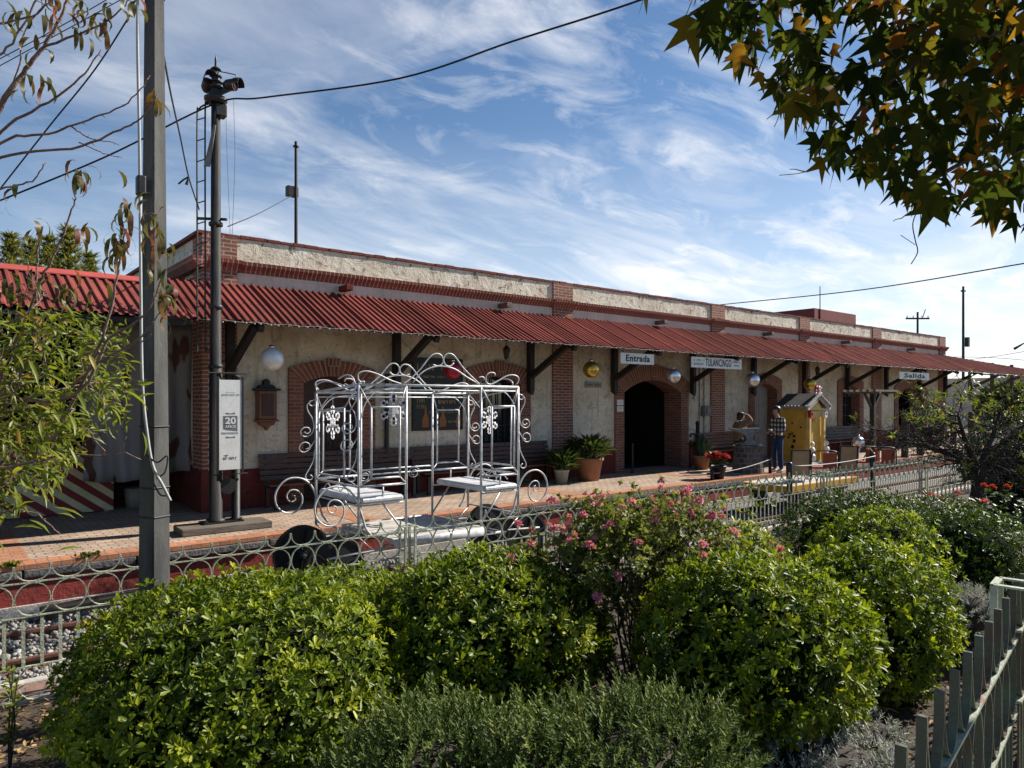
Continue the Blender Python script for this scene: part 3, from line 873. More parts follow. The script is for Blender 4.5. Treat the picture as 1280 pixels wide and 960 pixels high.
for y, dz in ((CY + .12, -.03), (CY + .8, -.03), (WY - .25, -.03)):
    zz = CZ + (CT - CZ) * (y - CY) / (WY - CY) + dz
    m.box(2.9, 35.3, y - .03, y + .03, zz - .035, zz + .02)
m.box(35.35, 51.5, CY + .09, CY + .15, CZ - .08, CZ - .03)
m.build('canopy_purlin', MT['black_wood'], st)
for x in (6.06, 9.88, 15.3, 20.6, 25.8, 31.5):
    m = MB(); m.box(x - .07, x + .07, WY - .34, WY + .02, 3.925, 4.03); m.build('roof_spout', MT['timber'] if x > 9 else MT['dado'], st, bevel=.012)
# wall pipes
m = MB(); m.tube([(6.99, WY - .06, .68), (6.99, WY - .06, 2.4)], .045, 8); m.build('downpipe', MT['black_metal'], st)
for x, z0, z1 in ((16.95, 1.9, 3.3), (17.2, .7, 3.4), (17.42, .7, 3.4)):
    m = MB(); m.tube([(x, WY - .03, z0), (x, WY - .03, z1)], .016, 6); m.build('conduit', MT['pipe'], st)
m = MB(); m.box(17.3, 17.62, WY - .15, WY - .03, 1.42, 1.72); m.box(17.36, 17.56, WY - .19, WY - .15, 1.48, 1.66); m.build('meter_box', MT['pipe'], st, bevel=.012)
# exposed parts of roof
m = MB(); m.box(28.6, 32.3, 15.0, 17.5, 4.1, 5.72); m.build('roof_block', MT['redblock'], st)

# string of small bulbs along the canopy edge
m = MB(); pts = []
x = 3.0; k = 0
while x < 40:
    pts.append((x, CY - .012, CZ + .012 - .02 * abs(math.sin(x * 6.5)))); x += .06
m.tube(pts, .0035, 3)
x = 3.0
while x < 40:
    m.sphere((x, CY - .016, CZ - .012 - .012 * random.random()), .011, 5, 1); x += random.uniform(.09, .2)
o = m.build('string_of_lights', [MT['white_cable'], MT['white']], loc=(3, CY, CZ))
tag(o, 'string of tiny unlit white bulbs along the canopy edge', 'lights')

# ---- shed at the left end under the same kind of roof
sh = thing('platform_shed', 'open dark shed under a bright red corrugated roof left of the station', 'shed', (0, 14, 0))
mb = MB(); per = .125; xs = []; x = -7.0
while x < 2.96:
    for dx, dz in prof: xs.append((x + dx, dz))
    x += per
vs = []
for j in range(3):
    t = j / 2
    for x, dz in xs: vs.append((x, CY - .02 + (WY - CY) * t, CZ - .012 + (3.78 - CZ) * t + dz + .004 * math.sin(x * 2)))
n = len(xs)
mb.add(vs, [(j * n + i, j * n + i + 1, (j + 1) * n + i + 1, (j + 1) * n + i) for j in range(2) for i in range(n - 1)])
mb.build('roof', MT['tin'], sh)
m = MB(); m.prism([(-.16, -.07), (-.16, -.055), (0, .035), (.2, .03), (.2, .015), (0, .0)], -7, 3.42, lambda u, v, d: (d, WY - .02 + u, 3.80 + v)); m.build('ridge_flashing', MT['tin_bright'], sh)
m = MB(); m.box(-7, 3.45, WY + .16, 17.5, 3.68, 3.78); m.build('flat_roof', MT['roofgrey'], sh)
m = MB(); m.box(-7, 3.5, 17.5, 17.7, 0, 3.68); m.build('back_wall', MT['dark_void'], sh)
m = MB(); m.box(-3.2, -3.0, 11.4, 17.48, 0, 3.1); m.build('light_block_wall', MT['dark_void'], sh)  # unseen end wall, added to keep daylight out of the shed
m = MB(); m.box(-7, 2.9, CY + .08, CY + .16, CZ - .10, CZ - .03); m.build('purlin', MT['black_wood'], sh)

# printed curtain
mb = MB(); nx, nz = 70, 16
vs = []
for j in range(nz):
    t = j / (nz - 1)
    for i in range(nx):
        s = i / (nx - 1)
        fold = .07 * math.sin(s * 30 + 1.6 * math.sin(t * 3)) * (.35 + .65 * t) + .06 * math.sin(s * 11 + t * 5)
        vs.append((1.9 + 1.68 * s + .02 * math.sin(t * 9 + s * 3), 13.2 + fold, 3.2 - (2.62 + .06 * math.sin(s * 5)) * t))
mb.add(vs, [(j * nx + i, (j + 1) * nx + i, (j + 1) * nx + i + 1, j * nx + i + 1) for j in range(nz - 1) for i in range(nx - 1)])
o = mb.build('cloth_banner', MT['curtain'], loc=(2.7, 13.2, .6), smooth=True)
so = o.modifiers.new('thickness', 'SOLIDIFY'); so.thickness = .004
tag(o, 'grey cloth curtain with brown printed shapes hanging in the dark shed', 'curtain')

# striped barrier board
mb = MB()
bx0, bx1, bh = .35, 2.42, 1.12
mb.box(bx0, bx1, 13.62, 13.66, .02, bh, 0)
k = -8
y = 13.614
s = .17
while k < 14:
    # diagonal stripes falling to the right, clipped to the board
    u0 = bx0 + k * s * 2
    poly = [(u0, bh), (u0 + s, bh), (u0 + s + 1.45, .02), (u0 + 1.45, .02)]
    def clip(poly, f):
        out = []
        for i in range(len(poly)):
            a, b = poly[i - 1], poly[i]
            fa, fb = f(a), f(b)
            if (fa >= 0) != (fb >= 0):
                t = fa / (fa - fb); out.append((a[0] + (b[0] - a[0]) * t, a[1] + (b[1] - a[1]) * t))
            if fb >= 0: out.append(b)
        return out
    poly = clip(poly, lambda p: p[0] - bx0)
    if poly: poly = clip(poly, lambda p: bx1 - p[0])
    if len(poly) > 2: mb.add([(u, y, v) for u, v in poly], [tuple(range(len(poly)))], 1)
    k += 1
for x in (bx0 + .1, bx1 - .1): mb.box(x - .03, x + .03, 13.66, 13.95, 0, .5, 0)
o = mb.build('barrier_board', [MT['stripe_cream'], MT['stripe_red']], loc=(1.4, 13.64, 0))
tag(o, 'cream barrier board with dark red diagonal stripes beside the dark shed', 'barrier')
mb = MB(); p = atZ(169, 634, 0)
mb.lathe([(.0, 0.0), (.15, 0), (.18, .34), (.17, .34), (.15, .03), (0, .03)], (p[0], p[1], 0), 14)
tag(mb.build('bucket', MT['bucket'], loc=(p[0], p[1], 0), smooth=True), 'dusty pale bucket standing under the grey cloth curtain', 'bucket')

# ================================================================= PLATFORM FURNITURE
def make_bench(label, w, mat):
    t = thing('slatted_bench', label, 'bench', (0, 0, 0), 'wooden benches along the station wall')
    m = MB()
    for k in range(4): m.box(-w / 2, w / 2, -.26 + k * .115, -.16 + k * .115, .41, .44)
    m.build('seat', mat, t, bevel=.006)
    m = MB()
    for k in range(5):
        z = .47 + k * .095; y = .20 + k * .022
        m.bar((-w / 2, y, z + .04), (w / 2, y, z + .04), .022, .083, up=(0, .22, 1))
    m.build('backrest', mat, t, bevel=.005)
    nl = max(2, int(w / 1.2) + 1)
    for k in range(nl):
        x = -w / 2 + .12 + k * (w - .24) / (nl - 1)
        m = MB(); m.box(x - .03, x + .03, -.24, -.18, 0, .41); m.box(x - .03, x + .03, .16, .22, 0, .41)
        m.bar((x, .205, .40), (x, .30, .92), .05, .04, up=(0, 1, 0)); m.box(x - .025, x + .025, -.24, .22, .36, .408)
        m.build('leg', MT['black_metal'], t)
    return t
def bench_at(x0, x1, label, mat=None):
    b = make_bench(label, x1 - x0, mat or MT['bench'])
    b.location = ((x0 + x1) / 2, WY - .36, 0)
    return b
bench_at(4.45, 7.42, 'dark slatted bench under the small wooden wall cabinet')
bench_at(7.52, 11.25, 'dark slatted bench under the dark menu board and grilled window')
bench_at(16.95, 19.6, 'reddish slatted bench behind the anvil, beside the potted cactus', MT['bench_red'])
bench_at(23.6, 27.0, 'dark slatted bench beyond the yellow booth under the grilled window')

# ornaments hanging from the canopy edge
def ornament(px, py, Y, matk, label, r=.19, hang=True):
    p = atY(px, py, Y)
    t = thing('hanging_ornament', label, 'ornament', p, 'giant Christmas baubles under the canopy')
    m = MB(); m.sphere(p, r, 28); m.build('bauble', MT[matk], t, smooth=True)
    m = MB(); m.lathe([(.045, -.02), (.045, .035), (.03, .04), (0, .042)], (p[0], p[1], p[2] + r), 12); m.build('cap', MT['chrome'], t, smooth=True)
    if hang:
        top = CZ + (CT - CZ) * (Y - CY) / (WY - CY) - .03
        m = MB(); m.tube([(p[0], p[1], p[2] + r + .04), (p[0], p[1], top)], .004, 4)
        m.build('hanger', MT['cable'], t)
        m = MB(); m.lathe([(.0, top - .14), (.07, top - .12), (.10, top - .02), (.05, top), (0, top)], (p[0], p[1], 0), 10); m.build('hook_block', MT['black_wood'], t)
    return t
ornament(340, 449, 11.3, 'ball_pearl', 'pearl silver bauble nearest the signal mast, hanging above the wall cabinet', .187)
ornament(566, 463, 11.35, 'ball_red', 'dark red bauble hanging in front of the dark menu board', .175)
ornament(739, 462, 11.3, 'ball_gold', 'gold bauble hanging left of the Entrada sign above a small plaque', .19)
ornament(841.5, 470, 11.3, 'ball_silver', 'silver bauble hanging in front of the entrance arch', .19)
ornament(940.5, 475, 11.3, 'ball_silver', 'silver bauble hanging right of the station name sign', .205)
ornament(1012.5, 480, 11.3, 'ball_gold', 'gold bauble hanging above the yellow booth roof', .185)
p = atY(1073, 553, 10.6)
t = thing('post_ornament', 'pearl silver bauble on a short post behind the chairs', 'ornament', (p[0], p[1], 0))
m = MB(); m.sphere(p, .19, 24); m.build('bauble', MT['ball_silver'], t, smooth=True)
m = MB(); m.lathe([(.05, p[2] - .25), (.03, p[2] - .16), (.03, 0)], (p[0], p[1], 0), 10); m.build('post', MT['white'], t)
m = MB(); m.lathe([(.045, -.02), (.045, .035), (0, .042)], (p[0], p[1], p[2] + .19), 12); m.build('cap', MT['chrome'], t, smooth=True)

# lanterns under the canopy
def lantern(px, py, label):
    p = atY(px, py, 11.9)
    t = thing('hanging_lantern', label, 'lantern', p, 'small black lanterns under the canopy')
    m = MB(); m.lathe([(0, -.15), (.05, -.13), (.085, .06), (.085, .08), (.03, .15), (0, .17)], p, 6); m.build('lantern_body', MT['black_metal'], t)
    m = MB(); m.tube([(p[0], p[1], p[2] + .17), (p[0], p[1], 3.52)], .008, 5); m.build('rod', MT['black_metal'], t)
    m = MB(); m.lathe([(.04, -.10), (.07, .05)], p, 6); m.build('pane', MT['glass'], t)
lantern(633, 441, 'small black lantern hanging in front of the grilled window beside the menu board')
lantern(1022, 464, 'small black lantern hanging beyond the gold bauble of the yellow booth')

# wall cabinet
p = atY(332.5, 507, WY - .1)
t = thing('wall_cabinet', 'small varnished wooden cabinet with carved crest on the cream wall', 'cabinet', p)
x, y, z = p
m = MB(); m.box(x - .16, x + .16, y - .10, y + .09, z - .24, z + .26); m.build('case', MT['cabinet'], t, bevel=.01)
m = MB(); m.box(x - .10, x + .10, y - .115, y - .10, z - .18, z + .2); m.build('door', MT['door'], t, bevel=.006)
m = MB(); m.box(x - .215, x + .215, y - .14, y + .09, z + .262, z + .30); m.prism([(-.17, .303), (.17, .303), (.12, .36), (.055, .37), (.05, .44), (0, .47), (-.05, .44), (-.055, .37), (-.12, .36)], y - .06, y + .06, lambda u, v, d: (x + u, d, z + v)); m.build('crest', MT['black_wood'], t, bevel=.006)
m = MB(); m.box(x - .19, x + .19, y - .12, y + .09, z - .28, z - .243); m.prism([(-.15, -.283), (-.12, -.34), (-.05, -.36), (0, -.44), (.05, -.36), (.12, -.34), (.15, -.283)], y - .07, y + .07, lambda u, v, d: (x + u, d, z + v)); m.build('bracket', MT['cabinet'], t, bevel=.006)

# ---- signs
def fake_line(mb, x0, x1, y, z, h, m, dens=.72, out=-1):
    """a row of small upright strokes, print too small to read"""
    x = x0
    while x < x1 - h * .25:
        w = random.uniform(.25, .6) * h
        w = min(w, x1 - x)
        if random.random() < .85:
            mb.box(x, x + w * .35, y - .001, y + .001, z - h / 2, z + h / 2, m)
            if random.random() < .8: mb.box(x + w * .35, x + w, y - .0012, y + .0012, z + random.choice((-.5, .2, -.1)) * h, z + random.choice((.5, .32)) * h, m)
        x += w + h * .22
def sign_board(name, px0, px1, pyc, Y, hgt, label, cat='sign'):
    a, b = atY(px0, pyc, Y), atY(px1, pyc, Y)
    zc = atY((px0 + px1) / 2, pyc, Y)[2]
    c = ((a[0] + b[0]) / 2, Y, zc)
    t = thing(name, label, cat, c)
    w = b[0] - a[0]
    m = MB(); m.box(c[0] - w / 2, c[0] + w / 2, Y - .015, Y + .015, zc - hgt / 2, zc + hgt / 2); m.build('board', MT['signwhite'], t, bevel=.004)
    top = CZ + (CT - CZ) * (Y - CY) / (WY - CY) - .02
    for s in (-.42, .42):
        m = MB(); m.tube([(c[0] + s * w, Y, zc + hgt / 2), (c[0] + s * w, Y, top)], .006, 4); m.build('hanger', MT['cable'], t)
    return t, c, w
t, c, w = sign_board('entrance_sign', 775.5, 817, 448.5, 11.0, .25, 'white hanging sign reading Entrada above the open doorway')
text_mesh('Entrada', .21, .006, MT['ink'], 'lettering', t, (0, -.018, 0), width=w * .72, ls=1.1)
t, c, w = sign_board('station_name_sign', 864, 926.5, 454, 11.0, .27, 'black and white station name board reading TULANCINGO under the canopy')
text_mesh('TULANCINGO', .27, .004, MT['ink'], 'lettering', t, (w * .02, -.018, 0), width=w * .52, ls=1.12)
m = MB()
for x0, x1 in ((-.46, -.27), (.31, .46)):
    for z, h in ((.05, .05), (-.045, .06)): fake_line(m, c[0] + x0 * w, c[0] + x1 * w, 11.0 - .017, c[2] + z, h, 0)
m.build('small_print', MT['greyink'], t)
t, c, w = sign_board('exit_sign', 1124, 1161, 470, 11.0, .27, 'pale hanging sign reading Salida at the far end of the canopy')
text_mesh('Salida', .22, .006, MT['ink'], 'lettering', t, (0, -.018, 0), width=w * .7, ls=1.1)

# plaque, notices
a, b = atY(731.5, 481, WY - .02), atY(752, 481, WY - .02)
t = thing('wall_plaque', 'small grey plaque on the wall below the gold bauble', 'plaque', ((a[0] + b[0]) / 2, WY, a[2]))
m = MB(); m.box(a[0], b[0], WY - .03, WY, a[2] - .07, a[2] + .07); m.build('plate', MT['greydoor'], t, bevel=.005)
m = MB(); fake_line(m, a[0] + .04, b[0] - .04, WY - .032, a[2], .05, 0); m.build('small_print', MT['ink'], t)
for py, lb in ((503, 'upper white paper notice on the brick beside the open doorway'), (511, 'lower white paper notice on the brick beside the open doorway')):
    q = atY(775.2, py, WY - .05)
    t = thing('paper_notice', lb, 'notice', (q[0], WY - .05, q[2]), 'paper notices beside the door')
    m = MB(); m.box(q[0] - .115, q[0] + .115, WY - .056, WY - .047, q[2] - .068, q[2] + .068); m.build('sheet', MT['signwhite'], t)
    m = MB()
    for k in range(3): fake_line(m, q[0] - .09, q[0] + .08, WY - .0575, q[2] + .035 - k * .03, .014, 0)
    m.build('small_print', MT['greyink'], t)

# dark menu board with painted lettering and bottles
x0, x1, z0, z1 = 7.62, 8.80, 1.28, 2.72
t = thing('menu_board', 'tall dark board with faded gold lettering and painted bottles on the wall', 'board', ((x0 + x1) / 2, WY, z0))
m = MB(); m.box(x0, x1, WY - .05, WY, z0, z1); m.build('panel', MT['chalkboard'], t)
m = MB()
for zz, h, a, b in ((2.56, .13, .06, .48), (2.56, .13, .56, .92), (2.36, .05, .1, .8), (2.18, .09, .42, .78), (2.05, .05, .42, .7), (1.86, .09, .06, .26), (1.74, .08, .06, .24), (1.84, .08, .5, .86), (1.62, .04, .3, .9), (1.42, .05, .45, .9)):
    fake_line(m, x0 + a * (x1 - x0), x0 + b * (x1 - x0), WY - .053, zz, h, 0)
m.build('painted_lettering', MT['gold_letter'], t)
for xc in (.24, .60, .95):
    m = MB()
    X0 = x0 + xc * (x1 - x0)
    m.prism([(-.09, z0 + .04), (.07 if xc < .9 else .04, z0 + .04), (.07 if xc < .9 else .04, z0 + .2), (.02, z0 + .32), (.015, z0 + .46), (-.025, z0 + .46), (-.03, z0 + .32), (-.09, z0 + .2)], WY - .055, WY - .051, lambda u, v, d: (X0 + u, d, v))
    m.build('painted_bottle', MT['amber_paint'], t)
m = MB()
for a in ((x0 - .03, x0), (x1, x1 + .03)): m.box(a[0], a[1], WY - .06, WY, z0 - .03, z1 + .03)
m.box(x0, x1, WY - .06, WY, z0 - .03, z0); m.box(x0, x1, WY - .06, WY, z1, z1 + .03)
m.build('frame', MT['black_wood'], t)

# doorway posts
for px, py, lb in ((790.5, 590, 'thin black post at the left side of the open doorway'), (863, 585, 'thin black post at the right side of the open doorway')):
    q = atY(px, py, WY - .25)
    m = MB(); m.lathe([(.06, 0), (.06, .02), (.028, .03), (.028, .72), (.04, .74), (0, .78)], (q[0], q[1], 0), 10)
    tag(m.build('door_post', MT['steel_post'], loc=(q[0], q[1], 0), smooth=True), lb, 'post', 'posts at the doorway')
# old water pipe with tap
q = atY(872, 580, WY - .5)
t = thing('water_pipe', 'black upright water pipe with a side tap behind the potted cactus', 'pipe', (q[0], q[1], 0))
m = MB(); m.tube([(q[0], q[1], 0), (q[0], q[1], 1.22)], .05, 10); m.lathe([(.06, 1.22), (.07, 1.25), (0, 1.32)], (q[0], q[1], 0), 10); m.build('standpipe', MT['black_metal'], t, smooth=True)
m = MB(); m.tube(catmull([(q[0], q[1], .95), (q[0] - .25, q[1] - .02, .95), (q[0] - .34, q[1] - .03, .95), (q[0] - .38, q[1] - .03, .86)], 4), .028, 8); m.build('spout', MT['black_metal'], t, smooth=True)

# pots
def pot(name, label, c, r, h, matk, group=None):
    t = thing(name, label, 'potted plant', (c[0], c[1], 0), group)
    m = MB(); m.lathe([(0, 0), (r * .7, 0), (r * .98, h * .86), (r * 1.06, h * .87), (r * 1.06, h), (r * .92, h), (r * .88, h * .9), (0, h * .88)], (c[0], c[1], 0), 24); m.build('pot', MT[matk], t, smooth=True)
    return t
def blades(t, c, z, n, L, W, spread, mat, arch=1.0):
    fo = Fol()
    a = rng.uniform(0, 2 * PI, n); e = rng.uniform(.25, 1.35, n)
    T = np.stack([np.cos(a) * np.cos(e), np.sin(a) * np.cos(e), np.sin(e)], 1)
    Nn = np.stack([-np.cos(a) * np.sin(e), -np.sin(a) * np.sin(e), np.cos(e)], 1)
    P = np.array([c[0], c[1], z])[None] + np.stack([np.cos(a), np.sin(a), np.zeros(n)], 1) * rng.uniform(0, spread, n)[:, None] + np.stack([np.zeros(n)] * 2 + [rng.uniform(0, L * .9, n)], 1)
    fo.leaves(P, T, Nn, L * rng.uniform(.6, 1.1, n), W, TPL_LANCE, rng.random(n))
    return fo.build('foliage', mat, t)
q = atZ(736, 599, 0); c = (q[0], 11.95)
c = atY(736, 590, 11.75)[:2]
t = pot('potted_plant', 'large terracotta pot with a wide leafy plant left of the doorway', c, .33, .54, 'terracotta', 'potted plants on the platform'); blades(t, c, .5, 620, .36, .085, .36, MT['pot_leaf'])
c = atY(702, 594, 11.7)[:2]
t = pot('potted_plant', 'smaller pale pot with a bushy plant beside the bench end', c, .17, .32, 'whitepot', 'potted plants on the platform'); blades(t, c, .30, 420, .30, .07, .26, MT['pot_leaf'])
c = atY(877, 580, 11.7)[:2]
t = pot('potted_cactus', 'terracotta pot of upright cactus beside the reddish bench', c, .24, .38, 'terracotta', 'potted plants on the platform')
m = MB()
for k in range(9):
    a = k * 2.4; rr = .03 + .012 * k
    x, y = c[0] + rr * math.cos(a), c[1] + rr * math.sin(a); hh = random.uniform(.3, .62)
    m.lathe([(.05, .33), (.06, .33 + hh * .4), (.055, .33 + hh * .85), (.03, .33 + hh * .97), (0, .33 + hh)], (x, y, 0), 8)
m.build('cactus_stems', MT['cactus'], t, smooth=True); blades(t, c, .4, 80, .3, .05, .2, MT['pot_leaf'])
c = atY(897, 600, 10.02)[:2]
t = pot('potted_poinsettia', 'black pot of bright red poinsettia at the platform edge', c, .20, .32, 'blackpot', 'potted plants on the platform'); blades(t, c, .32, 120, .2, .09, .14, MT['pot_leaf'])
fo = Fol(); n = 260
a = rng.uniform(0, 2 * PI, n); rr = .24 * np.sqrt(rng.random(n)); P = np.stack([c[0] + rr * np.cos(a), c[1] + rr * np.sin(a), .60 - rr * .35 + rng.uniform(-.05, .04, n)], 1)
T = np.stack([np.cos(a), np.sin(a), rng.uniform(-.2, .7, n)], 1); fo.leaves(P, T, np.tile([0, 0, 1.], (n, 1)), .10, .075, TPL_OVAL, rng.random(n)); fo.build('red_bracts', MT['petal_red'], t)

# anvil on a stone pedestal
q = atY(935, 600, 10.45); cx, cy = q[0], q[1]
t = thing('stone_pedestal', 'round pedestal of dark volcanic stone carrying the anvil', 'pedestal', (cx, cy, 0))
m = MB()
prof = [(.0, 0), (.40, 0), (.39, .2), (.36, .45), (.34, .62), (.33, .64), (0, .64)]
m.lathe(prof, (cx, cy, 0), 26)
nf = len(m.f)
for i in range(len(prof) - 1):
    for j in range(26):
        k = i * 26 + j; u0, u1 = j / 26 * 2.3, (j + 1) / 26 * 2.3
        m.uv[k] = [(u0, prof[i][1]), (u1, prof[i][1]), (u1, prof[i + 1][1]), (u0, prof[i + 1][1])]
m.build('stone_drum', MT['volcanic'], t)
m = MB(); m.lathe([(0, .642), (.37, .642), (.37, .70), (0, .70)], (cx, cy, 0), 26); m.build('cap_slab', MT['coping'], t)
t = thing('anvil', 'bare grey iron blacksmith anvil on the stone pedestal', 'anvil', (cx, cy, .70))
m = MB(); A = lambda u, v, d: (cx + u, cy + d, .70 + v)
prof = [(-.26, 0), (.26, 0), (.25, .05), (.12, .10), (.085, .17), (.12, .26), (.26, .30), (.30, .33), (.30, .45), (-.22, .45), (-.22, .42), (-.34, .435), (-.55, .455), (-.40, .38), (-.20, .31), (-.10, .24), (-.085, .17), (-.12, .10), (-.25, .05)]
m.prism(prof, -.09, .09, A); m.build('anvil_body', MT['anvil'], t, bevel=.012)
m = MB(); m.box(cx - .30, cx + .30, cy - .14, cy + .14, .702, .74); m.build('foot', MT['anvil'], t, bevel=.01)
t.rotation_euler = (0, 0, R(-28))

# yellow gingerbread booth
bx0, bx1, by0, by1 = 19.75, 20.75, 10.62, 11.42
t = thing('gingerbread_booth', 'yellow gingerbread house booth with snowy scalloped grey roof on the platform', 'booth', ((bx0 + bx1) / 2, (by0 + by1) / 2, 0))
m = MB(); m.box(bx0, bx1, by0 + .05, by1, .05, 1.74); m.prism([(0, 1.74), (1.0, 1.74), (.5, 1.99)], by0 + .05, by1, lambda u, v, d: (bx0 + u, d, v)); m.build('wall', MT['yellow'], t)
m = MB(); m.box(bx0 - .06, bx1 + .06, by0 - .12, by1 + .06, 0, .05); m.build('floor_plinth', MT['white'], t)
mid = (bx0 + bx1) / 2
for s in (-1, 1):
    m = MB(); m.prism([(0, 2.07), (s * .66, 1.72), (s * .66, 1.66), (0, 2.0)], by0 - .12, by1 + .08, lambda u, v, d: (mid + u, d, v)); m.build('roof_slope', MT['roofgrey'], t)
    m = MB()
    for k in range(9):
        y = by0 - .08 + k * .11
        m.lathe([(0, -.03), (.055, -.03), (.055, .0), (.0, .0)], (mid + s * .67, y, 1.67), 10, axis='x')
    m.build('snow_scallop', MT['greydoor'], t)
# front gable trim with scallops, posts and door
m = MB()
for s in (-1, 1):
    m.bar((mid, by0 - .14, 2.05), (mid + s * .66, by0 - .14, 1.70), .03, .13, up=(0, 1, 0))
    for k in range(7):
        f = (k + .5) / 7
        m.lathe([(0, -.02), (.075, -.02), (.075, .02), (0, .02)], (mid + s * .66 * f, by0 - .145, 1.98 - .35 * f), 10, axis='y')
m.build('gable_snow', MT['kerb'], t)
m = MB(); m.prism([(-.36, 1.58), (.36, 1.58), (.0, 1.93)], by0 - .06, by0 - .03, lambda u, v, d: (mid + u, d, v))
for k in range(9):
    u = -.36 + k * .09; hh = .10 + .22 * (1 - abs(u) / .4)
    m.prism([(u - .045, 1.55), (u + .045, 1.55), (u + .02, 1.55 - hh), (u - .02, 1.55 - hh)], by0 - .06, by0 - .03, lambda a, v, d: (mid + a, d, v))
m.build('icing_panel', MT['paleyellow'], t)
m = MB(); m.box(mid - .32, mid + .32, by0, by0 + .047, .06, 1.5); d = m.build('door', MT['yellow'], t)
m = MB(); m.box(mid - .26, mid - .01, by0 - .012, by0, .12, .62); m.box(mid + .01, mid + .26, by0 - .012, by0, .12, .62); m.build('door_panel', MT['cart_yellow'], d)
for s in (-1, 1):
    m = MB(); m.box(mid + s * .42 - .045, mid + s * .42 + .045, by0 - .10, by0 - .01, .05, 1.55); pmesh = m.build('porch_post', MT['paleyellow'], t)
    m = MB()
    for z in (1.42, 1.5): m.lathe([(0, -.05), (.07, -.05), (.07, .05), (0, .05)], (mid + s * .42, by0 - .1, z), 10, axis='y')
    m.build('bow', MT['red' if s < 0 else 'white'], pmesh)
    m = MB(); m.sphere((mid + s * .42, by0 - .16, .20), .13, 12, 0, (1, .7, 1)); m.sphere((mid + s * .42, by0 - .16, .42), .10, 12, 0, (1, .7, 1)); m.sphere((mid + s * .42, by0 - .16, .60), .075, 12, 0, (1, .7, 1)); m.build('cutout_figure', MT['white'], t, smooth=True)
# candy canes and ribbon on the ridge
m = MB(); 
for s, k in ((-1, 0), (1, 1)):
    m.tube(catmull([(mid, by0 - .1, 2.0), (mid + s * .08, by0 - .1, 2.12), (mid + s * .13, by0 - .1, 2.20), (mid + s * .07, by0 - .1, 2.27), (mid + s * .01, by0 - .1, 2.2)], 5), .035, 8, k)
for k in range(10): m.sphere((mid + random.uniform(-.17, .17), by0 - .12, 2.06 + random.random() * .18), .038, 6, k % 2)
m.build('candy_ribbon', [MT['red'], MT['white']], t, smooth=True)
# dark candy cane shape and dots on the side
m = MB(); xs_ = bx0 - .002
def side(u, v, d): return (bx0 - d, by1 - .1 - u, v)
cane = [(.27, .45), (.33, .62), (.35, .78), (.30, .88), (.22, .88), (.17, .80), (.16, .72)]
C = catmull(cane, 5)
for i in range(0, len(C) - 3, 5):
    seg = C[i:i + 4]
    for a, b in zip(seg[:-1], seg[1:]):
        dx, dz = b[0] - a[0], b[1] - a[1]; l = math.hypot(dx, dz) + 1e-6; nx_, nz_ = -dz / l * .045, dx / l * .045
        m.add([side(a[0] + nx_, a[1] + nz_, .004), side(b[0] + nx_, b[1] + nz_, .004), side(b[0] - nx_, b[1] - nz_, .004), side(a[0] - nx_, a[1] - nz_, .004)], [(0, 1, 2, 3)])
for u, v in ((.28, 1.2), (.55, 1.08), (.08, 1.0)):
    m.add([side(u + .03 * math.cos(k * PI / 5), v + .03 * math.sin(k * PI / 5), .004) for k in range(10)], [tuple(range(10))])
m.build('cutout_pattern', MT['dark_void'], t)

# thin shelter with a flat top at the platform edge
q = atY(1091, 590, 10.3)
t = thing('timber_pergola', 'small dark timber post with a flat slatted top behind the chairs', 'pergola', (q[0], q[1], 0))
m = MB(); m.box(q[0] - .07, q[0] + .07, q[1] - .07, q[1] + .07, 0, 2.1); m.build('post', MT['black_wood'], t)
m = MB()
for k in range(6): m.box(q[0] - 1.05, q[0] + .55, q[1] - .55 + k * .2, q[1] - .46 + k * .2, 2.14, 2.2)
m.box(q[0] - .9, q[0] - .8, q[1] - .6, q[1] + .6, 2.08, 2.137); m.box(q[0] + .3, q[0] + .4, q[1] - .6, q[1] + .6, 2.08, 2.137); m.build('slatted_top', MT['timber'], t)
m = MB(); m.bar((q[0], q[1], 1.55), (q[0] - .55, q[1], 2.08), .07, .07); m.bar((q[0], q[1], 1.55), (q[0] + .45, q[1], 2.08), .07, .07); m.build('brace', MT['black_wood'], t)
# ================================================================= SIGNAL MAST
MX, MY = 3.22, 10.72
t = thing('signal_mast', 'tall black railway signal mast with twin red lamps on top, at the platform edge', 'signal', (MX, MY, .1))
m = MB()
zs = [.1, .16, .161, 2.4, 2.401, 6.2]; rs = [.13, .13, .092, .088, .078, .062]
m.lathe([(0, .1)] + list(zip(rs, zs)) + [(0, 6.2)], (MX, MY, 0), 18); 
for z in (2.34, 3.2, 4.4): m.lathe([(.088, z), (.098, z + .01), (.098, z + .05), (.086, z + .06)], (MX, MY, 0), 18)
m.build('pole', MT['mast'], t, smooth=True)
m = MB(); m.box(MX - .2, MX + .36, MY - .14, MY + .14, .1, .125)
for x in (-.16, .32):
    m.lathe([(.025, .125), (.025, .15), (0, .15)], (MX + x, MY - .1, 0), 6)
m.build('base_plate', MT['black_metal'], t)
m = MB(); m.lathe([(0, 6.18), (.13, 6.18), (.16, 6.22), (.16, 6.26), (.09, 6.30), (.075, 6.38), (.11, 6.40), (.11, 6.415), (.07, 6.425), (.07, 6.47), (.10, 6.485), (.10, 6.50), (.06, 6.51), (.055, 6.56), (.085, 6.57), (.085, 6.585), (.045, 6.60), (.04, 6.66), (.075, 6.675), (.05, 6.70), (.018, 6.72), (.016, 6.82), (0, 6.90)], (MX, MY, 0), 16)
m.build('finial', MT['black_metal'], t, smooth=False)
rt = Vector((SN, -CS, 0))
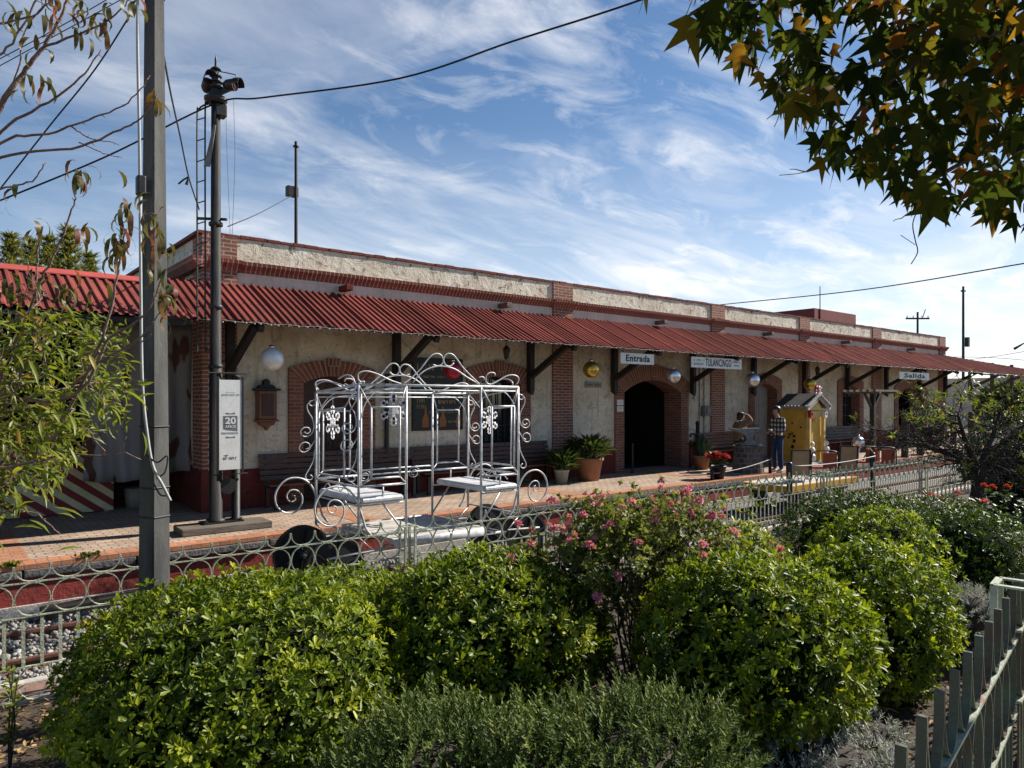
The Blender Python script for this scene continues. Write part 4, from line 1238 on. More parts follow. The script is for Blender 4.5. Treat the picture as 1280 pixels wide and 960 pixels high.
def lamp(off, d, r, L, z):
    d = Vector(d).normalized(); c = Vector((MX, MY, z)) + rt * off
    m = MB(); m.tube([c - d * L * .5, c - d * L * .2, c + d * L * .1, c + d * L * .5], [r * .55, r * .95, r, r * 1.05], 16)
    m.bar(Vector((MX, MY, z - .14)), c - Vector((0, 0, r * .6)), .05, .06)
    o = m.build('lamp', MT['black_metal'], t, smooth=False)
    m = MB(); m.tube([c + d * (L * .5 + .001), c + d * (L * .5 + .012)], [r * .86, r * .7], 16); m.build('lens', MT['lens'], o)
    m = MB()
    u = Vector((0, 0, 1)); s = d.cross(u).normalized()
    arcp = [c + d * L * .5 + (s * math.cos(a) + u * math.sin(a)) * r * 1.07 for a in np.linspace(R(-10), R(190), 12)]
    for p, q in zip(arcp[:-1], arcp[1:]):
        m.add([p, q, q + d * .10, p + d * .10], [(0, 1, 2, 3)])
    h = m.build('hood', MT['black_metal'], o); so = h.modifiers.new('s', 'SOLIDIFY'); so.thickness = .005
lamp(.20, rt * .95 - Vector((CS, SN, 0)) * .15, .082, .17, 6.45)
lamp(-.12, rt * .45 - Vector((CS, SN, 0)) * .45 + Vector((0, 0, .45)), .085, .17, 6.43)
m = MB(); m.tube([(MX, MY, 6.66), tuple(Vector((MX, MY, 6.60)) + rt * .29), tuple(Vector((MX, MY, 6.52)) + rt * .285)], .008, 5); m.build('stay_rod', MT['black_metal'], t)
m = MB(); m.box(MX - .02, MX + .14, MY - .08, MY + .08, 6.0, 6.17); m.build('junction_box', MT['black_metal'], t, bevel=.01)
# semaphore blade seen nearly edge on
a, b = Vector(atD(268, 156, 10.25)), Vector(atD(258, 208, 10.25))
m = MB(); s = rt * .045
m.add([tuple(p) for p in (a - s * .3, a + s * .4, b + s * 1.1, b - s * .9)] + [tuple(p + Vector((.01, .012, 0))) for p in (a - s * .3, a + s * .4, b + s * 1.1, b - s * .9)], [(0, 1, 2, 3), (7, 6, 5, 4), (0, 4, 5, 1), (1, 5, 6, 2), (2, 6, 7, 3), (3, 7, 4, 0)]); m.build('signal_arm', MT['pipe'], t)
# ladder
m = MB()
A = [atD(246.5, y, 10.42) for y in (440, 300, 150)]; B = [atD(256.5, y, 10.32) for y in (428, 300, 138)]
top = tuple(Vector((MX, MY, 6.20)) - rt * .1)
m.tube(catmull(A + [atD(249, 136, 10.42), atD(258, 130, 10.4), top], 5), .013, 6)
m.tube(catmull([tuple(Vector((MX, MY, 2.60)) - rt * .06), atD(259, 436, 10.33)] + B + [atD(259, 131, 10.32), top], 5), .013, 6)
for k in range(11):
    y = 150 + k * 26
    m.tube([atD(246.5, y, 10.42), atD(256.5, y - 3, 10.32)], .009, 5)
m.bar(atD(247, 273, 10.42), tuple(Vector((MX, MY, 4.50)) + rt * .16), .035, .035)
m.build('ladder', MT['black_metal'], t)
# second short pipe and banner
SX = MX + .285
m = MB(); m.lathe([(0, .1), (.09, .1), (.09, .14), (.062, .15), (.062, 2.22), (.07, 2.23), (0, 2.25)], (SX, MY, 0), 14); m.build('banner_pipe', MT['mast'], t, smooth=True)
m = MB(); m.tube([(MX - .13, MY - .09, 2.27), (SX + .12, MY - .09, 2.27)], .012, 6); m.build('clamp', MT['black_metal'], t)
m = MB(); m.tube([(MX - .10, MY - .09, .80), (SX + .14, MY - .09, .80)], .010, 6); m.build('clamp', MT['black_metal'], t)
m = MB(); m.lathe([(0, -.02), (.12, -.02), (.12, .02), (0, .02)], (MX + .15, MY - .06, .63), 18, axis='y'); m.build('round_plate', MT['black_metal'], t)
px0, px1, pz0, pz1 = MX + .005, MX + .325, .87, 2.17; PY = MY - .13
bn = thing('banner_sign', 'tall white banner with grey 20 emblem strapped to the signal mast', 'banner', ((px0 + px1) / 2, PY, pz0))
m = MB(); m.box(px0, px1, PY - .006, PY + .006, pz0, pz1); m.build('panel', MT['signwhite'], bn, bevel=.003)
m = MB()
for a, b in ((px0 - .028, px0 - .003), (px1 + .003, px1 + .028)): m.box(a, b, PY - .012, PY + .012, pz0 - .05, pz1 + .05)
m.build('frame', MT['black_metal'], bn)
cx = (px0 + px1) / 2; yy = PY - .0075
m = MB(); m.box(cx - .10, cx + .10, yy - .0005, yy + .0005, 1.46, 1.65)
m.add([(cx - .10, yy, 1.455), (cx + .10, yy, 1.455), (cx + .10, yy, 1.425), (cx - .06, yy, 1.445)], [(0, 1, 2, 3)])
m.build('emblem', MT['greyink'], bn)
for z in (1.685, 1.34):
    m = MB(); m.add([(cx - .065, yy, z - .012), (cx + .065, yy, z - .012), (cx + .065, yy, z + .014), (cx, yy, z), (cx - .065, yy, z + .014)], [(0, 1, 2, 3, 4)]); m.build('emblem_bar', MT['greyink'], bn)
m = MB(); m.add([(cx - .10, yy, 1.08), (cx - .06, yy, 1.06), (cx - .085, yy, 1.04), (cx - .03, yy, 1.075), (cx - .045, yy, 1.09)], [(0, 1, 2, 3, 4)])
m.build('bird_mark', MT['greyink'], bn)
text_mesh('20', .125, .004, MT['signwhite'], 'numerals', bn, (0, yy - PY - .002, 1.575 - pz0), width=.15)
text_mesh('AÑOS', .05, .001, MT['signwhite'], 'lettering', bn, (0, yy - PY - .002, 1.492 - pz0), width=.15)
m = MB(); fake_line(m, cx - .125, cx + .125, yy, 1.40, .028, 0); fake_line(m, cx - .13, cx + .13, yy, 1.955, .024, 0); m.box(cx - .07, cx + .07, yy - .0005, yy, 1.985, 1.99)
m.build('pale_print', MT['palegreyink'], bn)
m = MB(); fake_line(m, cx - .10, cx + .10, yy, 1.035, .036, 0); m.build('dark_print', MT['greyink'], bn)
m = MB(); m.box(-.62, .62, -.26, .26, 0, .098)
o = m.build('timber_slab', MT['timber'], loc=(0, 0, 0), bevel=.012); o.location = (3.3, 10.62, .003); o.rotation_euler = (0, 0, R(-1.5))
tag(o, 'flat grey timber slab on the platform under the signal mast', 'timber')

# ================================================================= CONCRETE POLE
q = atD(193, 700, 5.4); X0, Y0 = q[0], q[1]; g = gz(X0, Y0)
t = thing('concrete_pole', 'tall tapering grey concrete pole with a pale cable, in front of the shed', 'pole', (X0, Y0, g))
m = MB(); H = 5.02
def sect(w, ch, z):
    p = [(-w + ch, -w), (w - ch, -w), (w, -w + ch), (w, w - ch), (w - ch, w), (-w + ch, w), (-w, w - ch), (-w, -w + ch)]
    ca, sa = math.cos(R(27)), math.sin(R(27))
    return [(X0 + u * ca - v * sa, Y0 + u * sa + v * ca, z) for u, v in p]
rings = [sect(.088 - .036 * i / 8, .012, g - .1 + (H - g + .1) * i / 8) for i in range(9)]
m.add([p for r_ in rings for p in r_], [(i * 8 + j, i * 8 + (j + 1) % 8, i * 8 + 8 + (j + 1) % 8, i * 8 + 8 + j) for i in range(8) for j in range(8)] + [tuple(64 + j for j in range(8))])
m.build('shaft', MT['concrete'], t)
m = MB(); m.box(X0 - .085, X0 + .085, Y0 - .085, Y0 + .085, H - .06, H - .02); m.lathe([(0, H), (.04, H), (.05, H + .06), (.03, H + .12), (0, H + .13)], (X0, Y0, 0), 10); m.build('top_fitting', MT['black_metal'], t)
m = MB()
m.tube(catmull([atD(x, y, D) for x, y, D in ((172, -20, 5.3), (172, 60, 5.29), (174, 160, 5.28), (175, 240, 5.27), (176, 360, 5.24), (178, 480, 5.22), (185, 550, 5.2), (192, 585, 5.18), (203, 606, 5.18), (213, 626, 5.2))], 6), .011, 6); m.build('cable', MT['white_cable'], t, smooth=True)
for z in (1.22, 1.0, 1.68):
    m = MB(); r_ = sect(.089 - .03 * (z - g) / (H - g), .012, z); m.tube(r_ + [r_[0]], .006, 5); m.build('strap', MT['cable'], t)
m = MB()
m.tube(catmull([atD(181, 566, 5.2), atD(196, 578, 5.17), atD(209, 570, 5.2), atD(206, 590, 5.2), atD(195, 598, 5.18)], 5), .006, 5)
m.tube(catmull([atD(192, 604, 5.17), atD(200, 618, 5.17), atD(209, 620, 5.2)], 5), .006, 5)
m.build('loose_cord', MT['cable'], t)
m = MB(); q = atD(176, 232, 5.28); m.box(q[0] - .03, q[0] + .03, q[1] - .04, q[1] + .04, q[2] - .07, q[2] + .07); m.build('terminal_box', MT['black_metal'], t, bevel=.01)

# ================================================================= CARRIAGE
YN, YF = 7.80, 9.02
ca = thing('fairytale_carriage', 'silver white wire frame fairytale carriage with black wheels standing on the track', 'carriage', (5.25, 8.4, -.5))
ZT = lambda y: 2.065 - .085 * (y - YN) / (YF - YN)
zb = .83
XS = [4.0, 4.66, 5.84, 6.5]
wt = MT['white_tube']
mir = lambda x: 10.5 - x
_tube = MB.tube
def _thin(self, pts, r, n=6, m=0, cap=True):
    k = .80
    return _tube(self, pts, r * k if np.isscalar(r) else [q * k for q in r], n, m, cap)
MB.tube = _thin
def part(name, mb, mat=wt, par=None, smooth=True): return mb.build(name, mat, par or ca, smooth=smooth)
m = MB()
for y in (YN, YF):
    for x in XS:
        low = .03 if x in (4.66, 5.84) else .22
        m.tube([(x, y, low), (x, y, ZT(y))], .021, 8)
    m.tube([(4.0, y, ZT(y)), (6.5, y, ZT(y))], .021, 8); m.tube([(4.0, y, ZT(y) - .06), (6.5, y, ZT(y) - .06)], .012, 6)
    m.tube([(4.0, y, zb), (4.66, y, zb)], .018, 8); m.tube([(5.84, y, zb), (6.5, y, zb)], .018, 8)
    m.tube([(4.0, y, .60), (4.66, y, .60)], .014, 6); m.tube([(5.84, y, .60), (6.5, y, .60)], .014, 6)
    m.tube([(4.33, y, .60), (4.33, y, zb)], .014, 6); m.tube([(6.17, y, .60), (6.17, y, zb)], .014, 6)
    # diagonal supports from the seats to the chassis
    m.tube([(4.33, y, .60), (4.66, y, .18)], .016, 6); m.tube([(6.17, y, .60), (5.84, y, .18)], .016, 6)
    m.tube([(4.0, y, .22), (4.2, y, .05), (3.6, y, .02)], .016, 6); m.tube([(6.5, y, .22), (6.3, y, .05), (6.9, y, .02)], .016, 6)
for x in (4.0, 6.5):
    m.tube([(x, YN, ZT(YN)), (x, YF, ZT(YF))], .021, 8); m.tube([(x, YN, zb), (x, YF, zb)], .018, 8); m.tube([(x, YN, .60), (x, YF, .60)], .014, 6); m.tube([(x, YN, .26), (x, YF, .26)], .014, 6)
for x in (4.66, 5.84): m.tube([(x, YN, ZT(YN)), (x, YF, ZT(YF))], .014, 6)
m.tube([(4.66, YF, zb + .07), (5.84, YF, zb + .07)], .014, 6); m.tube([(4.66, YF, zb), (5.84, YF, zb)], .016, 6)
part('cage_frame', m)
# window frames: inner rectangles tied to the corners by short diagonals
def window(P):  # P(u, v, d): u across 0..1, v up 0..1, d inwards
    m = MB(); i0, i1, j0, j1, d = .2, .8, .08, .78, .07
    c = [P(i0, j0, d), P(i1, j0, d), P(i1, j1, d), P(i0, j1, d)]
    for a, b in zip(c, c[1:] + c[:1]): m.tube([a, b], .016, 7)
    for a, b in zip(c, (P(0, 0, 0), P(1, 0, 0), P(1, 1, 0), P(0, 1, 0))): m.tube([a, b], .010, 6)
    m.tube(catmull([P(.03, .62, 0), P(.12, .80, .0), P(.35, .93, 0), P(.65, .96, 0), P(.97, .97, 0)], 5), .009, 6)
    return m
hN, hF = ZT(YN) - zb, ZT(YF) - zb
part('window_frame', window(lambda u, v, d: (4.0 + .66 * u, YN - d, zb + hN * v)))
part('window_frame', window(lambda u, v, d: (6.5 - .66 * u, YN - d, zb + hN * v)))
part('window_frame', window(lambda u, v, d: (4.0 + .66 * u, YF + d, zb + hF * v)))
part('window_frame', window(lambda u, v, d: (6.5 - .66 * u, YF + d, zb + hF * v)))
part('window_frame', window(lambda u, v, d: (4.0 - d, YF + (YN - YF) * u, zb + (hF + (hN - hF) * u) * v)))
part('window_frame', window(lambda u, v, d: (6.5 + d, YF + (YN - YF) * u, zb + (hF + (hN - hF) * u) * v)))
# scrollwork traced in the plane of the near side, then repeated on the far side
def zpx(zx, zy): return 320 + zx / 3.368, 420 + zy / 3.368
def tr(pts): return [np.array(atY(*zpx(*p), YN))[[0, 2]] for p in pts]
crown = [tr(x) for x in (
    [(452, 205), (455, 195), (440, 197), (430, 185), (430, 165), (445, 155), (475, 153), (520, 168), (570, 192), (610, 205)],
    [(620, 205), (645, 188), (690, 145), (725, 100), (745, 82), (765, 78), (782, 88), (788, 108), (780, 125), (762, 130), (745, 124)],
    [(660, 200), (690, 165), (730, 140), (780, 131), (835, 142), (885, 175), (940, 207)],
    [(940, 205), (905, 172), (870, 135), (845, 100), (828, 82), (808, 78), (793, 90), (790, 110), (800, 128), (818, 130), (832, 118)],
    [(1095, 207), (1104, 195), (1104, 178), (1085, 168), (1055, 172), (1015, 195), (985, 207), (968, 195), (970, 170), (985, 158), (1003, 160), (1008, 170)],
    [(938, 178), (955, 176), (966, 190)])]
big = tr([(485, 838), (462, 810), (450, 770), (432, 715), (412, 672), (385, 645), (350, 634), (312, 638), (278, 660), (255, 695), (247, 730), (256, 768), (285, 795), (320, 800), (350, 785), (368, 755), (370, 722), (355, 698), (330, 690), (309, 700), (301, 720), (308, 740), (324, 746), (338, 736), (337, 720), (325, 716)])
sideU = [tr(x) for x in (
    [(1108, 262), (1116, 268), (1124, 262), (1122, 250), (1112, 246), (1104, 238)],
    [(1122, 250), (1132, 266), (1128, 290), (1116, 315), (1110, 345), (1115, 372), (1130, 386), (1146, 382), (1152, 366), (1142, 352), (1127, 353), (1122, 366), (1131, 375), (1140, 368)],
    [(1106, 402), (1118, 422), (1128, 440), (1144, 446), (1155, 434), (1152, 416), (1138, 408), (1125, 416), (1125, 430), (1136, 435)],
    [(1108, 440), (1112, 480), (1124, 510), (1136, 535), (1134, 552), (1121, 556), (1114, 546), (1122, 537)])]
base_zt = ZT(YN)
for y, mirror in ((YN, False), (YF, True)):
    dz = ZT(y) - base_zt
    m = MB()
    for c in crown:
        cc = catmull(c, 4); m.tube([((mir(x) if mirror else x), y, z + dz + .012) for x, z in cc], .0115, 6)
    part('crown_scroll', m)
    for mr in (False, True):
        m = MB(); cc = catmull(big, 4); m.tube([((mir(x) if mr else x), y, z) for x, z in cc], [.018 - .008 * i / len(cc) for i in range(len(cc))], 6); part('floor_scroll', m)
        m = MB()
        for c in sideU: m.tube([((x if mr else mir(x)), y, z + dz) for x, z in catmull(c, 4)], .0095, 5)
        part('side_scroll', m)
for x in (4.0, 6.5):
    m = MB()
    L = YF - YN
    e1 = [(.98, .00), (1.0, .06), (.90, .10), (.72, .10), (.5, .05), (.32, .0)]
    e2 = [(.45, .10), (.28, .13), (.14, .09), (.10, .02), (.2, -.01), (.3, .02)]
    for e in (e1, e2):
        m = MB(); m.tube([(x, YN + L * u, ZT(YN + L * u) + .02 + v) for u, v in catmull(e, 5)], .0115, 6); part('end_scroll', m)
    m = MB()
    e3 = [(.2, .0), (.3, .07), (.4, .01), (.5, .08), (.6, .01), (.7, .07), (.8, 0)]
    m.tube([(x, YN + L * u, zb - .10 + v) for u, v in catmull(e3, 5)], .008, 5)
    part('end_scroll', m)
m = MB()
for x0 in (4.7, 5.5):
    for sgn in (1,):
        m.tube([(x0 + .02 + .1 * math.cos(a) * (1 - a / 16), YF, zb - .02 - .0 + .09 * math.sin(a) * (1 - a / 16)) for a in np.linspace(0, 11, 40)], .008, 5)
part('sill_scroll', m)
for x0, x1 in ((4.02, 4.62), (5.88, 6.48)):
    m = MB(); m.box(x0, x1, YN - .03, YF - .03, .615, .70); part('seat', m, MT['seatpad'], smooth=False).modifiers.new('bevel', 'BEVEL').width = .03
m = MB()
for k in range(7):
    y0 = YN - .06 + k * .19; m.box(4.45, 5.86, y0, y0 + .18, .10, .155)
part('deck', m, MT['deckboard'], smooth=False)
m = MB(); m.box(4.45, 5.86, YN - .075, YN - .063, .045, .15); m.box(4.45, 5.86, YF + .15, YF + .165, .045, .15)
for y in (YN + .15, YF - .15):
    m.tube([(3.55, y, .0), (6.95, y, .0)], .022, 6)
for x in (3.75, 6.75): m.tube([(x, YN - .02, -.13), (x, YF + .02, -.13)], .022, 8)
for x, s in ((3.75, 1), (6.75, -1)):
    for y in (YN + .15, YF - .15):
        m.tube([(x, y, -.13), (x, y, .0)], .018, 6); m.tube([(x, y, -.13), (x + s * .75, y, .06)], .016, 6)
m.tube([(4.5, YN + .15, .05), (5.2, YN + .15, -.3), (6.05, YN + .15, .05)], .014, 6)
part('chassis', m)
for x in (3.75, 6.75):
    for y in (7.93, 8.89):
        m = MB(); rr = .375; c = (x, y, -.123)
        m.lathe([(0, -.03), (rr - .04, -.03), (rr - .035, -.045), (rr, -.045), (rr, .045), (rr - .035, .045), (rr - .04, .03), (0, .03)], c, 40, axis='y')
        w = m.build('wheel', MT['wheel'], ca, smooth=False)
        m = MB(); m.lathe([(0, -.07), (.05, -.07), (.06, -.031), (.06, .031), (.05, .07), (0, .07)], c, 14, axis='y'); m.build('hub', MT['black_metal'], w)
        m = MB()
        for k in range(3):
            a = k * PI / 3 + .35; m.bar((c[0] - math.cos(a) * (rr - .05), y - .036, c[2] - math.sin(a) * (rr - .05)), (c[0] + math.cos(a) * (rr - .05), y - .036, c[2] + math.sin(a) * (rr - .05)), .012, .05, up=(0, 1, 0))
        m.build('spoke', MT['black_wood'], w)
MB.tube = _tube
# snowflakes hanging in the windows
def snowflake(c, ux, size, label):
    t = thing('snowflake', label, 'snowflake', c, 'white snowflakes hung in the carriage windows')
    ux = Vector(ux).normalized(); uz = Vector((0, 0, 1)); n = ux.cross(uz); C = Vector(c); m = MB()
    def bar2(a, b, w):
        A_ = C + ux * a[0] + uz * a[1]; B_ = C + ux * b[0] + uz * b[1]; m.bar(A_, B_, w, .009, up=tuple(n))
    for k in range(6):
        an = PI / 2 + k * PI / 3
        d = np.array((math.cos(an), math.sin(an)))
        bar2(d * size * .1, d * size, .036)
        for f, l in ((.50, .30), (.76, .24)):
            for s in (-1, 1):
                e = np.array((math.cos(an + s * R(42)), math.sin(an + s * R(42)))); bar2(d * size * f, d * size * f + e * size * l, .036)
    hexa = [(size * .34 * math.cos(PI / 6 + k * PI / 3), size * .34 * math.sin(PI / 6 + k * PI / 3)) for k in range(6)]
    m.prism(hexa, -.006, .006, lambda u, v, d: tuple(C + ux * u + uz * v + n * d))
    m.build('flake', MT['snow'], t)
    m = MB(); m.tube([tuple(C + uz * size), tuple(C + uz * size * 1.5)], .003, 4); m.build('string', MT['white_cable'], t)
snowflake(atX(416, 528, 4.03), (0, 1, 0), .215, 'white snowflake in the left end window of the carriage')
snowflake(atY(492, 512, YN + .06), (1, 0, 0), .20, 'white snowflake in the near side window of the carriage')
snowflake(atX(612, 525, 6.44), (0, 1, 0), .205, 'white snowflake in the right end window of the carriage')

# ================================================================= RAIL CART WITH CHAIRS
ct = thing('rail_cart', 'flat rail cart with pale deck and yellow edge standing on the track', 'cart', (15.4, 8.4, -.5))
m = MB()
for k in range(6): m.box(13.9, 16.9, 7.86 + k * .17, 7.86 + k * .17 + .162, .02, .075)
m.build('deck', MT['deckboard'], ct)
m = MB(); m.box(13.88, 16.92, 7.80, 7.857, -.07, .08); m.box(13.88, 16.92, 8.885, 8.94, -.07, .08); m.box(13.84, 13.878, 7.80, 8.94, -.07, .08); m.box(16.922, 16.96, 7.80, 8.94, -.07, .08); m.build('edge_beam', MT['cart_yellow'], ct, bevel=.008)
m = MB(); m.box(13.95, 16.8, 7.98, 8.06, -.2, .018); m.box(13.95, 16.8, 8.74, 8.82, -.2, .018); m.build('chassis_beam', MT['black_metal'], ct)
for x in (14.5, 16.3):
    for y in (7.93, 8.85):
        m = MB(); m.lathe([(0, -.04), (.2, -.04), (.2, .03), (.23, .035), (.23, .05), (0, .05)], (x, y, -.28), 20, axis='y'); m.build('wheel', MT['black_metal'], ct)
def chair(kind, label):
    t = thing('deck_chair', label, 'chair', (0, 0, 0), 'chairs on the rail cart')
    if kind == 'beige':
        m = MB(); m.bar((-.215, 0, .16), (-.215, -.14, .98), .04, .04); m.bar((.215, 0, .16), (.215, -.14, .98), .04, .04); m.bar((-.235, -.14, .995), (.235, -.14, .995), .045, .035)
        for s in (-1, 1):
            m.tube([(s * .24, 0, 0), (s * .24, 0, .2), (s * .24, .45, .22), (s * .24, .45, 0)], .016, 6); m.tube([(s * .25, -.05, .52), (s * .26, .38, .50), (s * .25, .42, .22)], .014, 6)
        m.build('frame', MT['black_metal'], t)
        m = MB(); m.add([(-.195, -.008, .19), (.195, -.008, .19), (.195, -.140, .965), (-.195, -.140, .965), (-.195, .010, .195), (.195, .010, .195), (.195, -.122, .97), (-.195, -.122, .97)], [(3, 2, 1, 0), (4, 5, 6, 7), (0, 1, 5, 4), (1, 2, 6, 5), (2, 3, 7, 6), (3, 0, 4, 7)]); m.build('backrest', MT['chairbeige'], t)
        m = MB(); m.box(-.225, .225, .02, .45, .19, .22); m.build('seat', MT['chairbeige'], t, bevel=.006)
    else:
        m = MB(); m.tube(catmull([(-.36, 0, .0), (-.36, 0, .5), (-.33, -.03, .74), (-.22, -.05, .82), (0, -.06, .84), (.22, -.05, .82), (.33, -.03, .74), (.36, 0, .5), (.36, 0, 0)], 6), .02, 8)
        for s in (-1, 1): m.tube(catmull([(s * .36, 0, .45), (s * .37, .3, .5), (s * .36, .48, .30), (s * .36, .48, 0)], 5), .018, 6)
        m.build('frame', MT['black_metal'], t, smooth=True)
        m = MB(); m.box(-.06, .32, -.035, .0, .22, .76); m.build('backrest', MT['chairred'], t, bevel=.03)
        m = MB(); m.box(-.33, .33, .01, .47, .2, .27); m.build('seat', MT['chairred'], t, bevel=.02)
    return t
def put(t, px, py, Y, rz):
    q = atY(px, py, Y); t.location = (q[0], Y, .078); t.scale = (.9, .9, .70); t.rotation_euler = (0, 0, rz)
put(chair('beige', 'beige sling chair nearest the anvil, its back to the garden'), 1000, 600, 8.15, R(-52))
put(chair('red', 'orange red chair with rounded frame between the two beige chairs'), 1031, 598, 8.5, R(-40))
put(chair('beige', 'beige sling chair between two orange red chairs'), 1060, 595, 8.15, R(-55))
put(chair('red', 'orange red chair with rounded frame third from the right end of the cart'), 1084, 596, 8.55, R(-35))
put(chair('red', 'orange red chair with rounded frame at the right end of the cart'), 1104, 596, 8.2, R(-45))

# rope barriers by the track
def sagline(a, b, sag, n=10):
    a, b = Vector(a), Vector(b)
    return [tuple(a.lerp(b, i / n) - Vector((0, 0, sag * 4 * (i / n) * (1 - i / n)))) for i in range(n + 1)]
for pa, pb, rr, z0, lb in (((890, 588, 9.93), (962.5, 570, 9.93), .04, 0, 'low barrier of two black posts and a pale cord in front of the anvil pedestal'),
                           ((987, 578, 7.45), (1091, 566, 7.45), .055, -.60, 'thick black posts and pale cord in front of the rail cart chairs')):
    qa, qb = atY(*pa), atY(*pb)
    t = thing('rope_barrier', lb, 'barrier', (qa[0], qa[1], z0), 'rope barriers along the track')
    for q in (qa, qb):
        m = MB(); m.lathe([(0, z0), (rr, z0), (rr, q[2] - .03), (rr * .8, q[2]), (0, q[2] + .01)], (q[0], q[1], 0), 12); m.build('post', MT['steel_post'], t, smooth=True)
    m = MB(); m.tube(sagline((qa[0], qa[1] - rr, qa[2] - .07), (qb[0], qb[1] - rr, qb[2] - .07), .05), .011, 5); m.build('cord', MT['white_cable'], t, smooth=True)

# ================================================================= FENCES
def fence_unit(mb, P, out, p, z3, z2, z1, zt, zlow, w, t, bars=True, lower=True, picket=.024):
    """P(u) -> base point along the fence; one bay of width p starting at u"""
    def S(path): mb.strip([P(u) + np.array((0, 0, z)) for u, z in path], out, w, t)
    c, h = (z1 + z2) / 2, (z1 - z2) / 2
    S([(p / 2 + (p / 2 - t / 2) * math.cos(a), c + (h - t / 2) * math.sin(a)) for a in np.linspace(0, 2 * PI, 21)])
    S([(p / 2 - p / 2 * math.cos(a) * (1 - .03), zt - (zt - z1 - t) * math.sin(a) ** .8) for a in np.linspace(0, PI, 13)])
    if bars:
        for u in (p * .25, p * .75):
            q = P(u); mb.bar((q[0], q[1], z3), (q[0], q[1], z2), picket, .010, up=out)
    if lower:
        h2 = (z3 - zlow)
        S([(p / 2 - p / 2 * math.cos(a), z3 - t - h2 * math.sin(a)) for a in np.linspace(0, PI, 11)])
        S([(p / 2 - p / 2 * math.cos(a), z3 - h2 * 1 + h2 * math.sin(a)) for a in np.linspace(0, PI, 11)])
# garden fence along the track
FY = 6.65
fn = thing('garden_fence', 'pale green wrought fence of circles and bars along the railway track', 'fence', (8, FY, -.5))
posts = [-.55, 3.99, 8.54, 13.09, 17.64, 22.2]
for a, b in zip(posts[:-1], posts[1:]):
    m = MB(); n = round((b - a - .16) / .25); p = (b - a - .16) / n; u0 = a + .08
    for k in range(n):
        P = lambda u, k=k: np.array((u0 + k * p + u, FY, 0))
        fence_unit(m, P, (0, 1, 0), p, -.187, .20, .464, .595, -.44, .022, .007)
    for z in (.464, .20, -.187): m.box(u0, u0 + n * p, FY - .011, FY + .011, z - .004, z + .006)
    m.build('fence_panel', MT['fence'], fn)
for x in posts:
    m = MB()
    for dx in (-.06, .06):
        for dy in (-.06, .06): m.box(x + dx - .012, x + dx + .012, FY + dy - .012, FY + dy + .012, -.62, .52)
    m.box(x - .073, x + .073, FY - .073, FY - .06 + .013, .521, .530); m.box(x - .073, x + .073, FY + .047, FY + .073, .521, .530); m.box(x - .073, x - .047, FY - .046, FY + .046, .521, .530); m.box(x + .047, x + .073, FY - .046, FY + .046, .521, .530)
    m.build('fence_post', MT['fence'], fn)
# near fence
f0 = np.array((1.854, .75)); dv = np.array((.2155, .034)); p = float(np.linalg.norm(dv)); e = dv / p
out2 = (-e[1], e[0], 0)
nf_ = thing('wrought_fence', 'worn dark green wrought fence of tall loops in the right foreground', 'fence', (f0[0] + 1.2, f0[1] + .2, -.25))
BOX = 9.3
for k0, k1 in ((-7, 9), (10, 26)):
    m = MB()
    off = 0 if k0 < 0 else -.4
    for k in range(k0, k1):
        P = lambda u, k=k: np.array((f0[0] + e[0] * ((k + off) * p + u), f0[1] + e[1] * ((k + off) * p + u), 0))
        fence_unit(m, P, out2, p, -.02, .47, .80, 1.03, -.2, .027, .007)
    A = f0 + e * (k0 + off) * p; B = f0 + e * (k1 + off) * p
    m.build('fence_panel', MT['fence_near'], nf_)
    for z in (.80, .47, -.02):
        m = MB(); m.bar((A[0], A[1], z + .002), (B[0], B[1], z + .002), .038, .011); m.build('fence_rail', MT['fence_rail'], nf_)
for kk in (BOX, -7.4):
    c = f0 + e * kk * p; m = MB(); nn = np.array((-e[1], e[0]))
    cor = [c + e * a + nn * b for a, b in ((-.085, -.07), (.085, -.07), (.085, .07), (-.085, .07))]
    for q in cor: m.bar((q[0], q[1], -.35), (q[0], q[1], 1.03), .030, .010, up=(*e, 0))
    for a, b in zip(cor, cor[1:] + cor[:1]): m.bar((a[0], a[1], 1.035), (b[0], b[1], 1.035), .030, .009)
    m.build('fence_post', MT['fence'], nf_)

# ================================================================= POLES AND WIRES BEYOND
def far_pole(name, px, ytop, D, r, label, zbase=-.8, group=None, cat='pole', extra=None):
    q = atD(px, ytop, D)
    t = thing(name, label, cat, (q[0], q[1], zbase), group)
    m = MB(); m.tube([(q[0], q[1], zbase), (q[0], q[1], q[2])], [r * 1.2, r * .8], 8); m.build('shaft', MT['black_wood'], t)
    if extra: extra(t, q)
    return t
def ant(t, q):
    c = atD(365, 239, 20.0); m = MB(); m.box(c[0] - .16, c[0] + .16, c[1] - .1, c[1] + .1, c[2] - .16, c[2] + .13); m.build('floodlight', MT['black_metal'], t, bevel=.02)
    m = MB(); m.lathe([(.09, q[2] - .15), (.09, q[2] - .12), (0, q[2] - .12)], (q[0], q[1], 0), 8); m.build('tip', MT['black_metal'], t)
far_pole('lamp_pole', 370, 177, 20.0, .055, 'thin dark pole with a small floodlight rising behind the left parapet', 0, extra=ant)
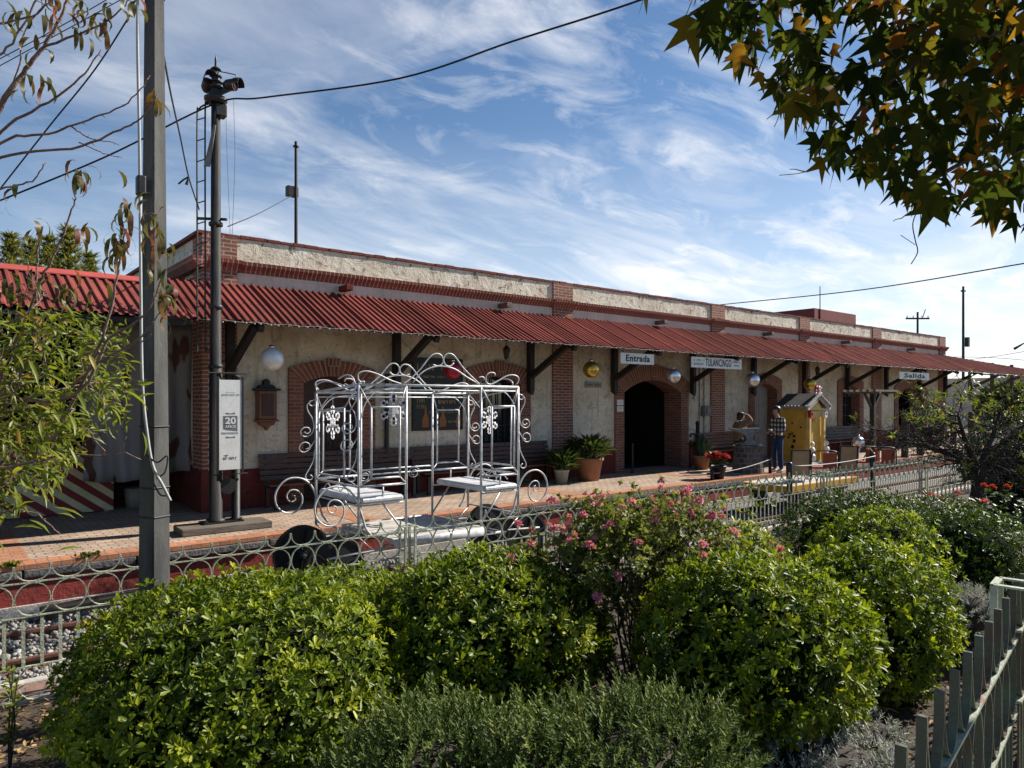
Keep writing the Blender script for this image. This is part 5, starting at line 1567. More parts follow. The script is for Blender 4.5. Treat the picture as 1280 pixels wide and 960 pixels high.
def cross(t, q):
    m = MB(); m.bar((q[0] - 1.35 * SN, q[1] + 1.35 * CS, q[2] - .75), (q[0] + 1.35 * SN, q[1] - 1.35 * CS, q[2] - .75), .14, .18); m.build('crossarm', MT['black_wood'], t)
    for s in (-1.2, -.5, .5, 1.2):
        m = MB(); m.lathe([(.03, -.66), (.06, -.6), (.03, -.4), (0, -.38)], (q[0] + s * SN, q[1] - s * CS, q[2]), 6); m.build('insulator', MT['pipe'], t)
    m = MB(); m.tube([(q[0] + .6 * SN, q[1] - .6 * CS, q[2] - .6), (q[0] + .9 * SN, q[1] - .9 * CS, q[2] + .3)], .05, 5); m.build('bracket_arm', MT['pipe'], t)
far_pole('utility_pole', 1147, 390, 82, .14, 'dark wooden utility pole with crossarm beyond the station roof', extra=cross)
def slim(t, q):
    m = MB(); m.box(q[0] - .22, q[0] + .22, q[1] - .12, q[1] + .12, q[2] - .45, q[2] - .32); m.build('fitting', MT['black_metal'], t); c = atD(1209, 426, 60); m = MB(); m.box(c[0] - .12, c[0] + .16, c[1] - .15, c[1] + .15, c[2] - .5, c[2] + .3); m.build('equipment_box', MT['black_metal'], t)
far_pole('slim_pole', 1204, 358, 60, .11, 'slim dark pole standing alone right of the station end', extra=slim)
far_pole('roof_aerial', 1025, 358, 30, .022, 'thin aerial rod rising behind the red roof block', 3.9)
t = far_pole('street_lamp', 1300, 425, 70, .09, 'street lamp arm reaching in at the right edge of the sky')
q = atD(1268, 436, 70); a = atD(1300, 428, 70); m = MB(); m.tube([a, atD(1280, 429, 70), q], [.06, .06, .14], 6); m.build('lamp_arm', MT['black_metal'], t)

def wire(label, pts, r, group='overhead wires'):
    m = MB(); P = [atD(*p) for p in pts]; m.tube(catmull(P, 8), r, 5)
    tag(m.build('overhead_wire', MT['cable'], loc=P[0]), label, 'wire', group)
wire('thick black cable rising from the signal mast to the top of the sky', [(-30, 263, 9.6), (130, 197, 10.0), (268, 130, 10.33), (330, 122, 10.0), (500, 98, 9.3), (640, 52, 8.8), (760, 14, 8.3), (840, -14, 8)], .013)
wire('thin cable falling from the concrete pole to the far left', [(172, 4, 5.4), (120, 85, 5.5), (60, 160, 5.6), (-20, 262, 5.8)], .006)
wire('upper of two faint wires crossing the top left corner of the sky', [(-20, 84, 9), (70, 36, 9), (150, -10, 9)], .006)
wire('lower of two faint wires crossing the top left corner of the sky', [(-20, 93, 9.2), (70, 44, 9.2), (165, -8, 9.2)], .006)
wire('slack wire hanging from the concrete pole to the mast ladder', [(203, 62, 5.5), (214, 120, 7), (225, 170, 8.3), (236, 222, 9.4), (249, 262, 10.3)], .009)
wire('long thin wire sloping up to the right behind the leaves', [(900, 381, 32), (1080, 362, 26), (1300, 326, 20)], .02)
wire('wire from the signal mast to the floodlight pole', [(285, 283, 10.4), (325, 266, 15), (364, 245, 19.8)], .01)
wire('thin guy wire hanging straight beside the signal mast', [(282, 128, 10.3), (284, 200, 10.3), (288, 300, 10.3)], .003)
wire('second thin guy wire hanging below the right signal lamp', [(292, 125, 10.3), (293.5, 200, 10.3), (290, 300, 10.3)], .003)
wire('faint wire beyond the slim pole at the right', [(1190, 452, 70), (1240, 446, 60), (1300, 436, 50)], .02)
wire('fainter lower wire beyond the station end', [(1185, 446, 70), (1240, 447, 62), (1300, 452, 55)], .02)
m = MB(); q = atD(236, 221, 9.3); m.tube([atD(223, 230, 9.3), atD(229, 225, 9.3), q], .012, 5); m.tube([q, atD(233, 231, 9.3)], [.008, .022], 6)
tag(m.build('cable_hook', MT['cable'], loc=q), 'loose dangling clip on the slack wire beside the mast ladder', 'clip')

# ================================================================= BEYOND THE STATION
aw = thing('market_awning', 'pale flat awning on dark posts beyond the right end of the station', 'awning', (43, 8.5, -.7))
m = MB(); m.prism([(0, 0), (9, 0), (9, .12), (0, .2)], 6.8, 8.2, lambda u, v, d: (36.5 + u, d, 2.35 + v)); m.build('awning_roof', MT['white'], aw)
for x in (36.8, 41, 45.2):
    m = MB(); m.box(x - .09, x + .09, 6.9, 7.08, -.8, 2.35); m.build('post', MT['black_wood'], aw)
m = MB(); m.box(56, 57, 2, 22, -.8, 3.4)
for k in range(4): m.box(55.96, 55.999, 4 + k * 4, 6 + k * 4, -.1 + .9, 2.2, 1)
tag(m.build('boundary_house', [MT['band'], MT['glass']], loc=(56.5, 12, -.8)), 'low pale house closing the view beyond the right end of the platform', 'house')
for k, (px, Y) in enumerate(((1131, 9.9), (1150, 9.95), (1170, 10.0), (1192, 10.0), (1214, 10.1))):
    q = atY(px, 560, Y); m = MB(); m.lathe([(0, 0), (.11, 0), (.11, 1.35), (.07, 1.42), (0, 1.45)], (q[0], q[1], 0), 10)
    tag(m.build('wooden_bollard', MT['old_timber'], loc=(q[0], q[1], 0)), 'thick dark wooden bollard in the row along the platform behind the bare tree', 'bollard', 'wooden bollards along the platform')

# ================================================================= PEOPLE
def skin(name, joints, edges, mat, parent, root=0, sub=2):
    names = list(joints); me = bpy.data.meshes.new(name)
    me.from_pydata([joints[k][0] for k in names], [(names.index(a), names.index(b)) for a, b in edges], [])
    o = bpy.data.objects.new(name, me); COL.objects.link(o); o.parent = parent
    md = o.modifiers.new('skin', 'SKIN'); md.use_smooth_shade = True
    sv = me.skin_vertices[0].data
    for i, k in enumerate(names):
        r = joints[k][1]; sv[i].radius = (r, r) if np.isscalar(r) else r; sv[i].use_root = (i == root)
    s = o.modifiers.new('subsurf', 'SUBSURF'); s.levels = sub; s.render_levels = sub
    me.materials.append(mat); WL[o.name] = WL[parent.name]
    return o
def hand(J, E, wrist, w, d, side, k):
    """palm with four fingers and a thumb; w: wrist point, d: direction the hand points"""
    d = Vector(d).normalized(); w = Vector(w); s = d.cross(Vector((0, 0, 1)))
    if s.length < .1: s = Vector((1, 0, 0))
    s.normalize(); n = s.cross(d)
    J[k + 'palm'] = (tuple(w + d * .06), (.035, .018)); E.append((wrist, k + 'palm'))
    for i, (o, L) in enumerate(((-.030, .070), (-.010, .080), (.010, .074), (.028, .058))):
        a = w + d * .10 + s * o; b = a + d * L * .55 + n * -.008; c = b + d * L * .4 - n * .025
        J[f'{k}f{i}a'] = (tuple(a), .0095); J[f'{k}f{i}b'] = (tuple(b), .0085); J[f'{k}f{i}c'] = (tuple(c), .007)
        E += [(k + 'palm', f'{k}f{i}a'), (f'{k}f{i}a', f'{k}f{i}b'), (f'{k}f{i}b', f'{k}f{i}c')]
    a = w + d * .05 + s * side * .045; b = a + d * .045 + s * side * .015
    J[k + 't1'] = (tuple(a), .011); J[k + 't2'] = (tuple(b), .009); E += [(k + 'palm', k + 't1'), (k + 't1', k + 't2')]
def person(label, loc, rz, h, armL, armR, head_dn, mats, skirt=False):
    """armL/armR: elbow, wrist, hand direction. faces +Y locally"""
    t = thing('person', label, 'person', loc)
    J = {'pelvis': ((0, 0, .95), .10), 'belly': ((0, .01, 1.10), (.12, .09)), 'chest': ((0, 0, 1.30), (.15, .10)), 'nbase': ((0, -.005, 1.43), .06), 'neck': ((0, .015, 1.50), .052),
         'jaw': ((0, .05 + head_dn * .02, 1.565), (.055, .06)), 'skull': ((0, .04 + head_dn * .03, 1.645), (.075, .085)), 'crown': ((0, .025 + head_dn * .03, 1.70), (.06, .07))}
    E = [('pelvis', 'belly'), ('belly', 'chest'), ('chest', 'nbase'), ('nbase', 'neck'), ('neck', 'jaw'), ('jaw', 'skull'), ('skull', 'crown')]
    legs = {}
    for s, k in ((-1, 'l'), (1, 'r')):
        J[k + 'hip'] = ((s * .085, 0, .90), .070); J[k + 'knee'] = ((s * .105, .02, .50), .058); J[k + 'ank'] = ((s * .11, -.02, .09), .04); J[k + 'toe'] = ((s * .125, .13, .045), .035)
        E += [('pelvis', k + 'hip'), (k + 'hip', k + 'knee'), (k + 'knee', k + 'ank'), (k + 'ank', k + 'toe')]
        el, wr, hd = armL if s < 0 else armR
        J[k + 'sho'] = ((s * .18, 0, 1.40), .055); J[k + 'elb'] = (el, .042); J[k + 'wri'] = (wr, .028)
        E += [('chest', k + 'sho'), (k + 'sho', k + 'elb'), (k + 'elb', k + 'wri')]
        hand(J, E, k + 'wri', wr, hd, s, k)
    # nose and ears as small bumps of the same surface
    hy = head_dn * .03
    J['nose'] = ((0, .135 + hy, 1.625), .012); E.append(('skull', 'nose'))
    for s in (-1, 1): J[f'ear{s}'] = ((s * .085, .03 + hy, 1.63), .014); E.append(('skull', f'ear{s}'))
    skin('body', J, E, mats['skin'], t)
    # clothes a little larger than the body
    g = .05 if skirt else .022
    def sub(ks, grow): return {k: (J[k][0], tuple(x + grow for x in J[k][1]) if not np.isscalar(J[k][1]) else J[k][1] + grow) for k in ks}
    tops = sub(['belly', 'chest', 'nbase', 'lsho', 'rsho', 'lelb', 'relb', 'lwri', 'rwri', 'pelvis'], g)
    tops['hem'] = ((0, 0, .82), (.155, .115)); tops['nbase'] = ((0, -.005, 1.455), .068)
    skin('jacket' if skirt else 'shirt', tops, [('belly', 'chest'), ('chest', 'nbase'), ('chest', 'lsho'), ('lsho', 'lelb'), ('lelb', 'lwri'), ('chest', 'rsho'), ('rsho', 'relb'), ('relb', 'rwri'), ('belly', 'pelvis'), ('pelvis', 'hem')], mats['top'], t)
    tr_ = sub(['pelvis', 'lhip', 'lknee', 'lank', 'rhip', 'rknee', 'rank'], .018)
    skin('trousers', tr_, [('pelvis', 'lhip'), ('lhip', 'lknee'), ('lknee', 'lank'), ('pelvis', 'rhip'), ('rhip', 'rknee'), ('rknee', 'rank')], mats['leg'], t)
    for s in (-1, 1):
        sh_ = {'a': ((s * .11, -.06, .05), .048), 'b': ((s * .115, .05, .045), .045), 'c': ((s * .128, .17, .036), .034)}
        skin('shoe', sh_, [('a', 'b'), ('b', 'c')], mats['shoe'], t)
    m = MB(); B = WL[t.name]
    m.sphere((B[0], B[1] + .005 + hy, B[2] + 1.672), .116, 18, 0, (.95, 1.06, .90))
    if skirt: m.sphere((B[0], B[1] - .05 + hy, B[2] + 1.58), .09, 14, 0, (1, .8, 1.5))
    # cut the face free
    keep = []
    for i, f in enumerate(m.f):
        c = np.mean([m.v[j] for j in f], axis=0) - B
        if not (c[1] > .055 + hy and c[2] < 1.70): keep.append(i)
    m.f = [m.f[i] for i in keep]; m.m = [0] * len(m.f)
    m.build('hair', mats['hair'], t, smooth=True)
    m = MB()
    for s in (-1, 1): m.sphere((B[0] + s * .032, B[1] + .115 + hy, B[2] + 1.648), .012, 8)
    m.build('eyes', MT['hair'], t)
    m = MB(); m.box(B[0] - .022, B[0] + .022, B[1] + .105 + hy, B[1] + .116 + hy, B[2] + 1.575, B[2] + 1.585); m.build('mouth', MT['red'], t)
    t.rotation_euler = (0, 0, rz); k = h / 1.77; t.scale = (k, k, k)
    return t, J
q = atZ(972, 590.5, 0)
# the man faces left in the picture
man, _ = person('man in black and white plaid shirt and blue jeans standing by the yellow booth', (q[0], q[1], 0), R(75), 1.73,
       ((-.24, .02, 1.13), (-.13, .22, 1.08), (.5, .6, .15)), ((.24, .0, 1.13), (.12, .23, 1.06), (-.5, .6, .1)), 1.0,
       dict(skin=MT['skin'], top=MT['plaid'], leg=MT['jeans'], shoe=MT['sneaker'], hair=MT['hair']))
q = atY(924, 590, 10.95)
wom, _ = person('woman in tan jacket with cream collar behind the anvil, one hand raised to her hair', (q[0], q[1], 0), R(-115), 1.56,
       ((-.25, .0, 1.14), (-.15, .2, 1.02), (.3, .8, 0)), ((.26, .27, 1.50), (.13, .12, 1.70), (-.5, -.5, .35)), 1.6,
       dict(skin=MT['skin'], top=MT['tan'], leg=MT['darkcloth'], shoe=MT['darkcloth'], hair=MT['hair_brown']), True)
B = WL[wom.name]
m = MB(); m.tube(catmull([(B[0] + .06, B[1] + .13, B[2] + 1.15), (B[0] + .075, B[1] + .13, B[2] + 1.32), (B[0] + .11, B[1] + .03, B[2] + 1.45), (B[0], B[1] - .08, B[2] + 1.49), (B[0] - .11, B[1] + .03, B[2] + 1.45), (B[0] - .075, B[1] + .13, B[2] + 1.32), (B[0] - .06, B[1] + .13, B[2] + 1.15)], 6), .045, 10)
m.build('collar', MT['fleece'], wom, smooth=True)
# ================================================================= VEGETATION
def frames(A):
    A = unit(A); ref = np.where(np.abs(A[:, 2:3]) < .9, np.array([[0, 0, 1.]]), np.array([[1., 0, 0]]))
    U = unit(np.cross(A, ref)); return A, U, np.cross(A, U)
def whorls(fo, P, A, k, L, W, tpl, tint, lo=28, hi=72, tj=.12):
    n = len(P); A, U, V = frames(A); wsz = rng.uniform(.7, 1.25, n)
    for j in range(k):
        ph = 2 * PI * (j / k) + rng.uniform(-.4, .4, n) + rng.random(n) * 0 + np.arange(n) * 1.7
        th = np.radians(rng.uniform(lo, hi, n))
        rad = np.cos(ph)[:, None] * U + np.sin(ph)[:, None] * V
        T = np.cos(th)[:, None] * A + np.sin(th)[:, None] * rad
        Nn = np.sin(th)[:, None] * A - np.cos(th)[:, None] * rad
        Nn = Nn + rng.normal(0, .18, (n, 3))
        l = L * rng.uniform(.65, 1.15, n) * wsz
        fo.leaves(P + rng.normal(0, .004, (n, 3)), T, Nn, l, W * l / L, tpl, np.clip(tint + rng.normal(0, tj, n), 0, 1))
def lump(D, seed, f=3.0):
    r = np.random.default_rng(seed); s = 0
    for i in range(5):
        w = r.normal(size=3) * f * (1 + i * .5); s = s + np.sin(D @ w + r.uniform(0, 6)) / (1 + i * .6)
    return s / 2.5
def dome(n, c, rx, ry, rz, seed, ex=2.6, rough=.06, zmin=-.75):
    D = rand_unit(int(n * 1.35)); D = D[D[:, 2] > zmin][:n]
    k = (np.abs(D) ** ex).sum(1) ** (-1 / ex)
    S = D * k[:, None] * (1 + rough * lump(D, seed)[:, None])
    P = np.array(c) + S * np.array([rx, ry, rz])
    Nn = unit(np.sign(S) * np.abs(S) ** (ex - 1) / np.array([rx, ry, rz]))
    return P, Nn
def shrub(label, px, py_top, D, wpx, mat, dens=370, L=.055, W=.0215, group='clipped glossy shrubs', seed=1, ex=2.6, rough=.06, deep=1.0, ybias=None, name='shrub', k=8):
    """rounded clipped shrub: centre column px, top edge py_top, distance D, picture width wpx"""
    x, y, _ = atD(px, 500, D); ztop = EYE + (500 - py_top) / F * (D - .12) - .05
    g = gz(x, y); rh = wpx / 2 * D / F; ry = rh * deep
    hz = (ztop - g) / 1.0
    rz = hz * .62; c = (x, y, ztop - rz)
    t = thing(name, label, 'shrub', (x, y, g), group)
    area = 4 * PI * ((rh * ry) ** 1.6 / 3 + 2 * (rh * rz) ** 1.6 / 3) ** (1 / 1.6)
    n = int(area * dens)
    fo = Fol()
    P, Nn = dome(n, c, rh, ry, rz, seed, ex, rough)
    und = lambda Q: np.clip((c[2] + .1 * rz - Q[:, 2:3]) / (rz * .9), 0, 1) * .6
    P[:, :2] -= (P[:, :2] - np.array(c[:2])) * und(P)
    P += rng.normal(0, .010, P.shape) + Nn * (rng.random(len(P)) ** 5 * .09)[:, None]
    A = Nn + np.array([0, 0, .22]) + rng.normal(0, .25, P.shape)
    tint = np.clip(.45 + .22 * lump((P - np.array(c)) * 2.2, seed + 9) + rng.normal(0, .16, len(P)), 0, 1)
    whorls(fo, P, A, k, L, W, TPL_OBOV, tint, 34, 80)
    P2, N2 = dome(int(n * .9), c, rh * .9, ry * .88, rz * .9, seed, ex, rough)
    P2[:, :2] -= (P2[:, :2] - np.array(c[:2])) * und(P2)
    whorls(fo, P2 + rng.normal(0, .03, P2.shape), N2 + rng.normal(0, .6, P2.shape), 4, L, W, TPL_OBOV, np.clip(rng.normal(.3, .15, len(P2)), 0, 1), 30, 90)  # inner leaves tinted darker, depth shade put into the colour
    fo.build('foliage', mat, t)
    m = MB(); m.sphere((c[0], c[1], c[2] + rz * .06), 1, 20, 0, (rh * .78, ry * .78, rz * .78)); m.build('light_block_core', MT['shade_core'], t, smooth=True)  # dark solid core added to block light inside the shrub
    m = MB()
    for i in range(7):
        a = i * .9; m.tube([(x + .06 * math.cos(a), y + .06 * math.sin(a), g - .05), (x + rh * .4 * math.cos(a), y + ry * .4 * math.sin(a), c[2])], [.025, .014], 6)
    m.build('branches', MT['darktwig'], t, smooth=True)
    return t
P_, PD, PL = MT['pitto'], MT['pitto_dark'], MT['pitto_lime']
shrub('largest glossy green shrub, at the left in front of the concrete pole', 296, 742, 4.35, 378, P_, seed=1, ex=2.6, rough=.10)
shrub('broad domed glossy shrub in the middle, in front of the carriage', 596, 692, 5.15, 312, P_, seed=2, ex=1.95, rough=.08)
shrub('low bright shrub between the large left shrub and the middle dome', 425, 728, 5.75, 300, P_, seed=3)
shrub('glossy shrub right of the pink flowers with deep shade below', 940, 702, 4.55, 252, P_, seed=4, ex=2.7, rough=.11)
shrub('tall boxy glossy shrub beside the grey green cushion plant', 1082, 684, 5.3, 186, P_, seed=5, ex=2.5)
shrub('rounded glossy shrub standing behind the boxy shrub at the right', 1100, 636, 6.9, 152, P_, seed=6, ex=2.2, dens=220, k=7)
shrub('dark green shrub at the far right under the bare tree', 1212, 640, 8.1, 125, PD, seed=7, dens=180, k=7)
shrub('wide dark shrub in the back row by the fence', 1075, 616, 9.2, 185, PD, seed=8, ex=2.2, dens=160, k=7)
shrub('small dark back row shrub beside the tree trunk', 1165, 622, 9.6, 130, PD, seed=18, ex=2.4, dens=110, k=7)
shrub('small lime green shrub between the pink flowers and the fence', 936, 664, 5.8, 115, PL, seed=9, dens=220, rough=.15, k=7, L=.055, W=.022)

# loose leafy shoots at the left edge of the big shrub
def sprig(label, base, h, n, seed, mat, sp=.25, L=.07):
    t = thing('sapling', label, 'plant', base, None)
    m = MB(); fo = Fol(); r = np.random.default_rng(seed)
    for i in range(n):
        a = r.uniform(0, 6.28); top = np.array(base) + np.array([math.cos(a) * sp * r.random(), math.sin(a) * sp * r.random(), h * r.uniform(.6, 1)])
        mid = (np.array(base) + top) / 2 + r.normal(0, .03, 3)
        C = catmull([base, mid, top], 5); m.tube(C, [.008 - .005 * j / len(C) for j in range(len(C))], 5)
        Pp = C[4:]; whorls(fo, Pp, np.tile([0, 0, 1.], (len(Pp), 1)) + rng.normal(0, .4, (len(Pp), 3)), 6, L, L * .42, TPL_OBOV, np.full(len(Pp), .5), 40, 85)
    m.build('stems', MT['darktwig'], t); fo.build('foliage', mat, t); return t
q = atZ(12, 960, -.45); sprig('thin upright green sapling at the lower left corner', (q[0], q[1], -.48), .75, 3, 3, MT['peach'], .1, .06)
q = atZ(120, 985, -.45); sprig('dark leafy shoots beside the large left shrub', (q[0], q[1], -.48), .7, 7, 4, PD, .35, .075)

# junipers
def juniper(label, px, py_top, D, wpx, seed, deep=.8, dens=260):
    x, y, _ = atD(px, 500, D); ztop = EYE + (500 - py_top) / F * (D - .1); g = gz(x, y)
    rh = wpx / 2 * D / F; ry = rh * deep; rz = (ztop - g) * .60; c = (x, y, ztop - rz)
    t = thing('juniper', label, 'shrub', (x, y, g), 'feathery junipers'); fo = Fol()
    area = 4 * PI * ((rh * ry) ** 1.6 / 3 + 2 * (rh * rz) ** 1.6 / 3) ** (1 / 1.6)
    for lay, f in ((1, 1.0), (.85, .8), (.7, .55)):
        n = int(area * dens * f); P, Nn = dome(n, c, rh * lay, ry * lay, rz * lay, seed, 2.3, .12)
        P = P + rng.normal(0, .035, P.shape)
        A = unit(Nn * .7 + np.array([0, 0, .75]) + rng.normal(0, .45, P.shape))
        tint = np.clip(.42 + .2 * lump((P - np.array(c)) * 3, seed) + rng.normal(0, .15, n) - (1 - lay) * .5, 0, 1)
        Ls = rng.uniform(.07, .15, n)
        AA, U, V = frames(A)
        for j in range(15):
            s = (j + .5) / 15; ph = j * 2.4 + rng.uniform(0, 1, n)
            rad = np.cos(ph)[:, None] * U + np.sin(ph)[:, None] * V
            base = P + A * (Ls * (s - .4))[:, None]
            fo.leaves(base, A * .9 + rad * .75, rad * -.5 + A, Ls * .30 * (1.2 - .6 * s), .011, TPL_NEEDLE, np.clip(tint + s * .25 + rng.normal(0, .06, n), 0, 1))
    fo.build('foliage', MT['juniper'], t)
    m = MB(); m.sphere(c, 1, 18, 0, (rh * .6, ry * .6, rz * .6)); m.tube([(x, y, g - .05), c], [.03, .02], 6); m.build('branches', MT['darktwig'], t, smooth=True)
juniper('feathery juniper at the bottom beside the large left shrub', 535, 900, 3.35, 270, 21)
juniper('wide feathery juniper at the bottom centre below the pink flowers', 790, 890, 3.45, 310, 22)
juniper('small tuft of juniper between the two larger ones', 655, 912, 3.2, 150, 23)

# silver cushions
def cushion(label, px, py_top, D, wpx, seed):
    x, y, _ = atD(px, 500, D); ztop = EYE + (500 - py_top) / F * D; g = gz(x, y)
    rh = wpx / 2 * D / F; rz = max(.12, (ztop - g) * .6); c = (x, y, ztop - rz)
    t = thing('silver_cushion_plant', label, 'plant', (x, y, g), 'silver grey cushion plants'); fo = Fol()
    n = int(rh * rh * 12 * 420); P, Nn = dome(n, c, rh, rh, rz, seed, 2.2, .25)
    P += rng.normal(0, .02, P.shape); A = unit(Nn + np.array([0, 0, .5]) + rng.normal(0, .3, P.shape)); AA, U, V = frames(A)
    tint = np.clip(.5 + .25 * lump((P - np.array(c)) * 4, seed) + rng.normal(0, .15, n), 0, 1)
    for j in range(9):
        s = j / 9; ph = j * 2.4 + rng.uniform(0, 1, n); rad = np.cos(ph)[:, None] * U + np.sin(ph)[:, None] * V
        fo.leaves(P + A * (.07 * (s - .5)), A * .8 + rad * .8, A - rad * .4, .03, .009, TPL_NEEDLE, tint)
    fo.build('foliage', MT['lavender'], t)
    m = MB(); m.sphere(c, 1, 14, 0, (rh * .8, rh * .8, rz * .8)); m.build('branches', MT['darktwig'], t, smooth=True)
cushion('silver grey cushion plant between the boxy shrub and the near fence', 1208, 728, 5.9, 105, 31)
cushion('low silver grey cushion plant at the bottom beside the near fence', 1035, 925, 3.95, 165, 32)
cushion('small silver grey tuft under the boxy shrub', 1090, 898, 4.35, 75, 33)

# branching helper
def grow(mb, p, d, L, r, depth, tips, spread=.55, up=.1, kids=(2, 3), shrink=.72, seg=3, bend=.18, rmin=.002):
    p = np.array(p, float); d = unit(np.array(d, float)); pts = [p]
    for i in range(seg):
        d = unit(d + rng.normal(0, bend, 3) + np.array([0, 0, up * .3])); pts.append(pts[-1] + d * L / seg)
    r1 = max(rmin, r * .68)
    mb.tube(pts, list(np.linspace(r, r1, len(pts))), 5 if r < .012 else 7, cap=depth == 0)
    if depth <= 0: tips.append((pts[-1], d, pts)); return
    tips.append((pts[-1], d, pts)) if depth <= 1 else None
    for k in range(random.randint(*kids)):
        nd = unit(d + rng.normal(0, spread, 3) + np.array([0, 0, up]))
        q = pts[-1] if k == 0 else pts[random.randint(1, len(pts) - 1)]
        grow(mb, q, nd, L * shrink * random.uniform(.8, 1.15), r1 * (.95 if k == 0 else .75), depth - 1, tips, spread, up, kids, shrink, seg, bend, rmin)

def blossom_proto(name, mat, r, n, group=None):
    fo = Fol(); D = rand_unit(n); D[:, 2] = np.abs(D[:, 2]) * .9 + .05
    D = unit(D); P = D * r * .55
    fo.leaves(P, D * .5 + rng.normal(0, .5, (n, 3)), D, r * .62, r * .55, TPL_OVAL, rng.random(n) * .5 + rng.random() * .45)
    return fo

# pink flowering lantana / rose
bx, by, _ = atD(792, 500, 5.35); g = gz(bx, by)
t = thing('flowering_shrub', 'loose twiggy shrub with clusters of pink flowers in the middle of the garden', 'shrub', (bx, by, g))
m = MB(); tips = []
right = np.array([SN, -CS, 0]); fwd = np.array([CS, SN, 0])
for i in range(24):
    u = -1 + 2 * i / 23 + random.uniform(-.08, .08); v = random.uniform(-.5, .5)
    d = right * u * 1.25 + fwd * v * .6 + np.array([0, 0, 1.0])
    grow(m, (bx + .08 * u, by + random.uniform(-.1, .1), g), d, (.60 * (1.1 - .20 * abs(u - .15))), .012, 4, tips, .40, .20, (2, 3), .68, 3, .14)
m.build('branches', MT['redtwig'], t)
fo = Fol(); PP, AA = [], []
for tip, d, pts in tips:
    for q in pts[1:]:
        PP.append(q + rng.normal(0, .02, 3)); AA.append(d + rng.normal(0, .5, 3))
PP, AA = np.array(PP), np.array(AA)
kk = np.concatenate([np.arange(len(PP))] * 2); PP, AA = PP[kk] + rng.normal(0, .035, (len(kk), 3)), AA[kk] + rng.normal(0, .3, (len(kk), 3))
hh = (PP[:, 2] - g) / 1.7
keep = rng.random(len(PP)) < np.clip(hh * 1.3 - .25, .05, .72)
PP, AA = PP[keep], AA[keep]
whorls(fo, PP, AA, 6, .042, .027, TPL_OVAL, np.clip(rng.normal(.58, .2, len(PP)), 0, 1), 40, 95)
fo.build('foliage', MT['rose'], t)
top = [q for q in tips if q[0][2] - g > .85]
top.sort(key=lambda q: -(q[0][2] + .35 * abs((q[0] - np.array([bx, by, 0])) @ right) - .25 * ((q[0] - np.array([bx, by, 0])) @ fwd)))
top = top[:190]; random.shuffle(top)
protos = []
for v in range(3):
    f = blossom_proto('blossom', MT['petal_pink'], .042, 40)
    o = f.build('blossom', MT['petal_pink'], base=(0, 0, 0)); o.parent = t; protos.append(o)
for i, (tip, d, pts) in enumerate(top[:58]):
    if i < 3: o = protos[i]
    else:
        o = protos[i % 3].copy(); COL.objects.link(o); o.parent = t
    o.location = Vector(tip + d * .035 + np.array([0, 0, .03]) - fwd * .03) - Vector(WL[t.name]); o.rotation_euler = (random.uniform(-.4, .4), random.uniform(-.4, .4), random.uniform(0, 6)); s = random.uniform(.55, 1.15); o.scale = (s, s, s)
mid = [q for q in tips if .5 < q[0][2] - g < 1.05]
random.shuffle(mid)
for tip, d, pts in mid[:26]:
    o = protos[0].copy(); COL.objects.link(o); o.parent = t; o.location = Vector(tip - fwd * .14) - Vector(WL[t.name]); s = random.uniform(.7, 1.2); o.scale = (s, s, s)

# small flowering plants by the fence
def geranium(label, px, py_base_z, D, h, w, fmat, nfl, seed, lmat=None):
    x, y, _ = atD(px, 500, D); g = gz(x, y)
    t = thing('geranium', label, 'plant', (x, y, g), 'flowering plants by the fence')
    m = MB(); tips = []
    for i in range(7):
        a = i * .9; grow(m, (x, y, g), (math.cos(a) * w, math.sin(a) * w, h), h * .6, .008, 2, tips, .4, .15, (2, 3), .6)
    m.build('stems', MT['darktwig'], t); fo = Fol()
    PP = np.array([q for tp in tips for q in tp[2][1:]]); PP = PP + rng.normal(0, .03, PP.shape)
    whorls(fo, PP, np.tile([0, 0, 1.], (len(PP), 1)) + rng.normal(0, .4, PP.shape), 4, .055, .05, TPL_OVAL, np.clip(rng.normal(.6, .2, len(PP)), 0, 1), 50, 95); fo.build('foliage', lmat or MT['peach'], t)
    tips.sort(key=lambda q: -q[0][2])
    f = blossom_proto('blossom', fmat, .05, 26).build('blossom', fmat, base=(0, 0, 0)); f.parent = t
    for i, tp in enumerate(tips[:nfl]):
        o = f if i == 0 else f.copy()
        if i: COL.objects.link(o); o.parent = t
        o.location = Vector(tp[0] + np.array([0, 0, .03])) - Vector(WL[t.name])
geranium('leafy plant with a bright red flower in front of the carriage wheel', 345, 0, 5.75, .86, .34, MT['petal_red'], 1, 1)
geranium('small leafy plant in front of the near carriage wheel', 408, 0, 5.8, .74, .3, MT['petal_scarlet'], 1, 2)
geranium('orange flowering plant below the fence left of the bare tree trunk', 1190, 0, 10.6, .85, .6, MT['petal_scarlet'], 4, 3, MT['pot_leaf'])
geranium('red flowering plant right of the bare tree trunk', 1252, 0, 9.6, .95, .6, MT['petal_scarlet'], 4, 4, MT['pot_leaf'])
geranium('tall leafy red flowering plant at the right edge', 1278, 0, 8.6, .85, .6, MT['petal_scarlet'], 6, 5, MT['pot_leaf'])
geranium('dry leafy plant with few flowers below the carriage at the fence', 800, 0, 6.5, .7, .4, MT['petal_pink'], 3, 6, MT['rose'])
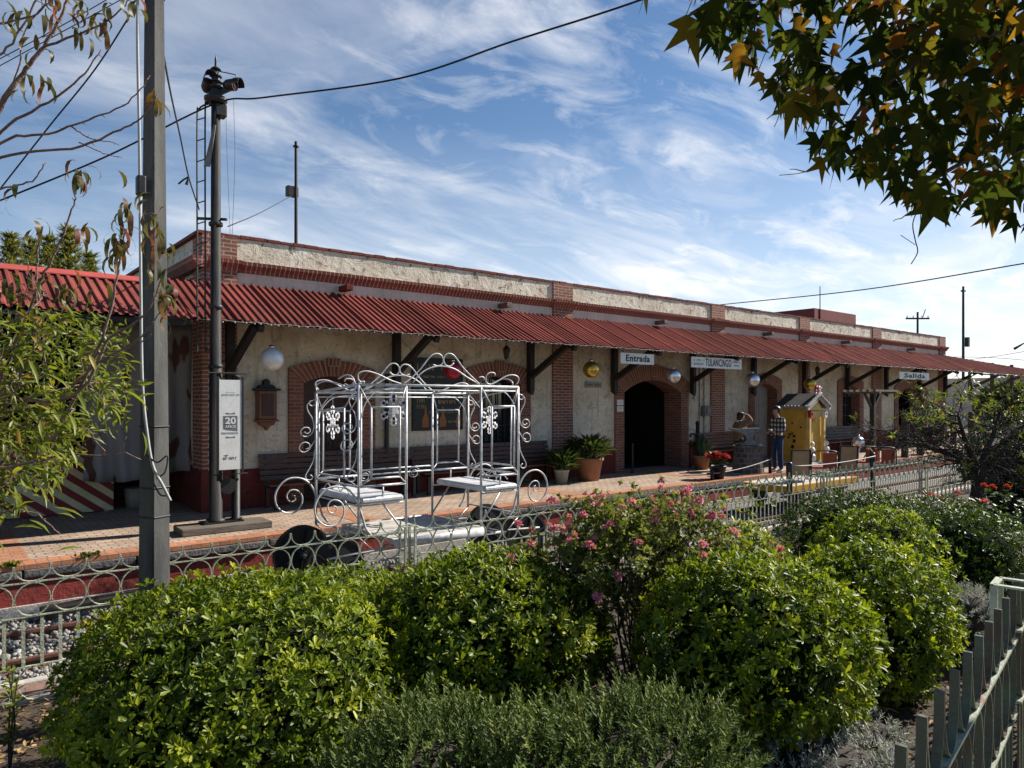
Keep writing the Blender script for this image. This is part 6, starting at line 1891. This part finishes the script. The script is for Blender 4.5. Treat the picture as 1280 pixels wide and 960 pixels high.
# weeds on the platform edge
def weed(label, px, py, mat):
    q = atY(px, py, PE + .02); q = (q[0], q[1], -.01); fo = Fol(); n = 60
    a = rng.uniform(0, 6.28, n); e = rng.uniform(.1, 1.2, n)
    T = np.stack([np.cos(a) * np.cos(e), np.sin(a) * np.cos(e), np.sin(e)], 1)
    P = np.array(q) + np.stack([rng.normal(0, .06, n), rng.normal(0, .02, n), rng.uniform(0, .03, n)], 1)
    fo.leaves(P, T, np.tile([0, 0, 1.], (n, 1)) + rng.normal(0, .3, (n, 3)), .07, .035, TPL_OVAL, rng.random(n))
    tag(fo.build('weed', mat, base=q), label, 'weed', 'weeds on the platform edge')
weed('small green weed growing on the platform edge left of the concrete pole', 110, 702, MT['rose'])
weed('tiny weed growing on the platform edge at the far left', 14, 712, MT['peach'])
weed('dry weed growing on the platform edge right of the timber slab', 455, 660, MT['rose'])

# bare tree at the right
bx, by, _ = atD(1222, 500, 12.2); g = gz(bx, by)
t = thing('bare_tree', 'small spreading tree with bare dark twigs and sparse green tips at the right', 'tree', (bx, by, g))
def WR(px, py, D=12.2): return np.array(atD(px, py, D))
m = MB(); tips = []
fork = WR(1226, 596)
m.tube(catmull([(bx, by, g - .1), WR(1219, 640), WR(1223, 615), fork], 5), list(np.linspace(.14, .105, 16)), 9)
limbs = [[fork, WR(1205, 572), WR(1178, 553, 12.0), WR(1150, 538, 11.9)], [fork, WR(1232, 565), WR(1243, 540, 12.3), WR(1250, 515, 12.4)], [WR(1221, 606), WR(1245, 592), WR(1275, 572, 12.2), WR(1310, 560, 12.2)],
         [fork, WR(1215, 570, 11.8), WR(1205, 545, 11.4), WR(1198, 520, 11.2)], [WR(1232, 565), WR(1255, 545, 12.8), WR(1285, 530, 13), WR(1310, 515, 13)], [WR(1205, 572), WR(1180, 565, 12.6), WR(1150, 555, 13), WR(1125, 545, 13.2)]]
for L in limbs:
    C = catmull(L, 5); m.tube(C, list(np.linspace(.065, .022, len(C))), 7)
    for k in range(3, len(C), 2):
        for z in range(2):
            dd = (C[k] - C[k - 1]) / np.linalg.norm(C[k] - C[k - 1]) * .6 + rng.normal(0, .55, 3) + np.array([0, 0, .45]); dd[2] = abs(dd[2]) * .35 + .02
            grow(m, C[k], dd, random.uniform(.30, .46), .016, 3, tips, .62, .02, (2, 4), .72, 3, .22, .004)
m.build('trunk', MT['darktwig'], t, smooth=True)
fo = Fol(); PP = np.array([q[0] for q in tips]); AA = np.array([q[1] for q in tips])
zc = (500 - 560) / F
top_lim = EYE + (500 - 505) / F * 12.2
w = np.clip((PP[:, 2] - (EYE - .45)) / .8, .03, .7); keep = rng.random(len(PP)) < w
whorls(fo, PP[keep], AA[keep], 5, .10, .028, TPL_LANCE, np.clip(rng.normal(.5, .22, keep.sum()), 0, 1), 30, 95)
fo.build('crown', MT['peach'], t)
# dark purple shrub mass at the right edge behind the tree
x, y, _ = atD(1290, 500, 14.5)
shrub('dark reddish shrub half cut off at the right edge', 1292, 520, 14.5, 150, MT['pot_leaf'], seed=44, dens=60, L=.10, W=.05, group=None, rough=.15, k=6, name='hedge_shrub')

# ---- peach tree at the left ------------------------------------------------
q = atD(-190, 860, 4.4)
t = thing('peach_tree', 'untidy leafy peach tree reaching in from the left with bare upper shoots', 'tree', (q[0], q[1], gz(q[0], q[1])))
m = MB(); base = np.array((q[0], q[1], gz(q[0], q[1]) - .05)); top = np.array(atD(-150, 470, 4.3))
m.tube(catmull([base, (base + top) / 2 + np.array([.05, 0, 0]), top], 6), list(np.linspace(.10, .06, 13)), 9)
def PX(l): return [np.array(atD(*p)) for p in l]
shoots = [  # (points, r0, r1)
    ([(-150, 470, 4.3), (-60, 250, 4.1), (0, 135, 4.0), (28, 92, 4.0), (55, 58, 4.0), (75, 22, 4.0), (90, -12, 4.0)], .022, .006),
    ([(55, 58, 4.0), (100, 42, 4.0), (145, 18, 4.0), (165, -5, 4.0)], .007, .003),
    ([(-60, 250, 4.1), (0, 165, 4.1), (60, 128, 4.1), (105, 92, 4.1), (126, 62, 4.1)], .010, .003),
    ([(-60, 250, 4.1), (0, 178, 4.2), (60, 167, 4.2), (110, 150, 4.2), (160, 128, 4.2), (188, 95, 4.2)], .010, .003),
    ([(-60, 250, 4.1), (0, 197, 4.2), (90, 186, 4.2), (150, 162, 4.2), (180, 145, 4.2), (196, 118, 4.2)], .010, .003),
    ([(90, 160, 4.2), (112, 172, 4.2), (150, 181, 4.2)], .005, .002), ([(100, 178, 4.2), (125, 190, 4.2), (152, 197, 4.2)], .004, .002),
    ([(-60, 250, 4.1), (0, 236, 4.2), (38, 226, 4.2), (58, 203, 4.2)], .007, .003),
    ([(-20, 520, 4.2), (20, 430, 4.1), (48, 358, 4.0), (72, 310, 4.0), (90, 262, 4.0), (95, 235, 4.0)], .010, .004),
    ([(40, 470, 4.1), (44, 380, 4.0), (47, 320, 4.0), (52, 290, 4.0)], .006, .003),
    ([(60, 560, 4.0), (110, 465, 3.9), (133, 405, 3.9), (147, 350, 3.9), (152, 310, 3.9), (158, 285, 3.9)], .010, .004),
    ([(20, 500, 4.0), (75, 500, 3.9), (110, 478, 3.9), (135, 425, 3.9), (168, 405, 3.9), (190, 380, 3.9), (204, 340, 3.9)], .011, .004),
    ([(75, 500, 3.9), (120, 455, 3.9), (165, 430, 3.9), (186, 410, 3.9), (206, 378, 3.9)], .006, .003),
    ([(125, 440, 3.9), (160, 436, 3.9), (190, 418, 3.9)], .005, .003),
    ([(-60, 640, 4.1), (-5, 640, 4.0), (40, 640, 3.9), (75, 668, 3.9)], .007, .003),
    ([(0, 30, 3.8), (40, 20, 3.8), (70, -5, 3.8)], .006, .003), ([(-30, 90, 3.9), (10, 60, 3.9), (40, 10, 3.9), (50, -15, 3.9)], .007, .004),
    ([(0, 135, 4.0), (25, 80, 3.9), (30, 40, 3.9), (60, 0, 3.9)], .005, .003)]
for P, r0, r1 in shoots:
    C = catmull(PX(P), 6); C = C + rng.normal(0, .003, C.shape); m.tube(C, list(np.linspace(r0, r1, len(C))), 6)
    # side spurs
    for k in range(5, len(C) - 1, 3):
        d = unit(C[k] - C[k - 1] + rng.normal(0, .02, 3)); s = unit(d * .5 + rng.normal(0, .7, 3)); m.tube([C[k], C[k] + s * random.uniform(.01, .035)], [.003, .0015], 4)
tips = []
for i in range(46):
    py = random.uniform(395, 620); px = random.uniform(-140, 95); D = random.uniform(3.7, 4.8)
    p = np.array(atD(px, py, D)); d = right * random.uniform(.1, 1) + fwd * random.uniform(-.7, .7) + np.array([0, 0, random.uniform(-.25, .7)])
    c0 = np.array(atD(-150, 560, 4.3)); m.tube(catmull([c0, (c0 + p) / 2 + rng.normal(0, .06, 3), p], 4), list(np.linspace(.014, .006, 9)), 5)
    grow(m, p, d, .22, .006, 2, tips, .55, .05, (2, 3), .72, 3, .2, .002)
m.build('trunk', MT['pinkbark'], t, smooth=True)
def in_mass(p):
    v = p - np.array([0, 0, EYE]); D = v @ fwd; px = 640 + F * (v @ right) / D; py = 500 - F * v[2] / D
    lim = 165 - max(0, (py - 520)) * 1.3 if py > 400 else 150
    return 385 < py < 660 and px < lim + 12 * math.sin(py * .11)
fo = Fol(); PP, AA = [], []
for tp, d, pts in tips:
    for q in pts[1:]:
        if in_mass(q): PP.append(q); AA.append(d)
PP, AA = np.array(PP), np.array(AA)
k = rng.permutation(np.concatenate([np.arange(len(PP))] * 2))[:int(len(PP) * 1.25)]; PP, AA = PP[k] + rng.normal(0, .03, (len(k), 3)), AA[k]
nn = len(PP)
T = unit(AA) + rng.normal(0, .75, (nn, 3)) + np.array([0, 0, -.25])
fo.leaves(PP, T, np.tile([0, 0, 1.], (nn, 1)) + rng.normal(0, .45, (nn, 3)), rng.uniform(.06, .115, nn), rng.uniform(.022, .034, nn), TPL_LANCE, np.clip(rng.normal(.55, .24, nn), 0, 1))
# interior small leaves
n = 2600; PI2 = []
while len(PI2) < n:
    p = np.array(atD(random.uniform(-160, 165), random.uniform(390, 650), random.uniform(4.0, 4.9)))
    if in_mass(p): PI2.append(p)
PI2 = np.array(PI2)
fo.leaves(PI2, rand_unit(n) + np.array([0, 0, -.3]), rand_unit(n), rng.uniform(.035, .08, n), rng.uniform(.012, .02, n), TPL_LANCE, np.clip(rng.normal(.4, .22, n), 0, 1))
# bright foreground sprays
for px, py, n in ((30, 560, 26), (40, 520, 20), (20, 620, 20), (60, 440, 12), (10, 400, 14), (130, 500, 10), (25, 465, 18), (30, 640, 9)):
    c = np.array(atD(px, py, 3.6)); P = c + rng.normal(0, .10, (n, 3)); fo.leaves(P, right * .8 + rng.normal(0, .6, (n, 3)) + np.array([0, 0, -.35]), np.tile([0, 0, 1.], (n, 1)) + rng.normal(0, .3, (n, 3)), rng.uniform(.09, .15, n), rng.uniform(.02, .03, n), TPL_LANCE, np.clip(rng.normal(.62, .15, n), 0, 1))
fo.build('crown', MT['peach'], t)
fo = Fol()
for px, py, D, n, spx, spy in ((66, 5, 3.95, 14, 6, 16), (92, 5, 3.95, 12, 10, 14), (115, 32, 4.0, 9, 9, 10), (40, 100, 4.0, 9, 12, 8), (163, 3, 4.0, 10, 10, 12), (100, 215, 4.0, 13, 5, 6), (154, 290, 3.9, 34, 8, 26), (197, 285, 3.9, 26, 7, 22), (192, 118, 4.2, 5, 3, 8), (105, 285, 4.0, 5, 8, 6), (45, 285, 4.0, 6, 4, 8), (205, 360, 3.9, 22, 8, 22), (8, 238, 4.0, 7, 12, 10), (85, 355, 3.95, 16, 22, 12), (15, 345, 3.9, 14, 14, 10), (20, 20, 3.8, 10, 14, 12), (52, 52, 3.9, 4, 6, 6), (130, 20, 4.0, 6, 8, 8)):
    P = np.array([atD(px + random.gauss(0, spx), py + random.gauss(0, spy), D + random.gauss(0, .05)) for _ in range(n)])
    a = rng.uniform(0, 6.28, n); T = np.stack([np.cos(a) * .6, np.sin(a) * .6, rng.uniform(-1.1, -.1, n)], 1)
    fo.leaves(P, T, np.stack([np.cos(a), np.sin(a), np.ones(n)], 1), rng.uniform(.08, .15, n), rng.uniform(.019, .03, n), TPL_CURL, np.clip(rng.normal(.45, .28, n), 0, 1))
fo.build('dry_leaves', MT['peach_dry'], t)

# ---- sweetgum branches overhead ---------------------------------------------
q = atD(1640, 800, 3.6)
t = thing('sweetgum_tree', 'sweetgum branches with lobed green and amber leaves hanging in at the top right', 'tree', (q[0], q[1], gz(q[0], q[1])))
m = MB(); b0 = np.array((q[0], q[1], gz(q[0], q[1]) - .1)); b1 = np.array(atD(1600, 100, 3.3)); b2 = np.array(atD(1560, -250, 3.2))
m.tube(catmull([b0, (b0 + b1) / 2, b1, b2], 6), list(np.linspace(.13, .07, 19)), 10)
for P, r0 in (([(1600, 100, 3.3), (1450, 20, 3.0), (1300, 30, 2.8), (1180, 60, 2.6), (1090, 120, 2.5), (1040, 190, 2.45)], .025), ([(1560, -250, 3.2), (1300, -120, 2.7), (1100, -60, 2.4), (950, -20, 2.25), (860, 20, 2.2)], .025),
              ([(1600, 100, 3.3), (1450, 130, 3.1), (1330, 150, 3.0), (1230, 190, 2.9), (1160, 230, 2.8), (1145, 262, 2.8)], .02), ([(1450, 130, 3.1), (1350, 220, 3.0), (1280, 255, 2.9)], .014),
              ([(1300, -120, 2.7), (1200, 0, 2.6), (1120, 70, 2.5), (1010, 110, 2.4), (975, 140, 2.35)], .014), ([(1300, 30, 2.8), (1240, 90, 2.8), (1200, 150, 2.75), (1120, 215, 2.7)], .012)):
    C = catmull(PX(P), 6); m.tube(C, list(np.linspace(r0, .0035, len(C))), 7)
    for k in range(6, len(C), 2):
        d = unit(rng.normal(0, .6, 3) + np.array([0, 0, -.3]) - right * .2); grow(m, C[k], d, random.uniform(.05, .12), .003, 1, [], .5, -.1, (1, 2), .7, 3, .2, .0012)
def xedge(y): return float(np.interp(y, [-90, 0, 60, 110, 150, 200, 240, 262, 282], [790, 830, 868, 945, 985, 1015, 1080, 1140, 1230]))
P, Lf = [], []
while len(P) < 1400:
    px, py = random.uniform(800, 1420), random.uniform(-110, 285)
    e = xedge(py) + 25 * math.sin(py * .09) + random.uniform(0, 30)
    if px < e: continue
    if random.random() > (.62 + .38 * min(1, (px - e) / 180)): continue
    D = random.uniform(1.95, 3.3); P.append(atD(px, py - 12, D)); Lf.append(random.uniform(.06, .135))
P, Lf = np.array(P), np.array(Lf); n = len(P)
fo = Fol()
a = rng.uniform(0, 2 * PI, n); dr = rng.uniform(-2.0, -.25, n)
T = np.stack([np.cos(a) * .7, np.sin(a) * .7, dr], 1); Nn = np.stack([np.cos(a), np.sin(a), rng.uniform(.2, 1.2, n)], 1) + rng.normal(0, .3, (n, 3))
fo.leaves(P, T, Nn, Lf, Lf * .95, TPL_STAR, rng.random(n))
# individual leaves at the ragged edge, drooping
for px, py, D, L, tn, roll in ((858, 18, 2.15, .165, .85, .3), (895, 40, 2.2, .10, .5, 1.2), (925, 60, 2.2, .115, .84, .9), (880, 5, 2.2, .13, .8, .2), (992, 128, 2.3, .13, .4, 1.0), (1020, 165, 2.4, .11, .35, .5), (1050, 160, 2.4, .15, .3, -.2),
                            (1026, 195, 2.45, .10, .86, .4), (1078, 185, 2.5, .085, .88, .2), (1095, 205, 2.6, .075, .93, .5), (1118, 215, 2.6, .09, .82, .6), (1137, 235, 2.7, .09, .5, .2), (1182, 245, 2.7, .12, .4, 0), (1170, 228, 2.7, .10, .87, .2), (1262, 262, 2.8, .09, .8, .3), (965, 100, 2.3, .10, .6, .3), (948, 88, 2.3, .08, .9, .3), (1205, 240, 2.7, .1, .5, .7), (1228, 252, 2.8, .09, .35, .4)):
    p = np.array([atD(px, py, D)]); tdir = np.array([np.array([0, 0, -1.0]) + right * (.35 * math.sin(roll * 7)) - fwd * .25]); nrm = np.array([-fwd * math.cos(roll) + right * math.sin(roll)])
    fo.leaves(p, tdir, nrm, L, L, TPL_STAR, np.array([tn]))
    m.tube([p[0], p[0] + np.array([0, 0, .05]) + right * .02, p[0] + np.array([0, 0, .11]) + right * .05], .0016, 4)
# hanging stalk
m.tube(catmull(PX([(1147, 262, 2.75), (1141, 280, 2.75), (1144, 300, 2.75), (1147, 315, 2.75), (1139, 330, 2.75)]), 5), .0022, 4); m.tube(catmull(PX([(1144, 306, 2.75), (1135, 300, 2.75), (1126, 294, 2.75)]), 4), .0015, 4)
m.build('trunk', MT['bark'], t, smooth=True)
fo.build('crown', MT['gum'], t)

# ---- conifers beyond the shed -------------------------------------------------
def conifer(label, px, py_top, D, wpx, seed):
    x, y, z = atD(px, py_top, D); g = -.8; H = z - g; rad = wpx / 2 * D / F
    t = thing('conifer_tree', label, 'tree', (x, y, g), 'conifers beyond the shed roof')
    m = MB(); m.tube([(x, y, g), (x, y, z)], [.28, .03], 7); m.build('trunk', MT['bark'], t)
    fo = Fol(); B, A = [], []; hz = z - .2
    zz = z - .1
    while zz > z - 5.2:
        f = min(1.3, (z - zz) / 3.0) ** 1.1; n = 6
        for k in range(n):
            a = 2 * PI * k / n + rng.uniform(-.3, .3) + zz; L = rad * f * rng.uniform(.8, 1.1) + .15
            for s in np.arange(.12, 1.0, .09):
                p = np.array((x + math.cos(a) * L * s, y + math.sin(a) * L * s, zz + .45 * L * s - .05))
                for q in range(3): B.append(p + rng.normal(0, .05, 3)); A.append((math.cos(a) + rng.normal(0, .8), math.sin(a) + rng.normal(0, .8), .45))
        zz -= .30
    B, A = np.array(B), np.array(A); n = len(B)
    fo.leaves(B, A, np.tile([0, 0, 1.], (n, 1)), rng.uniform(.22, .45, n), .075, TPL_NEEDLE, np.clip(rng.normal(.5, .22, n), 0, 1)); fo.build('crown', MT['conifer'], t)
for k, (px, py, D, w, lb) in enumerate(((14, 294, 32, 60, 'leftmost conifer beyond the bright red shed roof'), (38, 300, 36, 55, 'conifer second from the left beyond the shed roof'), (62, 298, 34, 60, 'middle conifer with olive foliage beyond the shed roof'), (86, 286, 30, 50, 'tallest pointed conifer beyond the shed roof'), (112, 318, 33, 40, 'lowest amber tinted conifer at the right end of its row'))):
    conifer(lb, px, py, D, w, k)
# broad trees far beyond the right end
def crown_tree(label, px, py_top, D, wpx, seed, mat):
    x, y, z = atD(px, py_top, D); g = -.8; rad = wpx / 2 * D / F; rz = (z - g) * .36; c = (x, y, z - rz)
    t = thing('far_tree', label, 'tree', (x, y, g), 'trees beyond the platform end')
    m = MB(); m.tube([(x, y, g), (x, y, z - rz)], [.25, .12], 7); m.build('trunk', MT['bark'], t); fo = Fol()
    for lay in (1, .8, .6):
        n = 900; P, Nn = dome(n, c, rad * lay, rad * lay, rz * lay, seed, 2, .3, -1); P += rng.normal(0, .2, P.shape)
        fo.leaves(P, Nn + rng.normal(0, .6, (n, 3)), rand_unit(n), rng.uniform(.25, .5, n), .22, TPL_OVAL, np.clip(rng.normal(.45, .2, n), 0, 1))
    fo.build('crown', mat, t)
crown_tree('far round green tree beyond the awning at the right', 1262, 482, 48, 60, 51, MT['rose'])
crown_tree('far round green tree behind the low pale house', 1320, 470, 62, 60, 52, MT['rose'])

# leaf litter
n = 5200; fo = Fol()
X = np.concatenate([rng.uniform(-1.2, 2.2, 3200), rng.uniform(2.6, 7.5, 2000)]); Y = np.concatenate([rng.uniform(4.2, 6.6, 3200), rng.uniform(.9, 2.6, 2000)])
Z = np.array([gz(x, y) for x, y in zip(X, Y)]) + rng.uniform(.012, .05, n)
Tt = rng.normal(0, 1, (n, 3)); Tt[:, 2] *= .25
fo.leaves(np.stack([X, Y, Z], 1), Tt, np.tile([0, 0, 1.], (n, 1)) + rng.normal(0, .35, (n, 3)), rng.uniform(.03, .075, n), rng.uniform(.012, .03, n), TPL_OVAL, rng.random(n))
o = fo.build('fallen_leaves', MT['litter'], base=(1, 5, -.5)); struct(o, 'stuff'); tag(o, 'dry brown fallen leaves scattered over the garden soil', 'leaf litter')

# ================================================================= LIGHT AND SKY
SUN = Vector((.78, -.17, .60)).normalized()
sl = bpy.data.lights.new('sun', 'SUN'); sl.energy = 5.0; sl.angle = R(.55); sl.color = (1, .94, .84)
so = bpy.data.objects.new('sun', sl); COL.objects.link(so); so.rotation_euler = (-SUN).to_track_quat('-Z', 'Y').to_euler()
w = bpy.data.worlds.new('World'); sc.world = w; w.use_nodes = True; nt = w.node_tree
for n_ in list(nt.nodes): nt.nodes.remove(n_)
out = N(nt, 'ShaderNodeOutputWorld'); bg = N(nt, 'ShaderNodeBackground'); nt.links.new(bg.outputs[0], out.inputs[0])
sky = N(nt, 'ShaderNodeTexSky', sky_type='NISHITA'); sky.sun_disc = False
sky.sun_elevation = math.asin(SUN.z); sky.sun_rotation = math.atan2(SUN.x, SUN.y); sky.altitude = 2200; sky.air_density = 1.15; sky.dust_density = .4; sky.ozone_density = 1.2
tc = N(nt, 'ShaderNodeTexCoord')
sp = N(nt, 'ShaderNodeSeparateXYZ'); nt.links.new(tc.outputs['Generated'], sp.inputs[0])
zc = N(nt, 'ShaderNodeMath', operation='MAXIMUM'); zc.inputs[1].default_value = 0; nt.links.new(sp.outputs[2], zc.inputs[0])
za = N(nt, 'ShaderNodeMath', operation='ADD'); za.inputs[1].default_value = .16; nt.links.new(zc.outputs[0], za.inputs[0])
dv_ = N(nt, 'ShaderNodeVectorMath', operation='DIVIDE')
cb = N(nt, 'ShaderNodeCombineXYZ')
for i in range(3): nt.links.new(za.outputs[0], cb.inputs[i])
nt.links.new(tc.outputs['Generated'], dv_.inputs[0]); nt.links.new(cb.outputs[0], dv_.inputs[1])
def cmap(rot, sx, sy, loc=(0, 0, 0)):
    mp = N(nt, 'ShaderNodeMapping'); mp.inputs['Rotation'].default_value = (0, 0, R(rot)); mp.inputs['Scale'].default_value = (sx, sy, 0); mp.inputs['Location'].default_value = loc
    nt.links.new(dv_.outputs[0], mp.inputs[0]); return mp.outputs[0]
# thin streaks, broad veils and a few soft puffs
n1 = noise(nt, cmap(62, .62, 1.45, (3.1, 1.2, 0)), 1.3, 9, .60, 1.3)
n2 = noise(nt, cmap(20, .7, .9, (1.7, 4.4, 0)), .75, 5, .55, .3)
n3 = noise(nt, cmap(38, .9, 1.5, (7.7, 2.2, 0)), 3.2, 10, .62, .7)
c1 = ramp(nt, n1.outputs[0], [(.42, 0), (.80, 1)])
c2 = ramp(nt, n2.outputs[0], [(.34, .10), (.64, 1)])
c3 = ramp(nt, n3.outputs[0], [(.50, 0), (.78, .8)])
mu = N(nt, 'ShaderNodeMath', operation='MULTIPLY'); nt.links.new(c1.outputs[0], mu.inputs[0]); nt.links.new(c2.outputs[0], mu.inputs[1])
ad = N(nt, 'ShaderNodeMath', operation='ADD'); ad.use_clamp = True; nt.links.new(mu.outputs[0], ad.inputs[0])
m3 = N(nt, 'ShaderNodeMath', operation='MULTIPLY'); nt.links.new(c3.outputs[0], m3.inputs[0]); nt.links.new(c2.outputs[0], m3.inputs[1]); nt.links.new(m3.outputs[0], ad.inputs[1])
# pale haze towards the horizon, limited to the view by the mask below
hz = ramp(nt, sp.outputs[2], [(0.0, .5), (.36, 0.0)])
ad2 = N(nt, 'ShaderNodeMath', operation='ADD'); ad2.use_clamp = True; nt.links.new(ad.outputs[0], ad2.inputs[0]); nt.links.new(hz.outputs[0], ad2.inputs[1])
dt = N(nt, 'ShaderNodeVectorMath', operation='DOT_PRODUCT'); nt.links.new(tc.outputs['Generated'], dt.inputs[0]); _v = Vector(ray(900, 260)).normalized(); dt.inputs[1].default_value = tuple(_v)
bank = ramp(nt, dt.outputs['Value'], [(.55, .0), (.70, .55), (.93, 1)])  # clouds and haze removed outside the view to lower the fill light
mb_ = N(nt, 'ShaderNodeMath', operation='MULTIPLY'); nt.links.new(ad2.outputs[0], mb_.inputs[0]); nt.links.new(bank.outputs[0], mb_.inputs[1])
hs = N(nt, 'ShaderNodeHueSaturation'); hs.inputs['Saturation'].default_value = 1.12; hs.inputs['Value'].default_value = 1.2; nt.links.new(sky.outputs[0], hs.inputs['Color'])
cc = mix(nt, mb_.outputs[0], hs.outputs[0], (11, 11, 11.1))
nt.links.new(cc, bg.inputs[0]); bg.inputs[1].default_value = .054

sc.view_settings.view_transform = 'Standard'; sc.view_settings.look = 'None'; sc.view_settings.gamma = 1; sc.view_settings.exposure = .92
sc.view_settings.use_curve_mapping = False
sc.cycles.use_denoising = True
sc.cycles.max_bounces = 6; sc.cycles.diffuse_bounces = 2; sc.cycles.glossy_bounces = 3; sc.cycles.transmission_bounces = 3; sc.cycles.transparent_max_bounces = 4
sc.cycles.sample_clamp_indirect = 6
